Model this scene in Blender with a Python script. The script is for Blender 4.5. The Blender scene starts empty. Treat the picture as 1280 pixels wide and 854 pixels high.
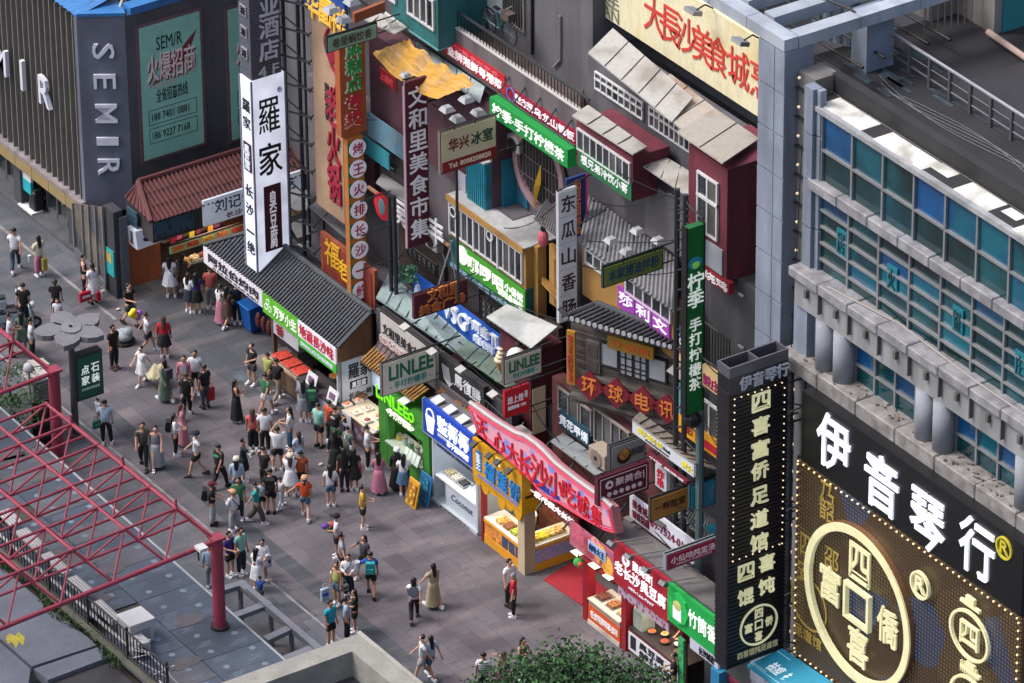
import bpy, bmesh, math, random
from mathutils import Vector, Matrix
random.seed(7)
sc = bpy.context.scene
COL = sc.collection
# ---------------------------------------------------------------- camera
FPX, PIT, ROL, YAW = 7321.0, math.radians(29.70), math.radians(-.576), math.radians(146.67)
hd = Vector((math.cos(YAW), math.sin(YAW), 0)); UZ = Vector((0, 0, 1))
fw = hd*math.cos(PIT) - UZ*math.sin(PIT); rt = fw.cross(UZ).normalized(); up = rt.cross(fw)
rt, up = math.cos(ROL)*rt + math.sin(ROL)*up, -math.sin(ROL)*rt + math.cos(ROL)*up
def ray(px, py): return fw*FPX + rt*(px-640) - up*(py-427)
CAM = -ray(540, 624)*(1/37.5)
def at(px, py, x=None, y=None, z=None):
    "meeting point of the line of sight through a photo pixel with a wall or ground plane"
    r = ray(px, py); i, v = (0, x) if x is not None else ((1, y) if y is not None else (2, z))
    return CAM + r*((v-CAM[i])/r[i])
cd = bpy.data.cameras.new("camera"); co = bpy.data.objects.new("camera", cd); COL.objects.link(co)
cd.sensor_width = 36; cd.lens = FPX/1280*36; cd.clip_start = 5; cd.clip_end = 2000
co.matrix_world = Matrix.Translation(CAM) @ Matrix((rt, up, -fw)).transposed().to_4x4()
sc.camera = co
# ---------------------------------------------------------------- light
SUN_EL, SUN_ROT = math.radians(55), math.radians(215)
w = bpy.data.worlds.new("World"); sc.world = w; w.use_nodes = True
nt = w.node_tree; bg = nt.nodes["Background"]
sk = nt.nodes.new("ShaderNodeTexSky"); sk.sky_type = 'NISHITA'; sk.sun_disc = False
sk.sun_elevation = SUN_EL; sk.sun_rotation = SUN_ROT; sk.dust_density = 6; sk.air_density = 1.0; sk.ozone_density = 1.5
hs = nt.nodes.new("ShaderNodeHueSaturation"); hs.inputs["Saturation"].default_value = .85
nt.links.new(sk.outputs[0], hs.inputs["Color"]); nt.links.new(hs.outputs[0], bg.inputs[0]); bg.inputs[1].default_value = .15
sl = bpy.data.lights.new("sun", 'SUN'); sl.energy = 1.1; sl.angle = math.radians(14); sl.color = (1, .97, .95)
so = bpy.data.objects.new("sun", sl); COL.objects.link(so)
sd = Vector((math.sin(SUN_ROT)*math.cos(SUN_EL), math.cos(SUN_ROT)*math.cos(SUN_EL), math.sin(SUN_EL)))
so.rotation_euler = sd.to_track_quat('Z', 'Y').to_euler()
sc.view_settings.view_transform = 'Standard'; sc.view_settings.look = 'None'; sc.view_settings.gamma = 1
sc.view_settings.exposure = .72
# ---------------------------------------------------------------- materials
def lin(h):
    h = h.lstrip('#'); o = []
    for i in (0, 2, 4):
        c = int(h[i:i+2], 16)/255; o.append(c/12.92 if c <= .04045 else ((c+.055)/1.055)**2.4)
    return (*o, 1)
_m = {}; EM = .36
def M(hexc, kind='plain', rough=.7, metal=0, emit=0, hex2=None, sc_=None):
    """procedural material. kinds: plain, wall (rain streaks), conc (blotches), metal, glass, wood, led, rust, cloth, corr"""
    key = (hexc, kind, rough, metal, emit, hex2, sc_)
    if key in _m: return _m[key]
    m = bpy.data.materials.new(kind+"_"+hexc); m.use_nodes = True; n = m.node_tree.nodes; L = m.node_tree.links
    b = n["Principled BSDF"]; b.inputs["Roughness"].default_value = rough; b.inputs["Metallic"].default_value = metal
    c = lin(hexc); geo = n.new("ShaderNodeNewGeometry")
    def noise(scale, vec=(1, 1, 1), det=4):
        mp = n.new("ShaderNodeMapping"); mp.inputs["Scale"].default_value = vec; L.new(geo.outputs["Position"], mp.inputs[0])
        t = n.new("ShaderNodeTexNoise"); t.inputs["Scale"].default_value = scale; t.inputs["Detail"].default_value = det
        L.new(mp.outputs[0], t.inputs["Vector"]); return t.outputs[0]
    def ramp(f, lo, hi, a, z):
        r = n.new("ShaderNodeMapRange"); L.new(f, r.inputs[0])
        for i, v in zip((1, 2, 3, 4), (lo, hi, a, z)): r.inputs[i].default_value = v
        return r.outputs[0]
    def mix(f, c1, c2, mode='MIX'):
        x = n.new("ShaderNodeMix"); x.data_type = 'RGBA'; x.blend_type = mode
        for s, v in ((0, f), (6, c1), (7, c2)):
            if isinstance(v, (tuple, float, int)): x.inputs[s].default_value = v
            else: L.new(v, x.inputs[s])
        return x.outputs[2]
    d = tuple(v*.45 for v in c[:3]) + (1,)
    c2 = lin(hex2) if hex2 else d
    if kind == 'cloth': out = mix(ramp(noise(9, (1, 1, .5), 3), .42, .66, 0, .55), c, tuple(v*.6 for v in c[:3])+(1,))  # darker noise paints the shade of folds into the fabric colour
    elif kind == 'plain': out = mix(ramp(noise(2.3), .3, .7, 0, .45), c, tuple(v*.72 for v in c[:3])+(1,))
    elif kind == 'wall':
        o1 = mix(ramp(noise(1.6, (1, 1, .12), 6), .42, .7, 0, .9), c, c2)
        out = mix(ramp(noise(.6, det=7), .42, .66, 0, .7), o1, tuple(v*.6 for v in c[:3])+(1,))
    elif kind == 'conc':
        o1 = mix(ramp(noise(sc_ or 1.1, det=8), .35, .68, 0, .9), c, c2); out = mix(ramp(noise(9), .4, .8, 0, .35), o1, d)
    elif kind == 'rust':
        o1 = mix(ramp(noise(sc_ or 1.3, det=7), .5, .68, 0, .85), c, c2); out = mix(ramp(noise(7, (1, 1, .3)), .4, .8, 0, .3), o1, d)
    elif kind == 'wood':
        out = mix(ramp(noise(3, (1, 1, .3), 6), .35, .7, 0, 1), c, c2)
    elif kind == 'pave':
        at_ = n.new("ShaderNodeAttribute"); at_.attribute_name = "tint"
        oi = n.new("ShaderNodeObjectInfo")
        s = n.new("ShaderNodeMath"); s.operation = 'ADD'; L.new(oi.outputs["Random"], s.inputs[0]); L.new(at_.outputs["Fac"], s.inputs[1])
        fr = n.new("ShaderNodeMath"); fr.operation = 'FRACT'; L.new(s.outputs[0], fr.inputs[0])
        o1 = mix(fr.outputs[0], c, c2); o2 = mix(ramp(noise(.45, det=8), .4, .66, 0, .85), o1, tuple(v*.62 for v in c[:3])+(1,))
        o2 = mix(ramp(noise(1.3, (1, .25, 1), 5), .5, .75, 0, .35), o2, lin('#8c7f80'))
        o2 = mix(ramp(noise(5, det=8), .58, .72, 0, .5), o2, d)
        vv = n.new("ShaderNodeTexVoronoi"); vv.inputs["Scale"].default_value = 1.7; L.new(geo.outputs["Position"], vv.inputs["Vector"])
        out = mix(ramp(vv.outputs["Distance"], .03, .05, .55, 0), o2, lin('#a09a9c'))
    elif kind == 'glass':
        out = mix(ramp(noise(.8, det=3), .35, .62, 0, 1), c, c2); b.inputs["Specular IOR Level"].default_value = .9
    elif kind == 'led':   # dot matrix screen seen switched on in coloured patches
        v = n.new("ShaderNodeTexVoronoi"); v.inputs["Scale"].default_value = 7.5; v.inputs["Randomness"].default_value = 0
        L.new(geo.outputs["Position"], v.inputs["Vector"])
        dots = ramp(v.outputs["Distance"], .30, .40, 1, 0)
        sp = n.new("ShaderNodeSeparateXYZ"); L.new(geo.outputs["Position"], sp.inputs[0])
        cv = n.new("ShaderNodeCombineXYZ"); L.new(sp.outputs[0], cv.inputs[0]); L.new(sp.outputs[2], cv.inputs[2])
        v2 = n.new("ShaderNodeTexVoronoi"); v2.inputs["Scale"].default_value = .6; L.new(cv.outputs[0], v2.inputs["Vector"])
        rp = n.new("ShaderNodeValToRGB"); L.new(v2.outputs["Color"], rp.inputs[0]); rp.color_ramp.interpolation = 'CONSTANT'
        for i, (p, cc) in enumerate(((0, '#6a5a3c'), (.3, '#55462f'), (.62, '#5a4f3a'), (.72, '#3f5f8a'), (.78, '#6a5a3c'), (.86, '#4f44b0'), (.92, '#5a4a36'))):
            e = rp.color_ramp.elements[i] if i < 2 else rp.color_ramp.elements.new(p); e.position = p; e.color = lin(cc)
        em = mix(dots, (0, 0, 0, 1), rp.outputs[0]); L.new(em, b.inputs["Emission Color"]); b.inputs["Emission Strength"].default_value = .55
        out = mix(dots, lin('#3a2c22'), lin('#1a1512'))
    elif kind == 'patch':
        v = n.new("ShaderNodeTexVoronoi"); v.inputs["Scale"].default_value = sc_ or 6; L.new(geo.outputs["Position"], v.inputs["Vector"])
        out = mix(ramp(v.outputs["Distance"], .25, .45, 0, 1), c, c2)
    elif kind == 'food':
        v = n.new("ShaderNodeTexVoronoi"); v.inputs["Scale"].default_value = sc_ or 6; L.new(geo.outputs["Position"], v.inputs["Vector"])
        rp = n.new("ShaderNodeValToRGB"); L.new(v.outputs["Color"], rp.inputs[0])
        rp.color_ramp.elements[0].color = c; rp.color_ramp.elements[1].color = c2
        e = rp.color_ramp.elements.new(.5); e.color = tuple(min(1, v*1.7+.02) for v in c[:3])+(1,)
        out = mix(ramp(noise(12), .4, .7, 0, .6), rp.outputs[0], d)
    L.new(out, b.inputs["Base Color"])
    if emit:
        L.new(out, b.inputs["Emission Color"]); L.new(ramp(noise(.9, det=2), .3, .7, emit*EM*.65, emit*EM*1.15), b.inputs["Emission Strength"])
    if kind in ('wall', 'conc', 'rust', 'pave', 'wood', 'cloth'):
        bp = n.new("ShaderNodeBump"); bp.inputs["Strength"].default_value = .35; bp.inputs["Distance"].default_value = .03
        L.new(noise(18, det=3), bp.inputs["Height"]); L.new(bp.outputs[0], b.inputs["Normal"])
    _m[key] = m; return m
# ---------------------------------------------------------------- mesh helpers
class MB:
    def __init__(s): s.v = []; s.f = []; s.m = []
    def add(s, vs, fs, m=0):
        k = len(s.v); s.v += [tuple(p) for p in vs]; s.f += [tuple(i+k for i in f) for f in fs]; s.m += [m]*len(fs); return s
    def box(s, x0, x1, y0, y1, z0, z1, m=0):
        return s.add([(x, y, z) for z in (z0, z1) for y in (y0, y1) for x in (x0, x1)], [(0, 2, 3, 1), (4, 5, 7, 6), (0, 1, 5, 4), (2, 6, 7, 3), (0, 4, 6, 2), (1, 3, 7, 5)], m)
    def obox(s, o, a, b, c, m=0):
        o, a, b, c = map(Vector, (o, a, b, c))
        if a.cross(b).dot(c) < 0: a, b = b, a
        return s.add([o+a*i+b*j+c*k for k in (0, 1) for j in (0, 1) for i in (0, 1)], [(0, 2, 3, 1), (4, 5, 7, 6), (0, 1, 5, 4), (2, 6, 7, 3), (0, 4, 6, 2), (1, 3, 7, 5)], m)
    def prism(s, pts, z0, z1, m=0):
        n = len(pts); ar = sum(pts[i][0]*pts[(i+1) % n][1]-pts[(i+1) % n][0]*pts[i][1] for i in range(n))
        if ar < 0: pts = pts[::-1]
        return s.add([(p[0], p[1], z0) for p in pts]+[(p[0], p[1], z1) for p in pts], [tuple(range(n))[::-1], tuple(range(n, 2*n))]+[(i, (i+1) % n, n+(i+1) % n, n+i) for i in range(n)], m)
    def tube(s, p, q, r, n=6, r2=None, m=0):
        p, q = Vector(p), Vector(q); d = (q-p).normalized(); a = d.orthogonal().normalized(); b = d.cross(a); r2 = r if r2 is None else r2
        vs = []
        for c, rr in ((p, r), (q, r2)): vs += [c+(a*math.cos(t)+b*math.sin(t))*rr for t in [2*math.pi*i/n for i in range(n)]]
        return s.add(vs, [(i, (i+1) % n, n+(i+1) % n, n+i) for i in range(n)]+[tuple(range(n))[::-1], tuple(range(n, 2*n))], m)
    def path(s, pts, r, n=6, m=0):
        for a, b in zip(pts, pts[1:]): s.tube(a, b, r, n, m=m)
        return s
    def ball(s, c, r, n=8, k=5, m=0, sc3=(1, 1, 1)):
        vs = [(c[0], c[1], c[2]+r*sc3[2])]
        for j in range(1, k): vs += [(c[0]+r*sc3[0]*math.sin(math.pi*j/k)*math.cos(2*math.pi*i/n), c[1]+r*sc3[1]*math.sin(math.pi*j/k)*math.sin(2*math.pi*i/n), c[2]+r*sc3[2]*math.cos(math.pi*j/k)) for i in range(n)]
        vs.append((c[0], c[1], c[2]-r*sc3[2])); fs = [(0, 1+i, 1+(i+1) % n) for i in range(n)]
        for j in range(k-2): fs += [(1+j*n+i, 1+(j+1)*n+i, 1+(j+1)*n+(i+1) % n, 1+j*n+(i+1) % n) for i in range(n)]
        e = len(vs)-1; fs += [(e, 1+(k-2)*n+(i+1) % n, 1+(k-2)*n+i) for i in range(n)]
        return s.add(vs, fs, m)
    def build(s, name, mats, parent=None, kind=None, bevel=0, smooth=False):
        me = bpy.data.meshes.new(name); me.from_pydata(s.v, [], s.f)
        for mm in (mats if isinstance(mats, (list, tuple)) else [mats]): me.materials.append(mm)
        if any(s.m): me.polygons.foreach_set("material_index", s.m)
        if smooth: me.polygons.foreach_set("use_smooth", [True]*len(s.f))
        me.update(); return link(name, me, parent, kind, bevel)
def link(name, me, parent=None, kind=None, bevel=0):
    o = bpy.data.objects.new(name, me); COL.objects.link(o)
    if parent is not None:
        o.parent = parent; o.matrix_parent_inverse = PINV.get(parent.name) or Matrix()
    if kind: o['kind'] = kind
    if bevel:
        b = o.modifiers.new("bevel", 'BEVEL'); b.width = bevel; b.segments = 1; b.limit_method = 'ANGLE'
    return o
PINV = {}
def tag(o, label, cat, group=None):
    o['label'] = label; o['category'] = cat
    if group: o['group'] = group
    return o
def thing(name, label, cat, loc=(0, 0, 0), group=None):
    o = bpy.data.objects.new(name, None); COL.objects.link(o); o.location = loc; o.empty_display_size = .1
    PINV[o.name] = Matrix.Translation(-Vector(loc)); return tag(o, label, cat, group)
def B(name, mat, parent, *b, kind=None, bevel=0): return MB().box(*b).build(name, mat, parent, kind, bevel)
def Fr(a, b, y):       # rectangle on a wall that faces the street: photo corners -> x0,x1,z0,z1
    p, q = at(*a, y=y), at(*b, y=y); return p.x, q.x, q.z, p.z
def Sr(a, b, x):       # rectangle on a face that looks down the street -> y0,y1,z0,z1
    p, q = at(*a, x=x), at(*b, x=x); return p.y, q.y, q.z, p.z
class Wall:   # vertical plane through p0 along the horizontal direction U; N points out of it
    def __init__(s, p0, U): s.O = Vector((p0[0], p0[1], 0)); s.U = Vector((U[0], U[1], 0)).normalized(); s.N = Vector((s.U.y, -s.U.x, 0))
    def P(s, u, d, v): return s.O+s.U*u+s.N*d+UZ*v
    def at(s, px, py, d=0):
        r = ray(px, py); o = s.O+s.N*d-CAM; p = CAM+r*(o.dot(s.N)/r.dot(s.N)); return (p-s.O).dot(s.U), p.z
    def rect(s, a, b, d=0): u0, v1 = s.at(*a, d); u1, v0 = s.at(*b, d); return u0, u1, v0, v1
    def box(s, mb, u0, u1, v0, v1, d0, d1): return mb.obox(s.P(u0, d0, v0), s.U*(u1-u0), s.N*(d1-d0), UZ*(v1-v0))
    def B(s, name, mat, parent, r, d0, d1, kind=None): return s.box(MB(), *r, d0, d1).build(name, mat, parent, kind)
# ---------------------------------------------------------------- lettering
_t = {}
def tmesh(body, bold, depthkey, shear=0):
    k = (body, bold, shear)
    if k in _t: return _t[k]
    cu = bpy.data.curves.new("t", 'FONT'); cu.body = body; cu.size = 1; cu.resolution_u = 2; cu.align_x = 'CENTER'; cu.space_line = .92
    cu.offset = bold*.26; cu.shear = shear; cu.extrude = .5; cu.fill_mode = 'BOTH'
    o = bpy.data.objects.new("t", cu); COL.objects.link(o); dg = bpy.context.evaluated_depsgraph_get()
    me = bpy.data.meshes.new_from_object(o.evaluated_get(dg)); vs = [tuple(v.co) for v in me.vertices]; fs = [tuple(p.vertices) for p in me.polygons]
    bpy.data.objects.remove(o); bpy.data.curves.remove(cu); bpy.data.meshes.remove(me)
    xs = [v[0] for v in vs]; ys = [v[1] for v in vs]; x0, x1, y0, y1 = min(xs), max(xs), min(ys), max(ys)
    vs = [((a-x0)/(x1-x0), (b-y0)/max(y1-y0, 1e-4), c+.5) for a, b, c in vs]; _t[k] = (vs, fs, (x1-x0)/max(y1-y0, 1e-4)); return _t[k]
def T(body, face, u0, u1, v0, v1, w, mat, parent, bold=.012, depth=.03, rot=0, shear=0, name='lettering', keep=False):
    """lettering standing on a face: 'F' looks at the street (-Y), 'S' looks down the street (+X)"""
    vs, fs, ar = tmesh(body, bold, 0, shear)
    if body == '一': v0, v1 = v0+(v1-v0)*.44, v0+(v1-v0)*.57
    out = []
    for a, b, c in vs:
        if rot == -90: a, b = b, 1-a
        elif rot == 90: a, b = 1-b, a
        u = u0+(u1-u0)*a; v = v0+(v1-v0)*b; d = c*depth
        out.append((u, w-d, v) if face == 'F' else ((w+d, u, v) if face == 'S' else face.P(u, w+d, v)))
    me = bpy.data.meshes.new(name); me.from_pydata(out, [], fs); me.materials.append(mat); me.update()
    return link(name, me, parent)
def TI(body, face, r, w, mat, parent, a=.08, b=.15, **k):   # text inset in rectangle r=(u0,u1,v0,v1) by fractions; a,b may be (lo,hi)
    a = (a, a) if not isinstance(a, tuple) else a; b = (b, b) if not isinstance(b, tuple) else b
    du, dv = r[1]-r[0], r[3]-r[2]
    return T(body, face, r[0]+du*a[0], r[1]-du*a[1], r[2]+dv*b[0], r[3]-dv*b[1], w, mat, parent, **k)
def VT(body): return '\n'.join(body)
def fsign(name, label, a, b, y, mat, depth=.12, frame=None, cat='sign', group=None, face_in=.05):
    """street-facing sign board with a frame; returns thing, rect, face plane"""
    r = Fr(a, b, y); t = thing(name, label, cat, ((r[0]+r[1])/2, y, r[2]), group)
    if frame:
        B('sign_frame', frame, t, r[0], r[1], y+.01, y+depth, r[2], r[3]); B('sign_face', mat, t, r[0]+face_in, r[1]-face_in, y-.02, y+.02, r[2]+face_in, r[3]-face_in)
        return t, (r[0]+face_in, r[1]-face_in, r[2]+face_in, r[3]-face_in), y-.022
    B('sign_face', mat, t, r[0], r[1], y, y+depth, r[2], r[3]); return t, r, y-.002
def ssign(name, label, a, b, yr, mat, depth=.14, frame=None, cat='sign', group=None, face_in=.05):
    """sign hung out across the wall, face down the street; right end at depth yr"""
    x = at(*b, y=yr).x; r = Sr(a, b, x); t = thing(name, label, cat, (x, (r[0]+r[1])/2, r[2]), group)
    if frame:
        B('sign_frame', frame, t, x-depth, x-.01, r[0], r[1], r[2], r[3]); B('sign_face', mat, t, x-.03, x+.02, r[0]+face_in, r[1]-face_in, r[2]+face_in, r[3]-face_in)
        return t, (r[0]+face_in, r[1]-face_in, r[2]+face_in, r[3]-face_in), x+.022
    B('sign_face', mat, t, x-depth, x, r[0], r[1], r[2], r[3]); return t, r, x+.002
def windows(parent, face, r, w, cols, rows, fmat, gmat, fw_=.06, rec=.06, name='window', open_=()):
    """a window: one frame part per opening with its panes recessed"""
    u0, u1, v0, v1 = r; m = MB()
    def bx(mb, a, b, c, d, lo, hi):
        mb.box(a, b, w-hi, w-lo, c, d) if face == 'F' else mb.box(w+lo, w+hi, a, b, c, d)
    bx(m, u0, u1, v1-fw_, v1, 0, .08); bx(m, u0, u1, v0, v0+fw_, 0, .08)
    for i in range(cols+1):
        c = u0+(u1-u0-fw_)*i/cols; bx(m, c, c+fw_, v0+fw_, v1-fw_, 0, .075)
    for j in range(1, rows):
        c = v0+(v1-v0)*j/rows; bx(m, u0+fw_, u1-fw_, c-fw_*.4, c+fw_*.4, 0, .07)
    f = m.build(name, fmat, parent)
    for i in range(cols):
        for j in range(rows):
            a = u0+(u1-u0-fw_)*i/cols+fw_; b = u0+(u1-u0-fw_)*(i+1)/cols; c = v0+(v1-v0)*j/rows+fw_*.5; d = v0+(v1-v0)*(j+1)/rows-fw_*.5
            g = MB(); bx(g, a-.01, b+.01, c-.02, d+.02, .0, .03+.01*((i+j) % 2)); g.build('pane', gmat[(i*7+j*3) % len(gmat)] if isinstance(gmat, list) else gmat, f)
    return f
# ---------------------------------------------------------------- shared materials
GREY = M('#75767c', 'wall'); DK = M('#17181b', 'plain', .5); STEEL = M('#33353a', 'metal' if 0 else 'plain', .5, .3); WHT = M('#dfe2e6'); LWHT = M('#e8ecf4', emit=.55)
SCREW = M('#9a9ca2', 'plain', .4, .6)
# ================================================================ GROUND
g = MB().add([(-400, -300, -.06), (500, -300, -.06), (500, 500, -.06), (-400, 500, -.06)], [(0, 1, 2, 3)]).build('ground', M('#4a484c', 'conc'), kind='structure')
pv = thing('pavement', '', 'x'); del pv['label'], pv['category']; pv['kind'] = 'structure'
B('bed', M('#3a383b'), pv, -60, 40, -30, 30, -.055, -.012)
MP = M('#535058', 'pave', .75, hex2='#605b62'); MDK = M('#3d4149', 'pave', .7, hex2='#474a52'); MG = M('#4d515a', 'pave', .75, hex2='#585b64')
cells = []
XT = at(455, 830, z=0).x
def zone(x, y):
    if y < -7.15: return MDK if -.7 < (x-at(383, 752, z=0).x) < 1.2 else MG
    if y > -1.9 and x < -17.6: return MG if y < -1.5 else MG
    if y > -1.55 and x < -9.5: return MDK
    if -6.15 < y < -5.55: return MDK
    if x < -18 : return MG
    return MP
x = -42.0
paver_by = {}
rows_ = []
yy = -22.0
while yy < 8:
    st = .6; row = int(round((yy+22)/.6)); off = .6 if row % 2 else 0
    xx = -44+off
    while xx < 26:
        cells.append((xx, yy, 1.2, .6)); xx += 1.2
    yy += .6
def vis3(p):
    d = p-CAM; ww = d.dot(fw); return 640+FPX*d.dot(rt)/ww, 427-FPX*d.dot(up)/ww
def vis(x, y):
    d = Vector((x, y, 0))-CAM; ww = d.dot(fw); return 640+FPX*d.dot(rt)/ww, 427-FPX*d.dot(up)/ww
cand = []
for cx, cy, lx, ly in cells:
    if cy > 1.6: continue
    px, py = vis(cx+.6, cy+.3)
    if -40 < px < 1200 and -40 < py < 900: cand.append((-(cx+.6-cy*.5), cx, cy))
cand.sort(); ndet = 0; rest = {}
cache = {}; MOD = (M('#4a464e', 'pave', .75, hex2='#565058'), M('#605c60', 'pave', .75, hex2='#6a656a'))
for k, (_, cx, cy) in enumerate(cand):
    mt = zone(cx+.6, cy+.3); mt = random.choice(MOD) if mt is MP and random.random() < .12 else mt; px, py = vis(cx+.6, cy+.3)
    shown = cy > -8 and not (px > 860)
    if shown and ndet < 295 and cy < .2:
        if mt not in cache:
            me = bpy.data.meshes.new('paver'); b_ = MB()   .box(.004, 1.196, .004, .596, -.03, 0); me.from_pydata(b_.v, [], b_.f); me.materials.append(mt); cache[mt] = me
        o = link('paver', cache[mt], pv); o.location = (cx, cy, random.uniform(-.002, .001)); ndet += 1
    else: rest.setdefault(mt, []).append((cx, cy))
pb = MB(); tints = []; mats_ = list(rest)
for mi, mt in enumerate(mats_):
    for cx, cy in rest[mt]:
        pb.box(cx+.004, cx+1.196, cy+.004, cy+.596, -.03, random.uniform(-.002, .001), mi); tints += [random.random()]*6
po = pb.build('pavers', mats_, pv, kind='stuff'); a_ = po.data.attributes.new('tint', 'FLOAT', 'FACE'); a_.data.foreach_set('value', tints)
B('drain_channel', M('#8d8b8d', 'conc', sc_=3), pv, -44, 20, -7.2, -7.12, -.02, .012)
B('drain_channel', M('#8d8b8d', 'conc', sc_=3), pv, -44, at(150, 378, z=0).x+1, -2.62, -2.5, -.02, .012)
# ================================================================ LEFT CLOTHING STORE (dark, finned)
yS = -1.25; DG = M('#474850', 'wall', hex2='#36373f'); PG = M('#626676', 'wall', hex2='#545867'); LG = M('#70727c', 'wall')
zl = at(107, 253, y=yS).z; zt = at(104, 27, y=yS).z; xc = at(107, 253, y=yS).x; XL = -46
cc = (xc+.95, yS+1.4); yE = at(388, 205, x=cc[0]).y+1
st = thing('clothing_store', 'dark grey corner store with thin gold fins, chamfered corner and blue metal roof', 'building', (xc, yS+2, 0))
poly = [(XL, yS+.35), (xc-.25, yS+.35), (xc, yS), cc, (cc[0], yE+5), (XL, yE+5)]
MB().prism([(XL, yS+.35), (xc-.25, yS+.35), (xc-.25, yE+5), (XL, yE+5)], zl+.02, zt-.05).build('wall', DG, st)
MB().prism([(xc-.25, yS+.02), (xc, yS), cc, (cc[0]-.2, cc[1]), (xc-.25, yS+.4)], zl-.3, zt).build('corner_panel', PG, st)
MB().prism([(cc[0]-.4, cc[1]), (cc[0], cc[1]), (cc[0], yE+5), (cc[0]-.4, yE+5)], 2.6, zt).build('side_wall', M('#56555d', 'wall', hex2='#45444c'), st)
# ledge with gilt panels
B('ledge', M('#8d8689', 'conc', sc_=3), st, XL, xc, yS-.18, yS+.4, zl-.12, zl)
for i in range(14):
    a = xc-1.22*(i+1); B('gilt_panel', M('#8f7d58', 'plain', .5), st, a+.015, a+1.205, yS-.15, yS+.3, zl-.62, zl-.13)
# fins
fx = MB().box(-.02, .02, yS-.02, yS+.34, zl+.01, zt-.1); fm = bpy.data.meshes.new('fin'); fm.from_pydata(fx.v, [], fx.f); fm.materials.append(M('#7f7b76', 'plain', .5))
n = 0; xf = xc-.32
while xf > XL+8:
    o = link('fin', fm, st); o.location = (xf, 0, 0); xf -= .405; n += 1
sm = MB()
for k in range(30):
    for j in range(5):
        sm.box(xc-.32-.405*k-.30, xc-.32-.405*k-.18, yS+.29, yS+.355, zl+.7+j*1.15+(k % 3)*.25, zl+.78+j*1.15+(k % 3)*.25)
sm.build('brackets', DK, st, kind='stuff')
# wall letters
def lets(ch, a, b):
    r = Fr(a, b, yS-.12); tt = T(ch, 'F', r[0], r[1], r[2], r[3], yS-.10, M('#c9cbd6'), st, bold=.02, depth=.16)
lets('M', (-6, 52), (12, 96)); lets('I', (28, 74), (33, 113)); lets('R', (51, 92), (66, 137))
# vertical rotated letters on chamfer
ux = Vector((cc[0]-xc, cc[1]-yS, 0)); un = Vector((ux.y, -ux.x, 0)).normalized()
for ch, ya, yb in (('S', 62, 80), ('E', 99, 116), ('M', 135, 157), ('I', 175, 184), ('R', 201, 220)):
    vs, fs, ar = tmesh(ch, .012, 0); za = at(138, ya, y=yS+.7).z; zb = at(138, yb, y=yS+.7).z; mb = MB()
    mb.add([Vector((xc, yS, 0))+ux*(.30+.46*(b))+un*(.01+.1*c)+UZ*(za+(zb-za)*a) for a, b, c in vs], fs); mb.build('lettering', M('#d3d6e2'), st)
# posters on the side
tg = M('#7fb3a8', emit=.12); pfr = M('#6a5557')
for (a, b) in (((173, 36), (255, 178)), ((284, 13), (372, 150))):
    r = Sr(a, b, cc[0]+.05); mb = MB()
    p0, p1 = at(*a, x=cc[0]+.05), at(*b, x=cc[0]+.05)
    f = B('poster_frame', pfr, st, cc[0], cc[0]+.06, p0.y-.12, p1.y+.12, p1.z-.12, p0.z+.12)
    B('poster', tg, st, cc[0]+.03, cc[0]+.075, p0.y, p1.y, p1.z, p0.z)
    rr = (p0.y, p1.y, p1.z, p0.z); X = cc[0]+.078; bk = M('#16181c')
    TI('SEM/R', 'S', rr, X, bk, st, (.27, .3), (.80, .10), bold=.0, depth=.012)
    TI('火爆招商', 'S', rr, X, M('#e8dcd8'), st, (.10, .10), (.57, .22), bold=.03, depth=.016); TI('火爆招商', 'S', rr, X, M('#8f2c33'), st, (.12, .08), (.555, .235), bold=.05, depth=.01)
    mb = MB().add([(X+.005, rr[0]+.12*(rr[1]-rr[0]), rr[2]+.53*(rr[3]-rr[2])), (X+.005, rr[0]+.95*(rr[1]-rr[0]), rr[2]+.88*(rr[3]-rr[2])), (X+.005, rr[0]+.75*(rr[1]-rr[0]), rr[2]+.66*(rr[3]-rr[2]))], [(0, 2, 1)]).build('emblem', M('#7a2730'), st)
    TI('CANVASS BUSINESS', 'S', rr, X, M('#c9b9bb'), st, (.12, .4), (.525, .445), depth=.014)
    TI('全省招商热线', 'S', rr, X, bk, st, (.24, .24), (.41, .49), bold=.01, depth=.012)
    for q, s_ in ((.25, '188 7401 0881'), (.11, '186 9227 7168')):
        dz = rr[3]-rr[2]; dy = rr[1]-rr[0]; mb = MB(); y0_, y1_, z0_, z1_ = rr[0]+.1*dy, rr[1]-.1*dy, rr[2]+q*dz, rr[2]+(q+.115)*dz
        for bb in ((y0_, y1_, z0_, z0_+.02), (y0_, y1_, z1_-.02, z1_), (y0_, y0_+.02, z0_+.02, z1_-.02), (y1_-.02, y1_, z0_+.02, z1_-.02)): mb.box(X-.005, X+.004, *bb)
        mb.build('outline', bk, st); T(s_, 'S', y0_+.05*dy, y1_-.13*dy, z0_+.03*dz, z1_-.03*dz, X, bk, st, bold=.005, depth=.012)
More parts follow.
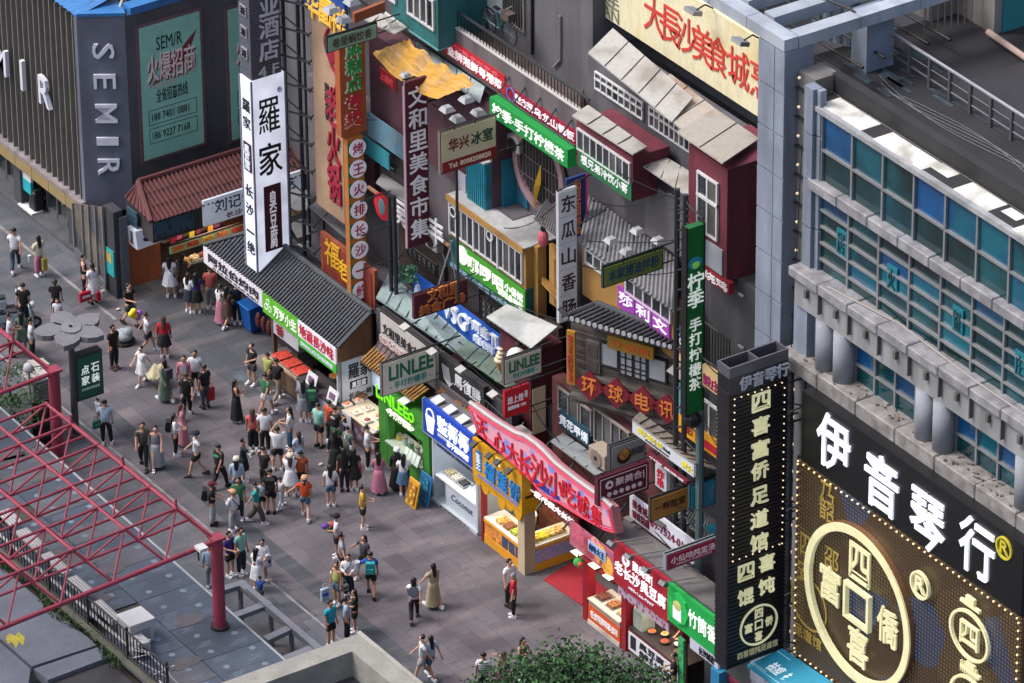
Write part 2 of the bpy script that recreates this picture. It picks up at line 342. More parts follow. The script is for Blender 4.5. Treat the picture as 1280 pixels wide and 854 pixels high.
# corrugated blue roof + grey clutter
bl = MB(); MBL = M('#2f6fae', 'rust', .5, hex2='#27547f')
zr = zt+.02
n_ = 46
for i in range(n_):
    a = XL+12+(xc+.1-XL-12)*i/n_; b = XL+12+(xc+.1-XL-12)*(i+1)/n_
    bl.add([(a, yS-.05, zr), ((a+b)/2, yS-.05, zr+.05), (b, yS-.05, zr), (b, yS+1.75, zr+.45), ((a+b)/2, yS+1.75, zr+.5), (a, yS+1.75, zr+.45)], [(0, 1, 4, 5), (1, 2, 3, 4)])
bl.build('roof_sheet', MBL, st)
MB().prism([(xc+.1, yS-.05), (cc[0]+.05, cc[1]), (cc[0]-.6, cc[1]+.3), (xc-.2, yS+1.7)], zr, zr+.12).build('roof_corner', MBL, st)
B('roof_deck', M('#5b5355', 'conc', hex2='#3c3a3e'), st, XL, cc[0]-.3, yS+1.75, yE+5, zt-.1, zt+.05)
B('roof_edging', MBL, st, cc[0]-.45, cc[0]+.08, cc[1]+.2, yE+5, zt, zt+.28); B('roof_edging', MBL, st, cc[0]-1.1, cc[0]-.85, cc[1]+.6, yE+5, zt+.1, zt+.42)
mb = MB(); c0 = Vector((cc[0]-.8, cc[1]+.2, zt+.1))
mb.path([c0+Vector((.3, -.1, 0)), c0+Vector((.1, .2, .3)), c0+Vector((0, .3, .7)), c0+Vector((-.1, .8, 1.1))], .05); mb.build('pipe', M('#b8b2ac'), st)
mb = MB()
for k in range(8): mb.obox((cc[0]-1.4-k*.5, cc[1]+.3, zt+.06), (.3, 0, 0), (0, 5, .3), (0, 0, .04))
mb.build('old_roof_battens', M('#6e5f5c', 'rust', hex2='#463c3c'), st)
# ground floor
y1 = yS+.55
B('shop_glass', M('#20262b', 'glass', .12, hex2='#39403f'), st, XL, xc-.2, y1+.1, y1+.16, .1, zl-.5); B('shop_interior', M('#51433a', 'conc', hex2='#2a2725', sc_=.8), st, XL, xc-.2, y1+1.6, y1+1.8, 0, zl-.3)
B('soffit', M('#4d4a4a'), st, XL, xc, yS+.3, y1+2, zl-.4, zl-.3)
B('plinth', M('#54565c', 'conc'), st, XL, cc[0]+.1, yS-.1, y1+2, .0, .14)
for i, (pa, w_) in enumerate((((-52, 210), .5), ((6, 256), .5), ((74, 311), .62), ((176, 372), .9))):
    if i == 3: continue
    q = at(pa[0]+8, pa[1], y=yS-.02); q = at(pa[0]+8, pa[1]-0, z=.14); B('pillar', M('#3f4148', 'wall'), st, q.x-w_/2, q.x+w_/2, yS+.02, yS+.5, .14, zl-.4)
mb = MB()
for k in range(26): mb.box(xc-.2-k*.75-.04, xc-.2-k*.75+.04, y1+.02, y1+.1, .14, zl-.4)
mb.box(XL, xc-.2, y1+.02, y1+.1, .14, .34); mb.build('shopfront_frame', M('#77787f', 'plain', .4, .5), st)
# glazed corner bay and pillar
g0, g1 = at(94, 315, z=.14), at(134, 362, z=.14); dv = g1-g0; nn_ = Vector((dv.y, -dv.x, 0)).normalized(); hg = zl-.6
c1 = at(134, 364, z=0); h0, h1 = 2.0, at(134, 262, y=c1.y).z-.1
def slant(k0, k1, d0, d1, z0=0, top=None):
    a_, b_ = g0+dv*k0, g0+dv*k1; ta, tb = (h0+(h1-h0)*k0, h0+(h1-h0)*k1) if top is None else (top, top); vs = []
    for d_ in (d0, d1): vs += [a_+nn_*d_+UZ*z0, b_+nn_*d_+UZ*z0, b_+nn_*d_+UZ*tb, a_+nn_*d_+UZ*ta]
    return MB().add(vs, [(0, 1, 2, 3), (7, 6, 5, 4), (0, 4, 5, 1), (1, 5, 6, 2), (2, 6, 7, 3), (3, 7, 4, 0)])
slant(0, 1, -.06, 0).build('door_glass', M('#33383b', 'glass', .12, hex2='#6a6152'), st)
for k in (0, .3, .52, .74, .97): slant(k, k+.03, .001, .06).build('door_frame', M('#8a8a92', 'plain', .4, .5), st)
slant(0, 1, .001, .05, 0, .25).build('door_frame', M('#77777f', 'plain', .4, .5), st)
du = Vector((.7, 0, 0)); MB().obox(c1, du, (0, .38, 0), UZ*(h1+.15)).build('corner_pillar', M('#3a3c44', 'wall'), st)
MB().obox(c1+du+Vector((.004, .2, 0)), (.1, 0, 0), (0, .3, 0), UZ*(h1-.1)).build('light_pillar', M('#646a75', 'wall', .4), st)
zn = at(141, 345, y=c1.y).z; MB().obox(c1+du*.1+Vector((0, -.04, zn)), du*.8, (0, .03, 0), UZ*1.05).build('window_notice', M('#1f8f92', emit=.35), st); MB().obox(c1+du*.2+Vector((0, -.05, zn+.5)), du*.5, (0, .012, 0), UZ*.4).build('notice_picture', M('#8a7a3a', 'food', hex2='#3b5a3a', emit=.1), st)
q = at(38, 262, z=.14)
t = thing('standing_banner', 'white and teal advertising stand at the entrance of the dark finned store', 'banner', (q.x, q.y, .1))
r = Fr((27, 205), (40, 258), q.y); B('banner_face', M('#d2dadd', emit=.1), t, r[0], r[1], q.y, q.y+.1, r[2]+.9, r[3]); B('banner_panel', M('#1d9aa6', emit=.2), t, r[0], r[1], q.y-.015, q.y+.09, r[2]+.45, r[2]+.95); B('banner_base', M('#cfd3d6'), t, r[0]-.1, r[1]+.3, q.y-.2, q.y+.3, .14, .2)
q = at(46, 262, z=.14); t = thing('suitcase', 'black case standing beside the white and teal advertising stand', 'case', q)
B('case_body', DK, t, q.x-.25, q.x+.25, q.y-.2, q.y+.2, .14, .95, bevel=.05); B('case_lid', M('#23242a'), t, q.x-.2, q.x+.2, q.y-.15, q.y+.15, .95, 1.02)
# ================================================================ RIGHT GREY COMMERCIAL BLOCK
yG = .6; CL = M('#8b8e94', 'wall', hex2='#6b6a6b'); PAN = M('#848e9e', 'wall', .5, hex2='#6a7282'); CONC = M('#8f9095', 'conc', hex2='#626167', sc_=2)
rb = thing('commercial_block', 'tall grey block with teal glass bands, round columns and a dark flat roof', 'building', (25, 2, 0))
xt0 = at(950, 45, y=.3).x; xt1 = at(983, 55, y=.3).x; zT = at(985, 52, y=.3).z; xg0 = at(1030, 140, y=yG).x; xR = 36
zs = at(1016, 130, y=yG-.15).z
MB().box(xt0+.01, xt1-.01, .3, 1.3, 0, zT-.4).build('corner_tower', M('#7c8494', 'wall', hex2='#5c626e'), rb)
# cladding panels of the tower, one by one (joints recessed)
zj = zT-.4; k = 0
while zj > 3:
    for (a, b) in ((xt0+.01, xt0+.62*(xt1-xt0)-.015), (xt0+.62*(xt1-xt0)+.015, xt1-.01)):
        B('panel', PAN, rb, a, b, .25, .3, zj-1.36, zj-.03)
    zj -= 1.39; k += 1
# recess with rungs, then panel strips
xs1 = at(999, 70, y=.3).x+.2
B('recess_wall', M('#7f7c7b', 'wall', hex2='#5a5755'), rb, xt1, xs1, .75, 1.6, 0, zs+.55)
rg = MB(); lp = MB(); zz = zs
while zz > 4:
    rg.box(xt1+.02, xs1-.1, .62, .75, zz, zz+.04); lp.ball((xt1+.28, .58, zz+.45), .05, 6, 4); zz -= .95
rg.build('ladder_rungs', STEEL, rb, kind='stuff'); lp.build('small_lamps', M('#e9cfae', emit=.6), rb, kind='stuff')
MB().path([(xs1-.25, .6, 3), (xs1-.25, .6, 14.5)], .05).build('conduit', M('#b9aea2'), rb)
MB().path([(xs1-.1, .55, 3), (xs1-.1, .5, 17), (xs1+.35, .4, 21.6)], .02, 5).build('cable', DK, rb); MB().path([(xt0+.3, .2, 9), (xs1-.2, .2, 15), (xs1+.15, .2, 22)], .015, 5).build('cable', DK, rb)
B('facade_core', M('#6d6f75', 'wall'), rb, xs1, xR+8, yG+.12, 1.3, 0, zs-.05)
zj = zs+.55
while zj > 12:
    for a, b in ((xs1+.01, xs1+.42), (xs1+.45, xg0-.02)):
        B('panel', PAN, rb, a, b, .36+.12*(a > xs1+.3), yG+.1, zj-1.5, zj-.03)
    zj -= 1.53
# upper glass band: two rows of large panes
zu0 = at(1030, 232, y=yG).z; TEAL = [M('#0a4450', 'glass', .12, hex2='#093038'), M('#0c4c52', 'glass', .12, hex2='#0a262d'), M('#0a4c80', 'glass', .08, hex2='#0a3a5c'), M('#0b3d66', 'glass', .08, hex2='#0c5a6a'), M('#123b40', 'glass', .12, hex2='#0a2428'), M('#0e4f5c', 'glass', .12, hex2='#0c2e36')]
FRM = M('#8f9296', 'plain', .4, .4)
def curtain(x0, x1, z0, z1, step, rows, y, rowz=None, skip=()):
    fr = MB(); nx = int((x1-x0)/step+.5); st_ = (x1-x0)/nx
    for i in range(nx+1): fr.box(x0+i*st_-.04, x0+i*st_+.04, y-.08, y+.06, z0, z1)
    for j in range(rows+1): z = z0+(z1-z0)*j/rows; fr.box(x0-.04, x1+.04, y-.075, y+.05, z-.04, z+.04)
    f = fr.build('window_frame', FRM, rb)
    for i in range(nx):
        for j in range(rows):
            if (i, j) in skip: continue
            o_ = MB().box(x0+i*st_+.03, x0+(i+1)*st_-.03, y+.0, y+.04, z0+(z1-z0)*j/rows+.03, z0+(z1-z0)*(j+1)/rows-.03).build('pane', random.choice(TEAL), f)
curtain(xg0, xg0+1.47*8, zu0, zs-.2, 1.47, 2, yG)
xw = xg0+1.47*8; B('white_panel', M('#a3a5a9', 'wall'), rb, xw+.1, xw+3, yG-.02, yG+.1, at(1262, 350, y=yG).z, zs-.2)
B('roof_lip', M('#9c9fa3', 'conc'), rb, xg0-.7, xR+8, yG-.18, yG+.78, zs-.16, zs)
mb = MB(); random.seed(3)
for (a, b, c, d) in ((.3, 2.3, .15, 1.35), (2.9, 5.2, .1, 1.3), (6.6, 8.2, .2, 1.35), (9.4, 10.9, .05, 1.3), (5.2, 6.0, .7, 1.35), (8.4, 9.1, .75, 1.3)):
    mb.box(xg0-.5+a, xg0-.5+b, yG-.1+c*.55, yG-.1+d*.6, zs, zs+.02)
mb.build('reflective_foil', M('#cfd0cc', 'rust', .5, hex2='#97948a'), rb); B('roof_felt', M('#2b2a2d', 'conc'), rb, xg0-.6, xR+8, yG+.02, yG+.75, zs+.001, zs+.012)
# middle cornice (segments)
def ledge(zc, h, y0, y1, xa, xb, seg, mat, nm='cornice_block'):
    i = 0; a = xa
    while a < xb:
        B(nm, mat, rb, a+.012, min(a+seg, xb)-.012, y0, y1, zc-h, zc+.02*(i % 2), bevel=.03); a += seg; i += 1
zc1 = at(1022, 232, y=.3).z
ledge(zc1+.02, .35, .3, yG+.1, xg0-.4, xR, 1.47, CONC)
# lower glass grid: 5 rows
zg1 = zc1-.40; zg0 = at(1027, 343, y=yG).z
curtain(xg0-.1, xg0-.1+1.47*10, zg0, zg1, 1.47, 5, yG)
for (px, py) in ((1052, 305), (1115, 350), (1197, 402), (1275, 458)):
    q = at(px, py, y=yG-.05); t_ = B('glass_character_panel', M('#126a7a', emit=.1), rb, q.x-.24, q.x+.24, yG-.06, yG-.01, q.z-.4, q.z+.45)
    T({1052: '居', 1115: '火', 1197: '银', 1275: '庄'}[px], 'F', q.x-.17, q.x+.17, q.z-.3, q.z+.35, yG-.062, M('#0a3c46'), rb)
# big ledge
zb = at(1013, 349, y=0).z
ledge(zb, .32, -.05, yG+.1, xg0-.75, xR, 1.45, CONC); B('cornice_fascia', M('#8d8f93', 'wall', hex2='#6a6a6c'), rb, xg0-.6, xR+8, .1, yG+.1, zb-1.25, zb-.33)
br = MB()
xx = xg0
while xx < xR: br.box(xx, xx+.12, -.02, .1, zb-.75, zb-.5); br.box(xx+.7, xx+.74, -.03, .1, zb-1.0, zb-.33); xx += 1.45
br.build('fascia_brackets', M('#5b5754'), rb, kind='stuff')
MB().path([(xg0+1, .1, zb+.04), (xg0+4, .5, zb+.05), (xg0+8, .3, zb+.04), (xg0+10.5, .3, zb+.04)], .035, 6).build('conduit', M('#8f8b88'), rb)
# loggia with paired columns
zc2 = at(1005, 452, y=.0).z
B('loggia_back', M('#676a70', 'wall'), rb, xs1-.2, xR+8, yG+.13, yG+.3, zc2-.5, zb-1.2)
B('loggia_end', PAN, rb, xg0-.75, xg0-.1, .2, yG+.13, zc2-.2, zb-1.26)
for px in (1033, 1055, 1158, 1180, 1283, 1303):
    q = at(px, 402+(px-1033)*.70, y=.3); MB().tube((q.x, .32, zc2-.1), (q.x, .32, zb-1.25), .33, 20).build('column', M('#8b9099', 'wall', hex2='#777b83'), rb).data.polygons.foreach_set('use_smooth', [True]*20+[False]*2)
for pa, pb_ in (((1071, 420), (1146, 520)), ((1197, 505), (1276, 610))):
    r = Fr(pa, pb_, yG); curtain(r[0], r[1], zc2-.35, zb-1.3, (r[1]-r[0])/3, 2, yG)
ledge(zc2, .5, -.15, yG+.1, xg0-1.0, xR, 1.9, M('#8c8a89', 'conc', hex2='#5f5c5b', sc_=2.5), 'ledge_block')
mb = MB(); random.seed(5)
for k in range(70):
    x_ = xg0+random.uniform(0, 12); y_ = random.uniform(-.05, .5); mb.obox((x_, y_, zc2+.02), (random.uniform(.03, .2), random.uniform(-.1, .1), 0), (random.uniform(-.05, .05), .05, 0), (0, 0, .04))
mb.build('rubble', M('#7b7069', 'conc'), rb, kind='stuff')
B('lower_wall', M('#6f7178', 'wall'), rb, xs1, xR+8, .2, yG+.12, 0, zc2-.5)
# roof deck
zp = at(1035, 88, y=1.42).z; zd = zp-1.15
B('parapet', M('#1f1f22', 'conc', hex2='#2a292c'), rb, xs1-.1, xR+20, 1.4, 1.7, zs, zp)
B('roof', M('#29282c', 'conc', .8, hex2='#1b1a1e', sc_=.6), rb, xt0-1, xR+20, 1.701, 45, zd-1, zd)
mb = MB(); random.seed(11)
for k in range(26):
    q = at(1045+random.uniform(0, 120), 60+random.uniform(0, 60), z=zd); mb.box(q.x, q.x+random.uniform(.5, 1.0), q.y, q.y+.12, zd, zd+.02)
mb.build('roof_battens', M('#3a4a55', 'conc'), rb, kind='stuff')
for (a, b, h_) in (((1150, 120), (1290, 70), .03),):
    q0, q1 = at(*a, z=zd), at(*b, z=zd); B('roof_slab', M('#333237', 'conc', hex2='#242327', sc_=.9), rb, q0.x, q0.x+9, q0.y+.5, q0.y+9, zd, zd+.03)
# railing on the roof
rl = MB(); zr_ = zd+.95; q0, q1 = at(1112, 78, z=zd), at(1290, 192, z=zd); nseg = 7
for i in range(nseg+1):
    q = q0.lerp(q1, i/nseg); rl.box(q.x-.05, q.x+.05, q.y-.05, q.y+.05, zd, zr_)
    if i < nseg: 
        q2 = q0.lerp(q1, (i+1)/nseg); rl.tube(q+UZ*.3, q2+UZ*.3, .03); rl.tube(q+UZ*.62, q2+UZ*.62, .02)
rl.build('railing_posts', M('#5d5c61', 'plain', .5, .3), rb); MB().tube(q0+UZ*1.0, q1+UZ*1.0, .055, 8).build('railing_handrail', M('#a9a9b2', 'plain', .3, .6), rb)
for k in range(5):
    pts = []; q = at(1100+k*8, 95+k*6, z=zd+.03)
    for j in range(14): pts.append(Vector((q.x+j*.75+random.uniform(-.08, .08), q.y-.35*math.sin(j*.4+k*.7)-.03*j, zd+.04)))
    MB().path(pts, .012, 4).build('loose_cable', M('#6d7276'), rb)
q0, q1 = at(1235, 40, z=zd+.2), at(1290, 78, z=zd+.2); MB().tube(q0, q1, .1, 8).build('roof_pipe', M('#a58f86'), rb)
# roof houses
def rbox(nm, mat, a, b, h, dep): # footprint front-left a, front-right b pixel on deck
    q0, q1 = at(*a, z=zd), at(*b, z=zd); return B(nm, mat, rb, q0.x, q1.x, q0.y, q0.y+dep, zd, zd+h)
rbox('stair_house', M('#8d8a88', 'wall', hex2='#65625f'), (1195, 15), (1222, 50), 3, 4)
q0 = at(1222, 50, z=zd); B('stair_house_side', M('#8f9093', 'wall', hex2='#5d5a5a'), rb, q0.x-.5, q0.x+.02, q0.y+3.9, q0.y+6, zd, zd+3); B('teal_door', M('#2c7d83'), rb, q0.x-.3, q0.x+.05, q0.y+.9, q0.y+1.9, zd, zd+2.4)
q0 = at(1128, 38, z=zd); B('plant_room', M('#8c8a87', 'wall', hex2='#5f5b58'), rb, q0.x-6, q0.x, q0.y+1, q0.y+5, zd, zd+2.8)
q0 = at(1128, 62, z=zd)
mb = MB()
for k in range(8): mb.box(q0.x-.03, q0.x, q0.y+.8+k*.25, q0.y+.84+k*.25, zd+.2, zd+1.3)
mb.box(q0.x-.04, q0.x+.01, q0.y+.8, q0.y+2.9, zd+1.3, zd+1.36); mb.build('grating', M('#77736f'), rb)
# pergola of clad beams on the corner
PB = M('#a2a9b4', 'wall', .5, hex2='#87909e')
zb1 = zT; zb0 = zT-.38
def beam(x0, x1, y0, y1, seg=2.2):
    if x1-x0 > y1-y0:
        a = x1
        while a > x0: B('pergola_beam', PB, rb, max(a-seg, x0)+.012, a-.012, y0, y1, zb0, zb1); a -= seg
    else:
        a = y0
        while a < y1: B('pergola_beam', PB, rb, x0, x1, a+.012, min(a+seg, y1)-.012, zb0, zb1); a += seg
beam(xt0-7, xt1-.02, .25, .75, 1.9); beam(xt1-.5, xt1, .77, 9, 2.2)
for k in range(5): beam(xt1-1.9-k*1.3, xt1-1.4-k*1.3, .87, 7, 2.2)
MB().path([Vector((xt1-.3, 3.0, zT+.04)), Vector((xt1-1.8, 2.6, zT+.1)), Vector((xt1-2.5, 3.4, zT+.05))], .03, 5).build('cable', DK, rb)
q = at(1098, 82, z=zd); B('pergola_pier', PAN, rb, q.x-.55, q.x+.2, q.y-.6, q.y+.4, zd, zb0)
for k in range(4):
    q = at(1040+k*13, 52+k*4, z=zd); MB().tube((q.x-.6, q.y, zd), (q.x-.6, q.y, zb0), .25, 12).build('column', PAN, rb)
mb = MB()
for k in range(6): mb.tube((xt0-6, 2+k*.8, zT-1.6), (xt1, 2.3+k*.8, zT-1.6-.1*(k % 2)), .05)
mb.build('roof_steelwork', DK, rb, kind='stuff')
# ================================================================ SIGNS OF THE RIGHT BLOCK
def FB(name, mat, parent, a, b, y, dep, kind=None, bevel=0):
    r = Fr(a, b, y); B(name, mat, parent, r[0], r[1], y, y+dep, r[2], r[3], kind=kind, bevel=bevel); return r
def SBx(name, mat, parent, a, b, x, dep): r = Sr(a, b, x); B(name, mat, parent, x-dep, x, *r); return r
def slab(name, mat, parent, pts, th=.05, ribs=0, ribmat=None, rr=.035, seams=0):
    """sheet from four corners (photo x, photo y, depth y): front-left, front-right, back-right, back-left"""
    P = [at(p[0], p[1], y=p[2]) if len(p) == 3 else Vector(p) for p in pts]
    mb = MB().add(P+[p-UZ*th for p in P], [(0, 1, 2, 3), (7, 6, 5, 4), (0, 4, 5, 1), (1, 5, 6, 2), (2, 6, 7, 3), (3, 7, 4, 0)])
    o = mb.build(name, mat, parent)
    if ribs:
        m = MB()
        for i in range(ribs+1):
            t_ = i/ribs; a = P[0].lerp(P[1], t_); b = P[3].lerp(P[2], t_); m.tube(a+UZ*.0, b+UZ*.0, rr, 6)
        m.build('corrugation', ribmat or mat, o if parent is not None else None, kind='stuff')
    if seams:
        m = MB()
        for i in range(1, seams): t_ = i/seams; m.tube(P[0].lerp(P[1], t_)+UZ*.008, P[3].lerp(P[2], t_)+UZ*.008, .016, 4)
        m.build('seam', DK, o)
    return P
GLOW = M('#cfcba0', emit=.7); WG = M('#e6ebf5', emit=.8); WT = M('#d9dce2')
def ringF(cx, cz, R, wd, y, dep, mat, parent, n=40, name='ring', sx=1):
    mb = MB(); vs = []
    for i in range(n):
        t_ = 2*math.pi*i/n; c, s = math.cos(t_), math.sin(t_)
        vs += [(cx+c*(R)*sx, y, cz+s*R), (cx+c*(R-wd)*sx, y, cz+s*(R-wd)), (cx+c*R*sx, y-dep, cz+s*R), (cx+c*(R-wd)*sx, y-dep, cz+s*(R-wd))]
    fs = []
    for i in range(n):
        a, b = 4*i, 4*((i+1) % n); fs += [(a+2, b+2, b+3, a+3), (a, b, b+2, a+2), (a+1, a+3, b+3, b+1)]
    mb.add(vs, fs); return mb.build(name, mat, parent)
def charF(ch, c, h, y, mat, parent, dep=.12, wr=.95, bold=.03, name='character'):
    p = at(*c, y=y); return T(ch, 'F', p.x-h*wr/2, p.x+h*wr/2, p.z-h/2, p.z+h/2, y, mat, parent, bold=bold, depth=dep, name=name)
t, r, y = fsign('music_store_sign', 'huge black fascia with glowing white characters above the LED screen', (1003, 488), (1276, 771), -.55, M('#14151a', 'plain', .35), depth=.7)
for ch, c in (('伊', (1043, 556)), ('音', (1103, 605)), ('琴', (1160, 653)), ('行', (1222, 686))): charF(ch, c, 1.85, y, M('#e4e9f4', emit=1.1), t, dep=.06, bold=.05, wr=.88)
q = at(1256, 685, y=y); ringF(q.x, q.z, .36, .06, y, .06, M('#b5aa2a', emit=.5), t, 20); charF('R', (1256, 685), .4, y, M('#b5aa2a', emit=.5), t, dep=.04)
pl = at(994, 816, y=-.5); pr_ = at(997, 581, y=-.5); ptop = r[2]-.03
t = thing('led_screen', 'giant brown LED screen with a glowing ring emblem and a border of bulbs', 'screen', (pl.x+5, -.5, pl.z)); xL, xRt = pr_.x, r[1]
B('screen_panel', M('#3c3428', 'led', .4), t, xL, xRt, -.52, .1, pl.z, ptop)
B('screen_surround', M('#5a4634', 'plain', .5), t, xL-.04, xRt+.04, -.48, .15, pl.z-.06, ptop-.001)
bm_ = MB(); s_ = .27; x_ = xL+.1
while x_ < xRt: bm_.ball((x_, -.56, ptop-.1), .035, 5, 3); bm_.ball((x_, -.56, pl.z+.08), .035, 5, 3); x_ += s_
z_ = pl.z+.2
while z_ < ptop: bm_.ball((xL+.08, -.56, z_), .035, 5, 3); bm_.ball((xRt-.08, -.56, z_), .035, 5, 3); z_ += s_
bm_.build('border_bulbs', M('#ffd9a0', emit=2.2), t, kind='stuff')
yl = -.62
q = at(1074.5, 757, y=yl); ringF(q.x, q.z, 2.6, .26, yl, .14, GLOW, t, 64); ringF(q.x, q.z, 2.62, .1, yl+.1, .18, M('#8f6b4a', 'plain', .4, .5), t, 64, name='ring_side')
sq = MB(); h_ = .62; w_ = .11
for bb in ((-h_, h_, h_-w_, h_), (-h_, h_, -h_, -h_+w_), (-h_, -h_+w_, -h_+w_, h_-w_), (h_-w_, h_, -h_+w_, h_-w_)): sq.box(q.x+bb[0], q.x+bb[1], yl-.16, yl, q.z+bb[2], q.z+bb[3])
sq.build('coin_square', GLOW, t)
for ch, dx, dz in (('四', 0, 1.42), ('富', -1.42, 0), ('僑', 1.42, 0), ('喜', 0, -1.45)): T(ch, 'F', q.x+dx-.5, q.x+dx+.5, q.z+dz-.62, q.z+dz+.62, yl, GLOW, t, bold=.045, depth=.06, name='character')
q = at(1152, 731, y=yl); ringF(q.x, q.z, .45, .07, yl, .1, GLOW, t, 24); charF('R', (1152, 731), .5, yl, GLOW, t, dep=.08)
for cp in ((1213.7, 794), (1213.7, 876)):
    q = at(*cp, y=yl); ringF(q.x, q.z, .8, .08, yl, .1, GLOW, t, 28, name='lantern_outline', sx=1.15); T('四' if cp[1] < 800 else '喜', 'F', q.x-.42, q.x+.42, q.z-.38, q.z+.38, yl, GLOW, t, depth=.1, name='character')
    m = MB(); m.box(q.x-.45, q.x+.45, yl-.1, yl, q.z+.97, q.z+1.07); m.box(q.x-.2, q.x+.2, yl-.1, yl, q.z+1.12, q.z+1.3); m.build('lantern_cap', GLOW, t)
    m = MB(); [m.box(q.x-.36+i*.1, q.x-.32+i*.1, yl-.08, yl, q.z-1.35, q.z-1.0) for i in range(8)]; m.build('lantern_tassel', GLOW, t)
OLD = M('#9a8440', emit=.25)
for ch, c in (('乃', (1034, 618)), ('韶', (1034, 638)), ('四', (1010, 684)), ('安', (1007, 716)), ('邵', (1040, 700))): charF(ch, c, .75, -.53, OLD, t, dep=.03, bold=0)
q = at(1012, 755, y=-.53); ringF(q.x, q.z, .9, .06, -.53, .03, OLD, t, 30)
charF('足道馆', (1010, 795), .4, -.53, OLD, t, dep=.03, bold=0, wr=3.5, name='lettering')
# vertical black column sign
xs = at(979, 810, y=-.5).x; r = Sr((912, 461.6), (979.5, 810.5), xs)
t = thing('column_sign', 'tall black ribbed column sign with pale gold characters and rows of bulbs', 'sign', (xs, r[0], r[2]))
BK = M('#17161b', 'plain', .45); y0c, y1c, z0c, z1c = r
B('sign_box', BK, t, xs-.62, xs-.02, y0c+.02, y1c-.02, z0c, z1c-.35)
sl = MB(); z_ = z0c
while z_ < z1c-.9:
    sl.box(xs-.02, xs+.012, y0c, y1c, z_, z_+.07); sl.box(xs-.62, xs-.03, y0c-.012, y0c+.02, z_, z_+.07); z_ += .14
sl.build('slats', M('#2a2930', 'plain', .4, .3), t, kind='stuff')
m = MB(); zt_ = z1c
for bb in ((xs-.62, xs-.56, y0c, y1c), (xs-.06, xs, y0c, y1c), (xs-.56, xs-.06, y0c, y0c+.06), (xs-.56, xs-.06, y1c-.06, y1c), (xs-.56, xs-.06, (y0c+y1c)/2-.03, (y0c+y1c)/2+.03)): m.box(*bb, z1c-.35, zt_)
m.build('top_frame', M('#5d5b64', 'plain', .4, .3), t)
B('top_band', M('#2b2a33', 'plain', .4), t, xs-.02, xs+.01, y0c, y1c, z1c-.9, z1c-.35)
T('伊音琴行', 'S', y0c+.35, y1c-.02, z1c-.86, z1c-.4, xs+.012, M('#a9adba', emit=.2), t, bold=.02, depth=.06)
zc_ = lambda py: at(945, py, x=xs).z
PGOLD = M('#e2dfb4', emit=.75)
for ch, py in (('四', 503), ('喜', 533), ('富', 562), ('侨', 589), ('足', 620), ('道', 649), ('馆', 678)):
    T(ch, 'S', (y0c+y1c)/2-.26, (y0c+y1c)/2+.38, zc_(py)-.3, zc_(py)+.3, xs+.014, PGOLD, t, bold=.03, depth=.06, name='character')
for ch, yy_, py in (('四', .30, 714), ('喜', .66, 703), ('馄', .30, 745), ('饨', .66, 732)):
    T(ch, 'S', y0c+(y1c-y0c)*yy_-.27, y0c+(y1c-y0c)*yy_+.31, at(912+67*yy_, py, x=xs).z-.28, at(912+67*yy_, py, x=xs).z+.28, xs+.014, PGOLD, t, bold=.03, depth=.06, name='character')
cz, cy = at(946, 781, x=xs).z, (y0c+y1c)/2+.1; m = MB(); n_ = 36
for i in range(n_):
    a, b = 2*math.pi*i/n_, 2*math.pi*(i+1)/n_; m.obox((xs+.012, cy+math.cos(a)*.64, cz+math.sin(a)*.64), (.04, 0, 0), (0, math.cos(b)*.64-math.cos(a)*.64, math.sin(b)*.64-math.sin(a)*.64), (0, math.cos(a)*.06, math.sin(a)*.06))
m.build('ring', PGOLD, t)
for ch, dy, dz in (('四', 0, .4), ('富', -.38, 0), ('侨', .38, 0), ('喜', 0, -.4), ('口', 0, 0)): T(ch, 'S', cy+dy-.14, cy+dy+.14, cz+dz-.16, cz+dz+.16, xs+.012, PGOLD, t, depth=.04)
T('四喜馄饨足道馆', 'S', y0c+.4, y1c-.25, z0c+.22, z0c+.45, xs+.012, M('#b9b48e', emit=.3), t, bold=0, depth=.03)
bu = MB(); za, zb_ = zc_(690), z1c-1.05; z_ = za
while z_ < zb_: bu.ball((xs+.05, y0c+.16, z_), .026, 5, 3); bu.ball((xs+.05, y1c-.16, z_), .026, 5, 3); z_ += .245
y_ = y0c+.16
while y_ < y1c-.1: bu.ball((xs+.05, y_, za), .026, 5, 3); bu.ball((xs+.05, y_, zb_), .026, 5, 3); y_ += .245
bu.build('border_bulbs', M('#ffe2b8', emit=2.5), t, kind='stuff')
t = thing('support_bracket', 'dark steel lattice bracket holding the tall black column sign to the tower', 'bracket', (xs-.3, .1, 12)); m = MB()
for zz in (z1c-1.2, z1c-2.6, z1c-6, z1c-9, z1c-11): 
    for dx in (-.5, -.1): m.tube((xs+dx, y1c-.1, zz), (xs+dx+.2, y1c+1.6, zz), .035, 5)
    m.tube((xs-.5, y1c, zz), (xs+.1, y1c+1.5, zz+.6), .025, 5); m.tube((xs-.5, y1c, zz+.6), (xs+.1, y1c+1.5, zz), .025, 5)
for dx in (-.4, .25): m.tube((xs+dx, y1c+.45, z0c), (xs+dx, y1c+.45, z1c-1), .045, 5)
m.build('lattice_bars', STEEL, t)
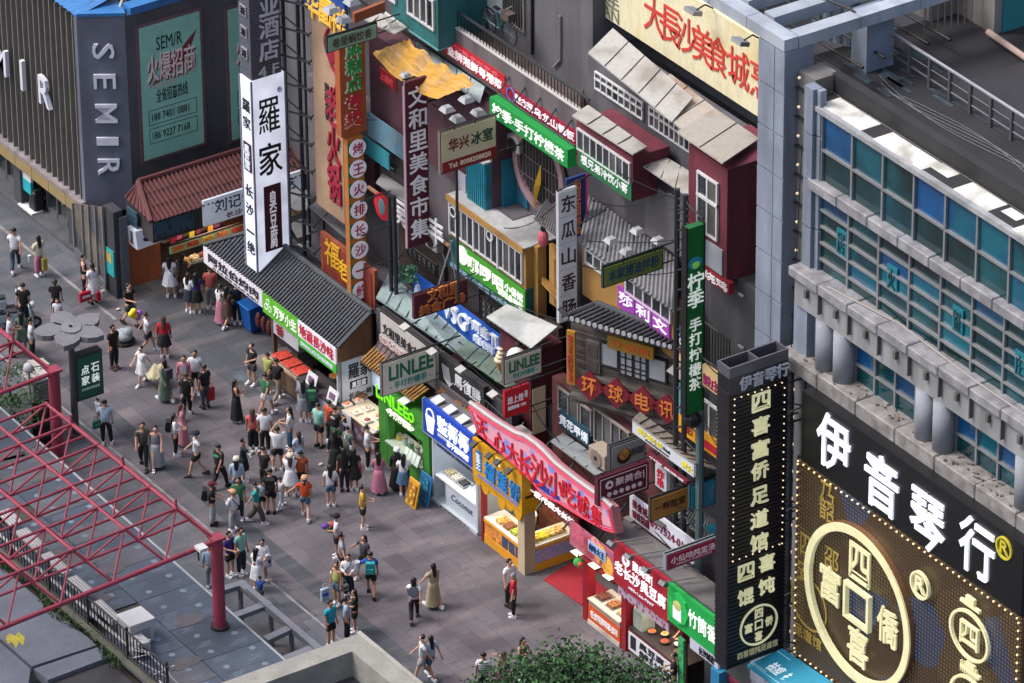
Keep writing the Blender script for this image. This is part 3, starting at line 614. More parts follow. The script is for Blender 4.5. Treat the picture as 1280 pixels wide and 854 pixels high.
# teal canopy sign below the screen
t = thing('beauty_salon_canopy', 'bright teal canopy sign below the LED screen next to the column sign', 'canopy', (xs+1, -.9, 3.3))
P = slab('canopy_board', M('#177f9c', emit=.35), t, ((934, 831, -1.5), (1100, 951, -1.5), (1143, 921, -.6), (977.5, 810.6, -.6)), .08)
A, Bx, Cx, Dx = P; ux_ = (Bx-A); uy_ = (Dx-A); nn = ux_.cross(uy_).normalized()
for k_, (txt, s0) in enumerate((('祛痘', .075), ('祛斑', .19), ('祛疤', .30))):
    vs, fs, ar = tmesh(txt, .03, 0); m = MB(); m.add([A+ux_*(s0+.09*a)+uy_*(.22+.36*b)+nn*(.01+.03*c) for a, b, c in vs], fs); m.build('lettering', M('#dfeaf2', emit=.5), t)
for q_ in (.1, .15, .85): 
    m = MB(); m.obox(A+uy_*q_+nn*.01, ux_, uy_*.012, nn*.01); m.build('trim_line', M('#bfe3ee', emit=.3), t)
FB('salon_wall', M('#5e1030', emit=.1), t, (905, 842), (960, 900), -.2, .1)
# ================================================================ UPPER TENEMENT (grey)
GW = M('#605f66', 'wall', hex2='#47464c'); GW2 = M('#6a6468', 'wall', hex2='#4c484c'); TIN = M('#a3a29e', 'rust', .6, hex2='#7c766e', sc_=.8); TINR = M('#a39d94', 'rust', .6, hex2='#8a6648', sc_=.6); WFR = M('#c3c5c8', 'plain', .5); DGL = [M('#26282c', 'glass', .15, hex2='#3a3f44'), M('#303338', 'glass', .15, hex2='#1d1f22'), M('#4a4f55', 'glass', .2, hex2='#25282c'), M('#5d5c58', 'glass', .3, hex2='#3a3a3c')]
MAR = M('#6d2a3a', 'wall', hex2='#4c1f2b'); yP = 4.0; yW = 5.3
up_ = thing('tenement_block', 'old grey tenement with a railed gallery, tin canopy and streaked render', 'building', (0, 6, 0))
zpt = at(560, 29, y=yP).z; xe = at(735, 145, y=yP).x
B('parapet', GW2, up_, -20, xe, yP, yP+.14, zpt-1.35, zpt); B('coping', M('#b5b2b0'), up_, -20, xe+.01, yP-.03, yP+.17, zpt, zpt+.04)
B('gallery_floor', M('#5c4f4d', 'conc', hex2='#433c3c', sc_=2), up_, -20, xe, yP+.15, yW, zpt-.5, zpt-.42)
B('rear_wall', GW, up_, -24, at(741, 60, y=yW).x, yW, yW+6, 0, zpt+7.2)
B('core_wall', M('#5a585f', 'wall', hex2='#454349'), up_, -12, 15.3, 4.25, 5.2, 0, zpt-1.36)
rl = MB(); x_ = at(549, 8, y=yP).x
x_ = -6.2
while x_ < xe-.1: rl.box(x_-.012, x_+.012, yP+.06, yP+.085, zpt+.04, zpt+.58); x_ += .19
rl.build('balusters', DK, up_, kind='stuff'); MB().box(-6.3, xe, yP+.04, yP+.11, zpt+.58, zpt+.64).build('railing', M('#4a5156', 'plain', .4, .5), up_)
r = Fr((630, -20), (657, 42), yW); windows(up_, 'F', r, yW, 1, 1, M('#857f7d'), DGL, .07); m = MB()
for i in range(8): m.tube((r[0]+.1+i*(r[1]-r[0]-.2)/7, yW-.12, r[2]), (r[0]+.1+i*(r[1]-r[0]-.2)/7, yW-.12, r[3]), .018, 4)
m.build('window_bars', M('#6c6460', 'plain', .5, .3), up_)
FB('white_shutter', M('#a5b1b6', 'plain'), up_, (600, -30), (628, 20), yW-.05, .05)
MB().path([at(700, 20, y=yW-.06), at(700, 75, y=yW-.06), at(692, 84, y=yW-.06)], .04).build('drain_pipe', M('#7a777a'), up_)
MB().path([at(665, -10, y=yW-.05), at(665, 68, y=yW-.05)], .05).build('drain_pipe', DK, up_)
# stove chimney / pot
q = at(729, 140, y=yP+.4); t = thing('chimney_pot', 'small rust brown chimney pot at the end of the gallery railing', 'chimney', q); MB().tube(q-UZ*.3, q+UZ*.15, .33, 12).build('pot_body', M('#5e443c', 'rust', hex2='#3b2d2a'), t); MB().tube(q+UZ*.15, q+UZ*.8, .15, 10, .02).build('pot_cap', M('#5e443c', 'rust', hex2='#3b2d2a'), t)
# bicycle on the gallery
t = thing('bicycle', 'old teal bicycle leaning on the gallery railing before a barred window', 'bicycle', at(625, 40, y=yP+.5))
def wheel(c, r_, par):
    m = MB(); n_ = 20
    for i in range(n_):
        a, b = 2*math.pi*i/n_, 2*math.pi*(i+1)/n_; m.tube(c+Vector((math.cos(a)*r_, 0, math.sin(a)*r_)), c+Vector((math.cos(b)*r_, 0, math.sin(b)*r_)), .025, 5)
    o = m.build('wheel', DK, par); m = MB()
    for i in range(6): a = math.pi*i/6; m.tube(c-Vector((math.cos(a)*r_, 0, math.sin(a)*r_)), c+Vector((math.cos(a)*r_, 0, math.sin(a)*r_)), .006, 3)
    m.build('spokes', SCREW, o, kind='stuff')
qa = at(611, 30, y=yP+.5); qb = at(637, 44, y=yP+.55)+UZ*.05; wheel(qa+UZ*.1, .42, t); wheel(qb, .42, t); qa = qa+UZ*.1
m = MB(); mid = (qa+qb)/2-UZ*.05; s1 = mid+Vector((-.15, 0, .55)); s2 = qb+Vector((-.2, 0, .6))
for a, b in ((qa, mid), (mid, s1), (qa, s1), (s1, s2), (mid, s2), (s2, qb)): m.tube(a, b, .03, 6)
m.build('bicycle_frame', M('#2f5c62', 'plain', .4), t); MB().obox(s1+Vector((-.12, -.06, .12)), (.26, 0, 0), (0, .13, 0), (0, 0, .07)).build('saddle', DK, t); MB().path([s2+Vector((0, -.25, .25)), s2+UZ*.2, s2+Vector((0, .25, .25))], .02).build('handlebar', SCREW, t)
MB().obox(qb+Vector((-.3, -.15, .5)), (.45, 0, 0), (0, .3, 0), (0, 0, .25)).build('basket', M('#4f4640'), t)
# window storey with tin canopy
y3 = 4.55
r3 = Fr((735, 92), (864, 290), y3); B('window_storey_wall', GW, up_, r3[0], xt0, y3, y3+1.2, r3[2]-3, at(740, 66, y=y3).z)
for a, b in (((745, 88), (805, 150)), ((813, 131), (864, 191))):
    r = Fr(a, b, y3-.03); windows(up_, 'F', r, y3-.03, 8, 1, WFR, DGL, .05)
    m = MB(); zz = r[3]-.28; m.box(r[0], r[1], y3-.12, y3-.03, zz, zz+.05); m.build('transom', WFR, up_)
slab('canopy_sheet', TIN, up_, ((735, 66, y3-1.15), (840, 152, y3-1.15), (866, 122, y3-.0), (766, 35, y3+.1)), .05, seams=5)
slab('canopy_sheet', TINR, up_, ((800, 119, y3-1.1), (860, 168, y3-1.1), (902, 142, y3+.4), (838, 92, y3+.4)), .05, seams=3)
# billboard
yB = 5.8
t, r, y = fsign('rooftop_billboard', 'long pale yellow rooftop billboard with big red characters', (600, -172), (949, 147), yB, M('#d6cfae', 'rust', .6, hex2='#cbb983', sc_=.4, emit=.12), depth=.25)
RB = M('#c03b30', emit=.1)
zt1 = at(800, 0, y=y).z
for ch, px in (('大', 818), ('長', 838), ('沙', 858), ('美', 879), ('食', 898), ('城', 924), ('烹', 951)):
    py = 20+(px-818)*.62; charF(ch, (px, py), 1.3, y, RB, t, dep=.03, bold=.02, wr=.86)
charF('SHILIAN', (748, 7), .42, y, M('#77786c'), t, dep=.02, wr=5.6, bold=0, name='lettering'); charF('石莲', (752, -12), .8, y, M('#77786c'), t, dep=.02, wr=2.5, bold=0, name='lettering')
m = MB()
for k in range(12): m.tube((r[0]+1.2*k, yB+.25, r[2]), (r[0]+1.2*k, yB+1.6, r[2]-1), .04); m.tube((r[0]+1.2*k, yB+.3, r[3]-.2), (r[0]+1.2*k, yB+2.6, r[2]-.5), .04)
m.build('billboard_bracing', M('#c69538', 'plain', .5), t)
B('roof_behind', M('#2f2e33', 'conc'), up_, -24, xt0+.2, yB+.9, yB+13, r[2]-1.3, r[2]-1.1)
for px, py in ((865, 12), (924, 50)):
    q = at(px, py, y=yB-.7); t = thing('floodlight', 'grey floodlight on an arm above the %s characters of the pale yellow billboard' % ('first' if px < 900 else 'last'), 'floodlight', q, 'floodlights')
    MB().obox(q+Vector((-.25, -.15, -.08)), (.5, 0, 0), (0, .35, -.12), (0, .04, .14)).build('lamp_body', M('#9da0a5', 'plain', .4, .4), t); MB().path([q+Vector((.1, .1, 0)), q+Vector((.15, .4, .12)), q+Vector((.15, .7, -.1))], .03).build('arm', DK, t)
# ---------------- red boxed-out rooms
rh = thing('maroon_bay', 'maroon boxed-out room with white windows above a green lemon tea sign', 'building', (3, 3, 13)); yR = 2.9
r = Fr((721, 150), (791, 252), yR); x0_, x1_, z0_, z1_ = r
B('wall', MAR, rh, x0_, x1_, yR, yP+.3, z0_, z1_); windows(rh, 'F', (x0_+.08, x1_-.1, z1_-.98, z1_-.22), yR, 8, 1, WFR, DGL, .05)
slab('tin_roof', TIN, rh, ((715, 144, yR-.25), (791, 193, yR-.25), (809, 183, yR+.5), (735, 131, yR+.55)), .05, seams=4)
t, r, y = fsign('cold_drinks_sign', 'small green fascia with white characters under the white windows of the maroon bay', (723, 184), (789, 252), yR-.05, M('#17643a', emit=.25), depth=.03)
TI('根兄弟冷饮小哥', 'F', r, y, M('#d8dfdc', emit=.3), t, .06, (.25, .25), bold=.03)
# right of it: small canopy + lower grey recess, then tall maroon bay
slab('canopy_sheet', TIN, up_, ((790, 198, 3.3), (862, 247, 3.3), (864, 215, 4.2), (812, 184, 4.2)), .05, seams=4)
FB('recess_wall', M('#6b696d', 'wall', hex2='#59565a'), up_, (806, 210), (862, 330), 3.85, .3); FB('recess_window', DGL[0], up_, (812, 217), (845, 250), 3.8, .05)
t = thing('maroon_tower_bay', 'tall maroon boxed-out room with one narrow white window and a rusty tin roof', 'building', (12, 2.5, 10)); yT = 1.9
r = Fr((861, 180), (908, 353), yT); B('wall', MAR, t, r[0], r[1], yT, 4.2, r[2], r[3])
slab('tin_roof', TINR, t, ((846, 165, yT-.3), (903, 204, yT-.3), (949, 173, yT+1.75), (893, 135, yT+1.75)), .05, seams=2)
w_ = Fr((873, 212), (898, 302), yT-.01); windows(t, 'F', w_, yT-.01, 2, 1, WFR, DGL, .07); m = MB().box(w_[0], w_[1], yT-.1, yT-.015, w_[3]-.85, w_[3]-.75).build('transom', WFR, t)
B('lower_wall', M('#47474b', 'wall', hex2='#343438'), up_, r[0]+.6, xt0+.3, yT+.45, 4.2, 0, r[2]-.01)
FB('white_panel', M('#9aa0ab', 'wall'), t, (882, 300), (902, 345), yT-.06, .06)
t2, r2, y2 = fsign('grill_sign', 'dark red sign with white characters under the tall maroon bay', (879, 333), (911, 369), yT-.1, M('#7a1424', emit=.2), depth=.2); TI('烧鸡', 'F', r2, y2, M('#d9d4d8', emit=.3), t2, .05, .12, bold=.03)
m = MB(); q0, q1 = at(880, 402, y=1.7), at(912, 426, y=1.7)
for i in range(10): p_ = q0.lerp(q1, i/9); m.tube(p_, p_-UZ*1.3, .018, 4)
m.tube(q0, q1, .03); m.tube(q0-UZ*1.3, q1-UZ*1.3, .03); m.build('balcony_rail', DK, up_)
for p_ in ((922, 368), (928, 410), (922, 433)): q = at(*p_, x=at(915, 400, y=yT+.5).x+.6); MB().box(q.x, q.x+.25, q.y, q.y+.06, q.z, q.z+.06).build('wall_stub', M('#9a9ca2'), up_)
# ---------------- gallery signs
def gsign(nm, lb, a, b, y, col, txt, tcol, ins, em=.45, depth=.14, bold=.035, fr=None, **k):
    t, r, yy = fsign(nm, lb, a, b, y, M(col, emit=em), depth=depth, frame=fr)
    if txt: TI(txt, 'F', r, yy, M(tcol, emit=.6), t, *ins, bold=bold, **k)
    return t, r, yy
t, r, y = gsign('beef_noodle_sign', 'bright red banner with white characters on the grey parapet by the tarpaulin', (555, 44), (631, 118), yP-.05, '#b01524', '金牌湘鲜粤港菜', '#f0e8ea', ((.06, .04), (.1, .38)), depth=.04)
TI('长沙美食老字号', 'F', r, y, M('#c05a66', emit=.3), t, (.06, .1), (.66, .1), bold=0)
t, r, y = gsign('iron_plate_sign', 'crimson banner with white characters on the parapet right of the bright red one', (631, 104), (721, 183), yP-.05, '#8c1030', '乌龙山铁板', '#efe6ee', ((.42, .03), (.2, .2)), depth=.04)
TI('韩大姐', 'F', r, y, M('#efe6ee', emit=.6), t, (.15, .6), (.42, .2), bold=.02); TI('HAN DA JIE', 'F', r, y, M('#efe6ee', emit=.6), t, (.15, .6), (.2, .66), bold=0); q_ = (r[0]+.09*(r[1]-r[0]), (r[2]+r[3])/2); ringF(q_[0], q_[1], .26, .05, y, .03, M('#5a6fb5', emit=.3), t, 16)
t, r, y = gsign('lemon_tea_fascia', 'vivid green sign with white characters hung under the crimson banner', (612, 121), (709.5, 211), 3.2, '#0b8238', '柠季·手打柠檬茶', '#e4ece4', ((.04, .04), (.2, .16)), em=.4, depth=.35)
m = MB()
for i in range(6): x_ = r[0]+(r[1]-r[0])*i/5; m.tube((x_, 3.5, r[3]), (x_, yP, r[3]+.5), .03, 5); m.tube((x_, 3.5, r[3]-.2), (x_, yP, r[3]-.7), .03, 5)
m.tube((r[0], 3.5, r[3]+.06), (r[1], 3.5, r[3]+.06), .03); m.build('bracket', STEEL, t)
# ---------------- teal house on the left
th_ = thing('teal_house', 'teal painted upper room with white framed windows', 'building', (-6, 4, 13)); TL_ = M('#2a6e70', 'wall', hex2='#1f5658'); yTL = 3.3
r = Fr((488, -60), (548, 62), yTL); B('wall', TL_, th_, r[0], r[1], yTL, 5.2, r[2], r[3]+2)
w_ = Fr((510, -22), (544, 39), yTL-.01); windows(th_, 'F', w_, yTL-.01, 4, 1, WFR, DGL, .08); w_ = Fr((484, -40), (496, 5), yTL-.01); windows(th_, 'F', w_, yTL-.01, 1, 1, WFR, DGL, .08)
FB('sill', M('#77999a'), th_, (508, 30), (548.5, 64), yTL-.04, .04) if 0 else B('sill', M('#5c8f8f'), th_, r[0], r[1]+.03, yTL-.04, yTL+.4, r[2]-.05, r[2])
q = at(560, 0, y=yW); B('teal_wall', TL_, th_, at(553, 0, y=4.6).x, at(587, 0, y=4.6).x, 4.6, 5.29, zpt-.4, zpt+4)
hh = thing('snack_house', 'dark old house front with blue corrugated cladding and a maroon storey', 'building', (-7, 3, 0)); yH = 3.35
r = Fr((462, 88), (552, 215), yH); B('maroon_wall', M('#5b3a46', 'wall', hex2='#46303a'), hh, r[0], r[1]+3.1, yH, 4.2, r[2], r[3]+1.5)
slab('tin_roof', TIN, hh, ((450, 22, 2.6), (494, 42, 2.6), (509, 34, 3.25), (468, 4, 3.25)), .05, seams=3)
slab('tin_roof', M('#9fb0b2', 'rust', hex2='#7d8f91'), hh, ((520, 75, 3.3), (600, 128, 3.3), (606, 108, 3.95), (520, 52, 3.95)), .05, seams=5)
B('house_wall', M('#5c585e', 'wall', hex2='#464349'), hh, at(385, 200, y=3.4).x, at(640, 330, y=3.4).x, 3.45, 4.25, 0, r[2])
t, r, y = gsign('small_red_plaque', 'small red square plaque with an orange frame on the maroon wall', (474, 83), (495, 115), yH-.05, '#8a1020', '上福城', '#b8404a', (.08, .2), em=.2, depth=.05, fr=M('#a0402a'))
def corr(nm, par, a, b, y, mat, n, horiz=True):
    r = Fr(a, b, y); B(nm, mat, par, r[0], r[1], y, y+.04, r[2], r[3]); m = MB()
    for i in range(n):
        if horiz: z_ = r[2]+(r[3]-r[2])*(i+.5)/n; m.tube((r[0], y, z_), (r[1], y, z_), (r[3]-r[2])/n*.3, 5)
        else: x_ = r[0]+(r[1]-r[0])*(i+.5)/n; m.tube((x_, y, r[2]), (x_, y, r[3]), (r[1]-r[0])/n*.3, 5)
    m.build('corrugation', mat, par, kind='stuff'); return r
corr('corrugated_panel', hh, (459, 139), (506, 202), yH-.35, M('#5b8296', 'rust', .45, hex2='#71828c'), 11)
corr('corrugated_panel', hh, (455, 170), (487, 214), yH-.4, M('#237885', 'rust', .45, hex2='#1d6370'), 7)
FB('shop_board', M('#1c1d20'), hh, (468, 190), (506, 226), yH-.2, .1); r = Fr((470, 195), (492, 212), yH-.21); T('网红臭豆腐', 'F', r[0], r[1], r[2], r[3], yH-.21, M('#c8c9cc', emit=.2), hh, bold=.01)
FB('maroon_post', M('#3f2029', 'wall'), hh, (455, 185), (469, 250), yH-.15, .2)
slab('tin_roof', M('#8f9092', 'rust', hex2='#66676a'), hh, ((470, 228, 2.6), (520, 262, 2.6), (530, 250, 3.3), (478, 216, 3.3)), .05)
t, r, y = fsign('brown_eatery_sign', 'brown sign board with a red octagon picture and white characters behind the maroon upright sign', (458, 235), (560, 332-25), 2.5, M('#8b6a52', 'plain', emit=.1), depth=.12)
p_ = at(479, 258, y=y); MB().tube((p_.x, y, p_.z), (p_.x, y-.05, p_.z), .52, 8).build('emblem', M('#b3182c', emit=.3), t); MB().ball((p_.x, y-.06, p_.z), .26, 8, 5, sc3=(.8, .15, 1.2)).build('emblem_figure', M('#5a8a92', emit=.2), t)
charF('吴', (502, 268), .95, y, WT, t, dep=.05); charF('丰', (546, 289), .95, y, WT, t, dep=.05)
# tall beige billboard, brown board, boards on top
t, r, y = fsign('beige_hotpot_board', 'tall beige billboard with a red floral edge facing the street', (388, 2), (433, 283), 2.0, M('#a58a72', 'wall', hex2='#96795f', emit=.12), depth=.12, frame=M('#7d4450'), face_in=.06)
RED = M('#8c1a34', emit=.15)
T(VT('老火锅'), 'F', r[1]-.95, r[1]-.1, r[2]+.6, r[2]+5.0, y, RED, t, bold=.05, depth=.08); T(VT('重庆火锅'), 'F', r[0]+.75, r[0]+1.05, r[2]+3.6, r[2]+5.0, y, M('#33302f'), t, bold=.0)
pts = []
for i in range(14): a = i*.5; pts.append(Vector((r[1]-.4-.25*math.sin(a*1.1)-.25*(i < 8), y-.04, r[2]+7.2-.2*i)))
MB().path(pts, .06, 5).build('floral_outline', RED, t); MB().ball((r[1]-.5, y-.03, r[2]+6.4), .3, 8, 5, sc3=(1, .15, 1.6)).build('flower', RED, t)
t, r, y = fsign('blue_fortune_board', 'blue board with bold yellow characters above the tall beige billboard', (378, -38), (431, 38), 1.95, M('#12408a', emit=.35), depth=.15)
for ch, c in (('华', (391, 4)), ('富', (407, 12)), ('祥', (424, 26))): charF(ch, c, 1.1, y, M('#e0b040', emit=.5), t, dep=.06, wr=.8)
t, r, y = fsign('mahogany_board', 'mahogany board with gold characters behind the dark tiled roof', (400, 289), (469, 402), 1.75, M('#7a2c1e', 'wood', hex2='#63221a', emit=.12), depth=.15, frame=M('#8f4a30', 'wood', hex2='#6b3020'), face_in=.16)
charF('福', (416, 318), 1.0, y, M('#b98d1c', emit=.3), t, dep=.05, bold=.0); charF('老', (430, 338), .75, y, M('#c79a1e', emit=.3), t, dep=.05)
# truss posts between white tower and beige board
t = thing('sign_scaffold', 'dark steel scaffold behind the white tower sign', 'scaffold', (-10.4, 2, 4)); m = MB()
for px in (362, 380): q = at(px, 280, y=1.9); m.tube((q.x, 1.9, 0), (q.x, 1.9, 13.5), .07, 6); m.tube((q.x, 2.7, 0), (q.x, 2.7, 13.5), .05, 6)
q0, q1 = at(356, 100, y=1.9), at(386, 100, y=1.9)
for k in range(11): z_ = 3.0+k*1.05; m.tube((q0.x+.1, 1.3, z_), (q1.x+.1, 1.9, z_+.1), .04, 5); m.tube((q0.x+.1, 1.3, z_+.8), (q1.x+.1, 1.9, z_), .03, 5); m.tube((q1.x, 1.9, z_), (q1.x, 2.7, z_+.5), .03, 5)
m.build('lattice_bars', STEEL, t)
# ================================================================ MID ROW
# ---- yellow house with green sign
yY = 2.8; OCH = M('#a07a40', 'wall', hex2='#8a6633'); TB = M('#1d5f60', 'wall', hex2='#184a4d')
yh = thing('yellow_house', 'ochre upper storey with a long strip of windows and a pale terrace roof', 'building', (0, 3.5, 7))
zt2 = at(657, 309, y=yY).z; xa = at(562, 242, y=yY).x; xb = at(657, 309, y=yY).x; zbt = at(657, 398, y=yY).z; zmid = at(657, 362, y=yY).z
B('terrace', M('#aeb0b2', 'conc', hex2='#8e8f91', sc_=2.5), yh, xa, xb+.05, yY-.12, 4.24, zt2-.06, zt2); B('fascia', OCH, yh, xa, xb+.06, yY-.16, yY-.12, zt2-.2, zt2+.02)
B('wall', OCH, yh, xa, xb, yY, 3.44, zmid, zt2-.065); B('lower_wall', TB, yh, xa, xb-.0, yY+.01, 3.43, zbt, zmid-.001)
windows(yh, 'F', (xa+.05, xb-.15, zmid+.15, zt2-.28), yY, 12, 1, WFR, DGL, .05)
for k in (0, 1, 2): 
    m = MB().box(xa+.05+k*(xb-xa-.2)/3, xa+.12+k*(xb-xa-.2)/3, yY-.1, yY, zmid+.1, zt2-.2).build('mullion', WFR, yh)
for px, py in ((566, 265), (612, 295)): q = at(px, py, y=yY-.1); ringF(q.x, q.z, .2, .05, yY-.09, .03, WFR, yh, 16, name='fan_ring')
# side: recess with lantern (to the tall white sign)
xc_ = at(697, 330, y=3.6).x
B('side_recess', OCH, yh, xb+.55, xc_+1.2, 3.35, 3.5, zmid-.4, zt2+.2); B('side_post', OCH, yh, xb+.01, xb+.25, 3.1, 3.44, zbt, zt2)
slab('recess_ledge', OCH, yh, ((677, 352, 3.0), (700, 376, 3.0), (700, 365, 3.35), (677, 342, 3.35)), .1)
B('doors', M('#7d5c2e', 'wood', hex2='#6b4b26'), yh, xb+.9, xb+1.7, 3.3, 3.36, zmid-.3, zt2-.2)
slab('corrugated_roof', M('#6f6f74', 'rust', hex2='#55555a'), yh, ((668, 274, 2.9), (702, 300, 2.9), (702, 270, 4.1), (684, 250, 4.1)), .04, ribs=12)
q = at(679, 298, y=2.95); t = thing('lantern', 'faded pink paper lantern in the ochre recess beside the tall white sign', 'lantern', q); MB().ball(q, .24, 10, 6, sc3=(.8, .8, 1.3)).build('lantern_body', M('#b0505e', emit=.1), t); MB().tube(q+UZ*.3, q+UZ*.42, .09, 8).build('lantern_cap', DK, t); MB().tube(q+UZ*.42, q+UZ*.9, .012, 4).build('cord', DK, t)
t, r, y = gsign('bakery_sign', 'lime green sign with fat white characters under the ochre window strip', (571, 303), (656, 393), yY-.06, '#38881c', '哪啰吧', '#e4ece0', ((.17, .30), (.2, .18)), em=.35, depth=.05, bold=.08)
TI('小餐馆', 'F', r, y, M('#f2f6ee', emit=.6), t, (.71, .02), (.45, .2), bold=.05); TI('酸菜鱼拌粉', 'F', r, y, M('#f2f6ee', emit=.6), t, (.62, .02), (.1, .62), bold=.02)
p_ = (r[0]+.09*(r[1]-r[0]), r[2]+.62*(r[3]-r[2])); MB().tube((p_[0], y, p_[1]), (p_[0], y-.04, p_[1]), .34, 14).build('logo', M('#e8ede6', emit=.4), t)
# ---- terrace things & gallery underside wall
t = thing('outdoor_unit', 'grey air conditioner under the vivid green sign', 'air conditioner', at(637, 180, y=4.05)); FB('unit_body', M('#8c8a88', 'plain'), t, (624, 160), (649, 194), 3.95, .3); q = at(640, 181, y=3.94); MB().tube((q.x, 3.95, q.z), (q.x, 3.92, q.z), .24, 14).build('fan', DK, t)
t = thing('mural_window', 'big round barred window framed by a painted ring with a yellow feather', 'window', at(675, 220, y=4.15)); q = at(676, 213, y=4.14)
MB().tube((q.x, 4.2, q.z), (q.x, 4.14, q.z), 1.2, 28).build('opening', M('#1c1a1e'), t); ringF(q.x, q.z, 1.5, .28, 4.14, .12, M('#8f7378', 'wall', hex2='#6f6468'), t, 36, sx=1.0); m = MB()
for i in range(-6, 7): x_ = i*.19; h_ = math.sqrt(max(.05, 1.35-x_*x_)); m.tube((q.x+x_, 4.08, q.z-h_), (q.x+x_, 4.08, q.z+h_), .022, 4)
m.tube((q.x-1.1, 4.08, q.z+.2), (q.x+1.1, 4.08, q.z+.2), .022, 4); m.tube((q.x-1.1, 4.08, q.z-.5), (q.x+1.1, 4.08, q.z-.5), .022, 4); m.build('window_bars', M('#5c5456', 'plain', .5), t)
f0, f1 = at(676, 205, y=3.95), at(667, 262, y=3.95); mid = (f0+f1)/2
MB().add([f0, mid+Vector((.22, 0, .2)), f1, mid+Vector((-.2, 0, -.1)), mid+Vector((0, -.12, 0))], [(0, 4, 1), (1, 4, 2), (2, 4, 3), (3, 4, 0), (0, 1, 2, 3)]).build('feather', M('#b98d1e', emit=.08), t)
t = thing('teal_shed', 'pair of teal corrugated lockers on the pale terrace behind the ice parlour sign', 'locker', at(595, 240, y=3.2)); CT = M('#177085', 'rust', .45, hex2='#125b6e')
for (a, b, yy_) in (((583, 207), (607, 251), 3.1), ((616, 195), (630, 238), 3.7)):
    r = Fr(a, b, yy_); B('locker_body', CT, t, r[0], r[1], yy_, yy_+.6, zt2, zt2+1.7); m = MB()
    for i in range(9): x_ = r[0]+(r[1]-r[0])*(i+.5)/9; m.tube((x_, yy_, zt2), (x_, yy_, zt2+1.7), .03, 4)
    m.build('corrugation', CT, t, kind='stuff')
B('locker_lid', M('#9fa5a8'), t, Fr((583, 207), (607, 251), 3.1)[0]-.1, Fr((583, 207), (607, 251), 3.1)[1], 3.05, 3.75, zt2+1.7, zt2+1.76)
FB('notice', M('#a8a6b4'), t, (572, 213), (582, 243), 3.2, .05)
t = thing('teal_door', 'teal street-art door at the back of the pale terrace', 'door', at(650, 250, y=4.2)); FB('door_leaf', M('#165c72', 'wall', hex2='#1d8a9a'), t, (640, 205), (659, 262), 4.18, .06); FB('door_panel', M('#274b5e'), t, (643, 213), (649, 240), 4.16, .03)
q = at(623, 245, z=zt2+.02); t = thing('gas_stove', 'small grey stove lying on the pale terrace roof', 'stove', q); MB().box(q.x-.3, q.x+.3, q.y, q.y+.4, zt2, zt2+.22).build('stove_body', M('#77726e', 'rust'), t, bevel=.04); MB().obox((q.x-.25, q.y, zt2+.24), (.35, 0, .25), (0, .4, 0), (-.03, 0, .03)).build('stove_lid', M('#8f8b86', 'plain', .4, .4), t)
# ---- second floor: lattice wall and blue gaming sign
WD = M('#3a2c28', 'wood', hex2='#292221'); BX = M('#2a2422', 'wood', hex2='#1e1a19')
xl0, xl1 = at(500, 300, y=3.3).x, at(700, 440, y=3.3).x; zl1 = zbt
B('timber_wall', WD, yh, xl0, xl1, 3.25, 3.44, 3.5, zl1+.05) 
def lattice(par, a, b, y, n=3, gm=M('#6f7274', emit=.05)):
    r = Fr(a, b, y); f = MB(); u0, u1, v0, v1 = r; B('lattice_backing', gm, par, u0, u1, y-.01, y+.02, v0, v1)
    wd = (u1-u0)/n
    for i in range(n):
        c = u0+wd*i
        for bb in ((c, c+.05, v0, v1), (c+wd-.05, c+wd, v0, v1), (c+.05, c+wd-.05, v0, v0+.05), (c+.05, c+wd-.05, v1-.05, v1)): f.box(bb[0], bb[1], y-.06, y-.01, bb[2], bb[3])
        nz = int((v1-v0)/.22)
        for j in range(nz):
            z_ = v0+.1+j*.22; f.box(c+.06, c+wd-.06, y-.045, y-.012, z_, z_+.03)
            f.obox((c+wd*.25, y-.05, z_), (wd*.5, 0, .16), (0, .03, 0), (0, 0, .03)); f.obox((c+wd*.25, y-.05, z_+.16), (wd*.5, 0, -.16), (0, .028, 0), (0, 0, .03))
        f.box(c+wd/2-.02, c+wd/2+.02, y-.047, y-.013, v0, v1)
    f.build('lattice', BX, par, kind='stuff')
lattice(yh, (510, 305), (546, 345), 3.2); lattice(yh, (602, 368), (640, 425), 3.2)
for a, b in (((548, 330), (556, 395)), ((588, 350), (599, 392))): FB('timber_post', BX, yh, a, b, 3.1, .15)
t, r, y = gsign('card_game_sign', 'blue fascia with white letters behind the maroon hanging sign', (516, 341), (626, 468), 2.75, '#0f4aa0', None, '', (), em=.4, depth=.12)
W_ = M('#cfd6e2', emit=.3)
charF('A', (524, 364), .55, y, W_, t, wr=.8, name='lettering'); charF('VSG', (571, 394), .62, y, W_, t, wr=2.3, bold=0, name='lettering'); charF('®', (588, 400), .22, y, W_, t, name='lettering')
charF('网鱼', (603, 412), .38, y, W_, t, wr=2.5, bold=0, name='lettering'); charF('TL', (621, 426), .4, y, W_, t, wr=1.3, name='lettering'); charF('网鱼电竞馆', (607, 430), .26, y, W_, t, wr=4.6, bold=0, name='lettering')
t, r, y = gsign('teal_lattice_sign', 'slim dark teal strip with small pale characters under the lime green sign', (560, 322), (640, 391), yY+.02, '#173a4a', '哪啰吧 · 小餐馆 酸菜鱼', '#7f9aa6', (.05, .2), em=.1, depth=.05, bold=0)
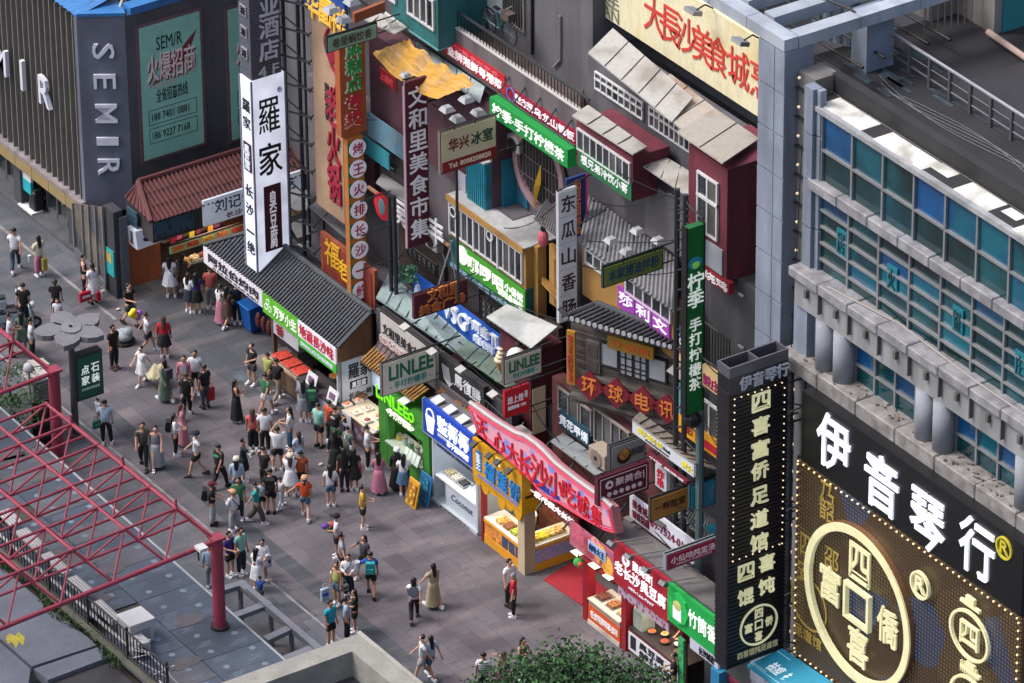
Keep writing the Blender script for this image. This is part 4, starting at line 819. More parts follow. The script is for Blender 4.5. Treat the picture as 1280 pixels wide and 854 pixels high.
# tin roof beneath blue sign
slab('tin_roof', M('#7f9193', 'rust', hex2='#5f6a6b', sc_=1.6), yh, ((470, 372, 1.5), (569, 440, 1.5), (585, 425, 2.6), (486, 340, 2.6)), .05, seams=8)
slab('tin_roof', M('#6b7d72', 'rust', hex2='#57695f', sc_=1.6), yh, ((569, 440, 1.5), (640, 488, 1.5), (655, 470, 2.6), (585, 425, 2.6)), .05, seams=5)
B('eave_bars', DK, yh, at(470, 375, y=1.5).x, at(640, 490, y=1.5).x, 1.45, 1.5, at(470, 377, y=1.5).z-.16, at(470, 377, y=1.5).z-.06)
B('shop_core', M('#454249', 'wall', hex2='#343238'), yh, at(440, 400, y=2).x, at(880, 760, y=2).x, 2.62, 3.24, 0, at(585, 428, y=2.62).z-.1)
for a, b, c in (((482, 357), (500, 375), '#3d6f4c'), ((512, 332), (528, 356), '#3d6f4c')): pass
# plants by the posts
t = thing('hanging_plant', 'pale green creeper hanging by the dark posts above the grey tin roof', 'plant', at(505, 345, y=2.3)); m = MB(); random.seed(2)
for i in range(260): q = at(497+random.random()*24, 333+random.random()*22+0, y=2.2+random.random()*.4); a = random.random()*6; m.add([q, q+Vector((.1*math.cos(a), .1*math.sin(a), .03)), q+Vector((.03, .04, .1))], [(0, 1, 2)])
m.build('leaves', M('#3f7258', rough=.6), t, kind='stuff'); MB().tube(at(505, 352, y=2.4), at(505, 335, y=2.4), .02, 4).build('stem', BX, t)
t = thing('steel_posts', 'pair of dark steel posts in front of the brown eatery sign', 'post', at(492, 370, y=2.1)); 
for px in (489.5, 495.5): q = at(px, 375, y=2.1); MB().tube((q.x, 2.1, q.z), (q.x, 2.1, q.z+4), .075, 8).build('post', STEEL, t)
m = MB(); q = at(490, 330, y=2.1)
for zz in (.2, 1.5, 2.8): m.tube((q.x, 2.1, q.z+zz), (q.x, .9, q.z+zz-.05), .03, 5)
m.build('post_arms', STEEL, t)
# ---- hanging S signs
def hs(nm, lb, a, b, yr, col, em=.15, depth=.12, fr=None, fi=.05, bracket=True):
    t, r, x = ssign(nm, lb, a, b, yr, M(col, emit=em), depth=depth, frame=fr)
    if bracket:
        m = MB(); xm = x-depth*.6
        for zz in (r[3]+.06, r[2]+.1): m.tube((xm, r[0]-.05 if zz > r[3] else r[1]-.1, zz), (xm, yr+1.0, zz+.02), .028, 5)
        m.tube((xm, r[0]+.3, r[3]), (xm, r[0]+.3, r[3]+.1), .02, 4); m.tube((xm, r[1]-.3, r[3]), (xm, r[1]-.3, r[3]+.1), .02, 4)
        m.build('bracket', STEEL, t)
    return t, r, x
def lampS(x, y, z, label, n=None, rot=0, size=1):
    t = thing('floodlight', label, 'floodlight', (x, y, z), 'floodlights'); s = .155*size
    MB().add([(x-s, y-s, z), (x+s, y-s, z), (x+s, y+s, z), (x-s, y+s, z), (x-s*.6, y-s*.6, z+s*.7), (x+s*.6, y-s*.6, z+s*.7), (x+s*.6, y+s*.6, z+s*.7), (x-s*.6, y+s*.6, z+s*.7)], [(3, 2, 1, 0), (4, 5, 6, 7), (0, 1, 5, 4), (1, 2, 6, 5), (2, 3, 7, 6), (3, 0, 4, 7)]).build('lamp_body', M('#a5a8ad', 'plain', .4, .3), t)
    MB().path([Vector((x, y, z)), Vector((x-.15, y, z-.1)), Vector((x-.2, y, z-.45))], .022, 5).build('arm', DK, t)
CR = M('#b9a98c', emit=.2)
t, r, x = hs('lemon_tea_board', 'large grey hanging board with green letters above the lime green kiosk', (477, 455), (546, 474), .9, '#b0aba0', .35, .14, M('#5d5a58'))
GT = M('#14664d', emit=.1); TI('LINLEE', 'S', r, x, GT, t, (.1, .05), (.42, .12), bold=.08, depth=.03); TI('- 手打柠檬茶 -', 'S', r, x, M('#3f8f86', emit=.1), t, (.12, .1), (.12, .66), bold=.005, depth=.03)
xl = x
t, r, x = hs('lemon_tea_board', 'smaller grey hanging board with green letters above the red hanging sign', (629.5, 450), (677.5, 466), 1.6, '#aaa59a', .3, .14, M('#5d5a58'))
TI('LINLEE', 'S', r, x, GT, t, (.1, .05), (.42, .12), bold=.08, depth=.03); TI('- 手打柠檬茶 -', 'S', r, x, M('#3f8f86', emit=.1), t, (.12, .1), (.12, .66), bold=.005, depth=.03)
t, r, x = hs('roast_duck_sign', 'square red hanging sign with white script below the smaller grey board', (630.7, 490), (662, 513), 1.3, '#a81524', .3, .1)
TI('煌上煌', 'S', r, x, W_, t, (.12, .25), (.48, .25), bold=0, depth=.02); TI('8', 'S', r, x, W_, t, (.8, .08), (.55, .2), bold=0, depth=.02); TI('健康美味 1993', 'S', r, x, W_, t, (.12, .15), (.26, .6), bold=0, depth=.02)
t, r, x = hs('food_plaza_sign', 'maroon hanging board with two rows of gold outlined characters', (517.6, 371), (584.6, 377.6), 2.3, '#4a1028', .12, .14)
OG = M('#b5702c', emit=.35); IN = M('#3a1620')
for tx, aa, bb in (('文和里', (.24, .16), (.55, -.12)), ('美食广场', (.08, .06), (.08, .48))): TI(tx, 'S', r, x, OG, t, aa, bb, bold=.05, depth=.05); TI(tx, 'S', r, x+.05, M('#8a4a30', emit=.2), t, (aa[0]+.015, aa[1]+.015), (bb[0]+.02, bb[1]+.02), bold=0, depth=.02)
m = MB(); m.tube((x-.1, r[0]+1, r[3]), (x-.1, r[0]+1.6, r[3]+1.6), .025); m.tube((x-.1, r[0]+1.7, r[3]), (x-.1, r[0]+1.5, r[3]+1.6), .025); m.build('stay', SCREW, t)
t, r, x = hs('ice_parlour_sign', 'cream hanging signboard with red and green characters and a phone number strip', (550, 166), (621, 197), 3.0, '#bdb393', .15, .14, M('#6c6558'))
dz = r[3]-r[2]; B('phone_strip', M('#7a1822', emit=.15), t, x-.01, x+.012, r[0], r[1], r[2], r[2]+.27*dz)
TI('Tel: 8008208820', 'S', r, x+.012, M('#d8ccb5', emit=.2), t, (.12, .1), (.08, .8), bold=.01, depth=.02); TI('华兴', 'S', r, x, M('#7a1822'), t, (.12, .5), (.48, .2), bold=.03, depth=.03); TI('冰室', 'S', r, x, M('#1d4a34'), t, (.54, .06), (.48, .2), bold=.03, depth=.03)
for (px, py), lb in zip(((559, 138), (583, 126), (572, 150), (598, 142)), ('standing furthest out over the ice parlour sign', 'highest of those over the ice parlour sign', 'lowest of those over the ice parlour sign', 'closest to the wall over the ice parlour sign')):
    q = at(px, py, x=x+.25); lampS(q.x, q.y, q.z, 'grey box floodlight '+lb, size=1.35)
MB().tube((x-.08, r[0]+.6, r[2]), (x-.08, r[0]+.6, r[2]-5), .05, 6).build('post', STEEL, t)
t, r, x = hs('alley_dumpling_sign', 'pale green hanging board with dark characters and lamps on top', (408.4, 47), (472, 48), 2.4, '#7a9a88', .15, .12, M('#2d2f30'))
TI('巷里蜗饺香', 'S', r, x, M('#4a3a2a'), t, (.08, .1), (.18, .15), bold=.0, depth=.02)
for (px, py), lb in zip(((414, 14), (430, 26), (440, 4)), ('with a round top beside the blue and yellow board', 'just above the pale green board', 'behind the others over the pale green board')): q = at(px, py, x=x+.3); lampS(q.x, q.y, q.z, 'grey floodlight '+lb, size=1.5)
m = MB().obox((x-.1, r[0]+1.0, r[3]+.3), (0, 1.2, .1), (.15, 0, 0), (0, 0, .35)).build('cross_board', M('#8a4a30'), t)
t, r, x = hs('green_oval_sign', 'weathered green and yellow hanging board before the grey corrugated roof', (754, 334), (829, 336), 2.8, '#6a7a3c', .12, .12, M('#20302c'))
TI('本家猪油拌粉', 'S', r, x, M('#1f4a6e'), t, (.06, .06), (.2, .2), bold=.01, depth=.02)
for (px, py), lb in zip(((764, 302), (797, 290), (784, 316), (823, 302)), ('at the outer end of the weathered green board', 'highest above the weathered green board', 'lowest above the weathered green board', 'by the dark lattice mast')): q = at(px, py, x=x+.25); lampS(q.x, q.y, q.z, 'grey floodlight '+lb, size=1.25)
t, r, x = hs('stinky_tofu_hanging_sign', 'maroon hanging sign with a white rounded outline and a row of circles', (747.5, 599), (811, 611), 1.4, '#4d1226', .2, .2)
LP_ = M('#b9aab2', emit=.3); TI('聚美合|', 'S', r, x, LP_, t, (.34, .1), (.48, .2), bold=.02, depth=.02); m = MB(); y0_, y1_, z0_, z1_ = r; dy = y1_-y0_; dz = z1_-z0_
for bb in ((y0_+.1, y1_-.1, z0_+.08, z0_+.1), (y0_+.1, y1_-.1, z1_-.1, z1_-.08), (y0_+.08, y0_+.1, z0_+.1, z1_-.1), (y1_-.1, y1_-.08, z0_+.1, z1_-.1)): m.box(x, x+.015, *bb)
m.build('outline', LP_, t)
for i in range(6): MB().tube((x, y0_+dy*(.22+.12*i), z0_+dz*.3), (x+.02, y0_+dy*(.22+.12*i), z0_+dz*.3), .085, 10).build('circle', LP_, t)
MB().tube((x, y0_+dy*.22, z0_+dz*.65), (x+.02, y0_+dy*.22, z0_+dz*.65), .15, 12).build('logo', LP_, t); MB().tube((x+.02, y0_+dy*.22, z0_+dz*.65), (x+.03, y0_+dy*.22, z0_+dz*.65), .06, 12).build('logo_hole', M('#4d1226'), t)
t, r, x = hs('bowl_sign', 'grey hanging lightbox with a bowl of noodles beside the beige air conditioner', (763, 559), (807, 575), 1.9, '#8b8d90', .15, .2, M('#3e4044'))
MB().tube((x, r[0]+.45, (r[2]+r[3])/2-.02), (x+.02, r[0]+.45, (r[2]+r[3])/2-.02), .27, 14).build('bowl', M('#3c2f28'), t); MB().tube((x+.02, r[0]+.45, (r[2]+r[3])/2+.05), (x+.03, r[0]+.45, (r[2]+r[3])/2+.05), .2, 12).build('noodles', M('#b98d3c', 'food', hex2='#8a5a20'), t); TI('三姨妈烧饼', 'S', r, x, M('#55534f'), t, (.5, .04), (.35, .3), bold=0, depth=.02)
t, r, x = hs('tea_hall_sign', 'ochre hanging board with dark characters next to a faded teal one', (813, 624), (861.6, 636), 1.2, '#9a6a30', .15, .12, M('#3e3a36'))
TI('一帮租堂', 'S', r, x, M('#4a2a1c'), t, (.08, .1), (.35, .3), bold=.01, depth=.02)
t, r, x = hs('faded_teal_sign', 'faded teal hanging board against the tall black column sign', (862.5, 608), (895, 629), 1.9, '#24708a', .15, .12, M('#28424c')); TI('凉茶铺', 'S', r, x, M('#6aa3b5'), t, (.15, .1), (.2, .2), bold=.0, depth=.02)
t, r, x = hs('fairy_herbal_sign', 'long raspberry red hanging sign under the ochre board', (833, 694), (897, 691), 1.0, '#86183c', .3, .2, M('#7b8088'))
TI('小仙咕炖盅汤', 'S', r, x, M('#d6c2cc', emit=.3), t, (.06, .04), (.32, .2), bold=.0, depth=.02); TI('XIAOXIAN GUDUN SOUP', 'S', r, x, M('#c9b0bc', emit=.2), t, (.16, .1), (.12, .74), bold=0, depth=.02)
# ---- vertical S signs
t, r, x = hs('cake_shop_sign', 'upright orange sign with green and red characters beside the beige billboard', (424, 62), (458.6, 163), 2.1, '#9a4f2a', .2, .3, bracket=False)
for ch, py, c in (('麻', 61, '#1a8a40'), ('糕', 82, '#1a8a40'), ('点', 103, '#1a8a40'), ('专', 127, '#b01830'), ('卖', 148, '#b01830')):
    q = at(442, py, x=x); T(ch, 'S', q.y-.32, q.y+.32, q.z-.3, q.z+.3, x+.05, M(c, emit=.3), t, bold=.04, depth=.03, name='character'); T(ch, 'S', q.y-.36, q.y+.28, q.z-.33, q.z+.27, x, M('#d9d2c4', emit=.2), t, bold=.04, depth=.03, name='character_backing')
t, r, x = hs('barbecue_sign', 'upright sign of eight white discs with red characters on orange and green', (434, 176), (459, 372), 1.9, '#a0622a', .2, .25, bracket=False)
n_ = 8; dz = (r[3]-r[2])/n_; ym = (r[0]+r[1])/2
for i, ch in enumerate('烤王火排长沙一绝'):
    zc3 = r[3]-dz*(i+.5); B('green_block', M('#1c6b46', emit=.15), t, x-.0, x+.012, r[0], r[1], zc3-dz*.33, zc3+dz*.33)
    MB().tube((x+.01, ym+.06, zc3), (x+.04, ym+.06, zc3), .33, 18).build('disc', M('#d5d0dc', emit=.45), t); T(ch, 'S', ym-.14, ym+.28, zc3-.21, zc3+.21, x+.04, M('#a0143a', emit=.2), t, bold=.03, depth=.02, name='character')
t, r, x = hs('food_market_sign', 'long upright maroon sign with seven bold white characters', (506, 104), (537.5, 302), 2.6, '#4d1428', .15, .12, bracket=False)
n_ = 7; dz = (r[3]-r[2])/7.5; ym = (r[0]+r[1])/2
for i, ch in enumerate('文和里美食市集'):
    zc3 = r[3]-dz*(i+.72); T(ch, 'S', ym-.33, ym+.38, zc3-.36, zc3+.36, x+.01, M('#cfccd4', emit=.3), t, bold=.02, depth=.04, name='character')
B('edge', M('#9a7a88'), t, x-.12, x+.01, r[0]-.03, r[0], r[2], r[3])
MB().path([(x-.1, r[1], r[3]-1), (x-.1, 3.4, r[3]-1)], .04).build('bracket', STEEL, t); q = at(507, 95, x=x+.2); lampS(q.x, q.y, q.z, 'silver lamp under the yellow tarpaulin on top of the maroon upright sign', size=1.0)
t, r, x = hs('sausage_sign', 'upright white sign of stacked panels with dark maroon characters', (698, 241), (721.5, 397), 2.7, '#a9acb2', .25, .14, bracket=False)
dz = (r[3]-r[2])/5; ym = (r[0]+r[1])/2
for i, ch in enumerate('东瓜山香肠'):
    zc3 = r[3]-dz*(i+.5); B('panel', M('#b4b8be', emit=.3), t, x-.001, x+.015, r[0]+.04, r[1]-.04, zc3-dz/2+.03, zc3+dz/2-.03); T(ch, 'S', ym-.26, ym+.28, zc3-.3, zc3+.3, x+.015, M('#3f1c28'), t, bold=.01, depth=.03, name='character')
MB().path([(x-.07, r[0], r[3]+.02), (x-.07, 3.6, r[3]+.3)], .03).build('bracket', STEEL, t); MB().path([(x-.07, r[0]+.2, r[3]-1.6), (x-.07, 3.9, r[3]-1.2)], .03).build('bracket', STEEL, t)
t, r, x = hs('festoon_sign', 'narrow upright dark blue sign with a pink neon edge behind the white panel sign', (708, 225), (734, 292), 3.6, '#1a2f66', .2, .1, bracket=False); B('neon_edge', M('#b02a55', emit=.5), t, x, x+.03, r[1]-.05, r[1], r[2], r[3]); T(VT('粉面馆'), 'S', r[0]+.3, r[1]-.25, r[2]+.1, r[3]-.1, x, M('#c0703a', emit=.3), t)
t, r, x = hs('lemon_tea_upright', 'tall upright green sign with white characters fixed to a dark lattice mast', (859.5, 287), (878, 513), 1.2, '#0a5c2a', .2, .25, bracket=False)
ym = (r[0]+r[1])/2
for ch, py in (('柠', 352), ('季', 374), ('手', 406), ('打', 424), ('柠', 443), ('檬', 462), ('茶', 480)):
    s_ = .3 if py < 400 else .22; q = at(867, py, x=x); T(ch, 'S', ym-s_, ym+s_, q.z-s_, q.z+s_, x+.01, M('#e9f2ea', emit=.7), t, bold=.02, depth=.03, name='character')
q = at(867, 330, x=x); MB().ball((x, ym, q.z), .26, 12, 6, sc3=(.1, 1, .85)).build('logo', M('#1f6f8a', emit=.4), t); MB().ball((x+.02, ym, q.z-.05), .15, 10, 5, sc3=(.1, 1, .85)).build('logo_leaf', M('#7ac040', emit=.5), t)
B('edge', DK, t, x-.25, x+.015, r[0]-.05, r[0], r[2]-.05, r[3]+.05); B('edge', DK, t, x-.25, x+.015, r[1], r[1]+.05, r[2]-.05, r[3]+.05)
t = thing('lattice_mast', 'dark steel lattice mast behind the tall green upright sign', 'mast', (x-.6, 1.4, 4)); m = MB(); q = at(846, 300, y=1.3); xm = q.x
for dx in (0, .45): m.tube((xm+dx, 1.3, 3), (xm+dx, 1.3, at(846, 236, y=1.3).z), .09, 6)
k_ = 3.4
while k_ < at(846, 245, y=1.3).z: m.tube((xm, 1.3, k_), (xm+.45, 1.3, k_+.25), .04, 5); m.tube((xm+.45, 1.3, k_+.5), (x-.1, r[1], k_+.4), .03, 5); k_ += .7
for k_ in range(4): m.tube((xm-.5, 1.3, at(846, 250+k_*9, y=1.3).z), (xm+.6, 1.3, at(846, 243+k_*9, y=1.3).z), .035, 5)
m.build('lattice_bars', M('#2a2b30', 'plain', .5), t); MB().ball((x-.1, ym, r[2]-.25), .3, 8, 5).build('mast_foot', DK, t)
m = MB(); q = at(877, 512, y=1.2); m.tube((q.x, 1.15, 2.6), (q.x, 1.15, q.z), .13, 8); m.build('pole', M('#52666a', 'plain', .5), t)
# ================================================================ TIMBER INN (wall at an angle to the street)
ti = thing('timber_inn', 'weathered timber front with white paper panes under a small dark tiled roof', 'building', (5, 2, 4))
A0 = at(712, 470, y=1.55); B0 = at(843, 545, y=3.35)
a = at(737, 484, y=1.7); b = at(833, 512, z=a.z); W = Wall((a.x, a.y), (b.x-a.x, b.y-a.y)); WO = .25
def wr(a, b, d=0): return W.rect(a, b, d)
TW = M('#4f4843', 'wood', hex2='#3b3532'); TW2 = M('#5d5855', 'wood', hex2='#46413f'); PAPER = M('#9fa4ab', 'plain', .6)
r = wr((714, 400), (848, 541), -.1); m = MB(); npl = 22; dzp = (r[3]-r[2])/npl
W.B('timber_backing', TW, ti, (r[0], r[1], r[2]+.2, r[3]-.2), -.35, -.12)
for i in range(npl): W.B('plank', [TW, TW2][i % 2], ti, (r[0], r[1], r[2]+dzp*i+.01, r[2]+dzp*(i+1)-.01), -.14, -.1+.012*(i % 3))
r1 = wr((733, 425), (750, 468), -.02); W.B('shutter', TW2, ti, r1, -.1, .0)
m = MB(); w1, h1 = r1[1]-r1[0], r1[3]-r1[2]
for bb in ((.15, .85, .08, .4), (.15, .85, .5, .92)): W.box(m, r1[0]+w1*bb[0], r1[0]+w1*bb[1], r1[2]+h1*bb[2], r1[2]+h1*bb[3], 0, .02)
m.build('shutter_panel', TW, ti)
for (a, b) in (((752, 428), (772, 460)), ((811, 446), (832, 478))):
    r1 = wr(a, b, -.05); W.B('paper_pane', PAPER, ti, r1, -.1, -.04); m = MB()
    for bb in ((r1[0]-.06, r1[0], r1[2]-.06, r1[3]+.06), (r1[1], r1[1]+.06, r1[2]-.06, r1[3]+.06), (r1[0], r1[1], r1[2]-.06, r1[2]), (r1[0], r1[1], r1[3], r1[3]+.06)): W.box(m, *bb, -.1, .0)
    m.build('window_frame', BX, ti)
r1 = wr((775, 436), (808, 476), -.05); W.B('paper_pane', PAPER, ti, r1, -.1, -.04); m = MB(); w1, h1 = r1[1]-r1[0], r1[3]-r1[2]
for u in (0, .22, .48, .54, .78, 1): W.box(m, r1[0]+w1*u-.02, r1[0]+w1*u+.02, r1[2]-.04, r1[3]+.04, -.05, -.01)
for v in (0, .2, .38, .7, 1): W.box(m, r1[0]-.04, r1[1]+.04, r1[2]+h1*v-.018, r1[2]+h1*v+.018, -.05, -.013)
m.build('lattice', BX, ti, kind='stuff')
for a, b in (((724, 466), (846, 500)), ((712, 492), (850, 528))):
    r1 = wr(a, (a[0]+1, a[1]+5), .1); rr = wr(a, b, .1); W.B('ledge_board', TW2, ti, (rr[0], rr[1], r1[3]-.12, r1[3]), -.1, .14)
t = thing('inn_plaque', 'ochre plaque with orange characters hung above the paper panes', 'sign', W.P(1.2, .2, 7)); r1 = wr((759, 419), (816, 451), .25); W.B('sign_face', M('#8a6a1e', emit=.15), t, r1, .15, .25); T('汴京园', W, r1[0]+.15, r1[1]-.15, r1[2]+.12, r1[3]-.12, .25, M('#b5561e', emit=.25), t, bold=.03)
m = MB()
for i in range(14): u = r1[0]+(r1[1]-r1[0])*(i+.5)/14; m.add([W.P(u-.04, .2, r1[3]), W.P(u+.04, .2, r1[3]), W.P(u, .2, r1[3]+.07)], [(0, 1, 2), (2, 1, 0)])
m.build('scalloped_edge', M('#8a6a1e'), t)
t = thing('inn_couplet', 'upright ochre strip with red characters at the corner of the timber front', 'sign', W.P(-.6, .2, 5)); r1 = wr((708, 413), (718.5, 482), .3); W.B('sign_face', M('#9a6c1c', emit=.2), t, r1, .2, .3); T(VT('宣汉府饮食'), W, r1[0]+.06, r1[1]-.06, r1[2]+.1, r1[3]-.1, .3, M('#a03038', emit=.2), t, bold=.02)
for i, (ch, c) in enumerate(zip('环球电讯', ((736.5, 483), (770, 492), (803, 502), (833.5, 512)))):
    t = thing('diamond_sign', 'dark red diamond board with a gold character, %s on the timber front' % ('first', 'second', 'third', 'last')[i], 'sign', W.P(1, .2, 4), 'diamond boards on the timber front')
    u, v = W.at(*c, .3); s_ = .56; m = MB(); k_ = [W.P(u-s_, .3, v), W.P(u, .3, v-s_), W.P(u+s_, .3, v), W.P(u, .3, v+s_)]; k2 = [p-W.N*.07 for p in k_]; m.add(k_+k2, [(0, 1, 2, 3), (7, 6, 5, 4)]+[(j, (j+1) % 4, 4+(j+1) % 4, 4+j) for j in range(4)])
    m.build('sign_face', M('#6e1424', emit=.15), t); T(ch, W, u-.26, u+.26, v-.3, v+.3, .3, M('#c07030', emit=.3), t, bold=.02, name='character')
# tiled roof of the inn: rows of round tiles
e0, e1 = W.P(*[*(W.at(706, 397, .75)), 0][:1], .75, W.at(706, 397, .75)[1]), None
def WP(px, py, d): u, v = W.at(px, py, d); return W.P(u, d, v)
E0, E1, R0, R1 = WP(708, 398, .7), WP(845, 437, .7), WP(745, 383, -.4), WP(862, 430, -.4)
MB().add([E0, E1, R1, R0]+[p-UZ*.08 for p in (E0, E1, R1, R0)], [(0, 1, 2, 3), (7, 6, 5, 4), (0, 4, 5, 1), (1, 5, 6, 2), (2, 6, 7, 3), (3, 7, 4, 0)]).build('roof', M('#4a4d52', 'conc'), ti)
RT = M('#3f4247', 'conc', hex2='#2d2f33'); ends = MB()
for i in range(20):
    k_ = i/19; p = E0.lerp(E1, k_); q = R0.lerp(R1, k_); q = q+UZ*.05; seg = 4
    m = MB()
    for j in range(seg): m.tube(p.lerp(q, j/seg)+UZ*.05, p.lerp(q, (j+.98)/seg)+UZ*.075, .075, 6, .065)
    m.build('roof_tile', RT, ti, kind='stuff'); ends.tube(p+UZ*.05, p+UZ*.05+W.N*.03, .085, 8)
ends.build('tile_ends', M('#a7a9ad'), ti, kind='stuff')
MB().path([R0+UZ*.1, R0.lerp(R1, .5)+UZ*.1, R1+UZ*.12], .13, 8).build('ridge', RT, ti); MB().path([R0+UZ*.1, E0.lerp(R0, .4)+UZ*.1, E0+UZ*.1, E0+Vector((-.25, -.1, .3))], .09, 7).build('hip_ridge', RT, ti)
# floor below: strip windows in brick red wall
lw = thing('red_shopfront', 'brick red lower storey with grey framed windows and a tin canopy', 'building', (5, 2, 3)); BRK = M('#5e3234', 'wall', hex2='#452728'); yL_ = 2.1
FB('wall', BRK, lw, (690, 470), (900, 760), yL_+.05, .45)
wins = [((699, 482), (725, 530)), ((727, 503), (741, 545)), ((744, 508), (788, 583))]
for (a, b), n_ in zip(wins, (2, 1, 4)): windows(lw, 'F', Fr(a, b, yL_-.02), yL_-.02, n_, 1, M('#85817d'), DGL, .06)
t, r, y = gsign('baked_food_sign', 'dark teal fascia with white characters under the grey framed windows', (699, 512), (736, 560), yL_-.15, '#123c4c', '煲花甲焗', '#c8ced6', ((.02, .02), (.2, .2)), em=.25, bold=.05)
slab('tin_canopy', M('#8c9296', 'rust', hex2='#6e7478'), lw, ((688, 551, .9), (776, 618, .9), (795, 603, 1.9), (704, 541, 1.9)), .05, seams=6)
t = thing('outdoor_unit', 'beige air conditioner on the tin canopy behind the grey bowl lightbox', 'air conditioner', at(748, 590, y=1.8)); r = FB('unit_body', M('#9a8d80', 'plain'), t, (735.5, 556), (756, 590), 1.2, .55, bevel=.02); q = at(745, 573, y=1.19); MB().tube((q.x, 1.2, q.z), (q.x, 1.17, q.z), .3, 16).build('fan_grille', M('#7d7068'), t); MB().tube((q.x, 1.17, q.z), (q.x, 1.16, q.z), .08, 10).build('fan_hub', DK, t)
# white shop fascia with yellow text + tin roof
t, r, y = gsign('stir_fry_sign', 'slanted white fascia with yellow characters and a red tick under the diamond boards', (790.5, 526), (867, 597), .9, '#b5b9c0', None, '', (), em=.4, depth=.1)
YL = M('#c8b820', emit=.5); TI('黄火车小炒', 'F', r, y, YL, t, (.1, .5), (.4, .12), bold=.03); TI('黄火', 'F', r, y, YL, t, (.82, .01), (.25, .2), bold=.03); TI('HUANG HUO CHE RESTAURANT', 'F', r, y, M('#3a3a40'), t, (.22, .4), (.18, .72), bold=0); TI('hui', 'F', r, y, DK, t, (.52, .38), (.5, .22), bold=0)
slab('tin_roof', M('#96918a', 'rust', hex2='#77736d', sc_=2), lw, ((790, 524, .85), (868, 579, .85), (900, 588, 2.2), (800, 515, 1.9)), .05, seams=9)
t, r, y = gsign('snack_strip_sign', 'thin crimson strip with white characters below the slanted white fascia', (809, 566), (858, 606), .95, '#5e1428', '小炒 盖码饭', '#b7a7ae', (.06, .2), em=.2)
t, r, y = gsign('milk_drink_poster', 'yellow and red poster with a mascot splash behind the green pole', (848, 517), (899, 576), 1.9, '#c08a14', '彭', '#6e1020', ((.16, .64), (.25, .25)), em=.35)
B('red_block', M('#a01028', emit=.3), t, r[0]+(r[1]-r[0])*.42, r[1]-.02, y-.01, y+.005, r[2]+.1, r[2]+(r[3]-r[2])*.62)
windows(lw, 'F', Fr((876, 494), (900, 560), 2.0), 2.0, 2, 1, WFR, DGL, .08)
t, r, y = gsign('hotel_letters_panel', 'pale yellow panel with magenta characters between the mast and the balcony rail', (878, 455), (900, 497), 1.0, '#b09a6c', '毅庄', '#7a1448', ((.05, .05), (.1, .35)), em=.3); 
t, r, y = gsign('hotel_letters_panel', 'cream panel with one magenta character left of the tall green sign', (843, 430), (855, 455), 1.6, '#b7a478', '广', '#7a1448', ((.2, .1), (.15, .2)), em=.3); B('upper_panel', M('#26384c'), t, r[0], r[1], y, y+.1, r[3]+.02, r[3]+.7); T('Go', 'F', r[0]+.15, r[1]-.1, r[3]+.15, r[3]+.5, y, W_, t)
m_ = slab('small_awning', M('#8d8b88', 'rust'), lw, ((833, 463, 1.5), (852, 475, 1.5), (852, 455, 2.2), (846, 452, 2.2)), .04)
t, r, y = gsign('silent_teal_strip', 'narrow pale teal strip beside the last diamond board', (848, 478), (853, 520), 1.8, '#4a8494', None, '', (), em=.2)
t, r, y = gsign('fried_skewer_sign', 'narrow upright white sign with red characters in the gap under the slanted fascia', (819, 579), (833, 617), 1.3, '#a9adb3', VT('炸串'), '#a01030', (.2, .1), em=.3)
t, r, y = gsign('phone_banner', 'white letting banner with a crimson phone number behind the ochre hanging board', (787, 617), (866, 706), .9, '#b5b8c4', None, '', (), em=.45, depth=.08)
CRM = M('#7a1430', emit=.1); TI('189-7524-0189', 'F', r, y, CRM, t, (.30, .02), (.33, .33), bold=.02); TI('美食城', 'F', r, y, CRM, t, (.05, .71), (.52, .1), bold=.01); TI('铺位招商', 'F', r, y, CRM, t, (.05, .68), (.12, .55), bold=.01)
slab('corrugated_roof', M('#6a6b70', 'rust', hex2='#4e4f54'), lw, ((835, 640, 1.4), (905, 690, 1.4), (905, 650, 2.2), (862, 615, 2.2)), .04, ribs=20)
FB('lower_core', M('#4a4a52', 'wall'), lw, (835, 560), (905, 820), 2.0, .04)
slab('flat_roof', M('#6f6c6b', 'conc', hex2='#57555a'), lw, ((768, 668, -.2), (905, 772, -.2), (905, 738, .86), (782, 646, .86)), .1)
t = thing('teal_crate', 'small teal crate on the dark roof beside the green pole', 'crate', at(885, 665, y=1.6)); q = at(882, 668, y=1.6); MB().box(q.x, q.x+.5, q.y, q.y+.4, q.z, q.z+.3).build('crate_body', M('#177a92'), t); MB().box(q.x+.04, q.x+.46, q.y+.04, q.y+.36, q.z+.3, q.z+.32).build('crate_lid', M('#1c8aa2'), t)
# yellow upper house above the inn
yu = thing('ochre_strip_house', 'ochre wall with a row of white windows under a big grey corrugated roof', 'building', (5, 3.4, 7)); y5 = 2.9
r = Fr((728, 306), (843, 450), y5); B('wall', OCH, yu, r[0], r[1], y5, 3.44, r[2], r[3])
slab('corrugated_roof', M('#6e6f74', 'rust', hex2='#515257', sc_=2), yu, ((726, 304, y5-.25), (845, 392, y5-.25), (848, 325, y5+1.25), (738, 245, y5+1.25)), .05, ribs=24, rr=.055)
for a, b, n_ in (((733, 309), (764, 350), 3), ((783, 344), (840, 405), 5)):
    w_ = Fr(a, b, y5-.02); windows(yu, 'F', w_, y5-.02, n_, 1, WFR, DGL, .07)
t, r, y = gsign('three_panel_sign', 'magenta fascia of three square panels with white characters on the ochre wall', (772, 356), (836, 428), y5-.08, '#8a3a9a', None, '', (), em=.45, depth=.06)
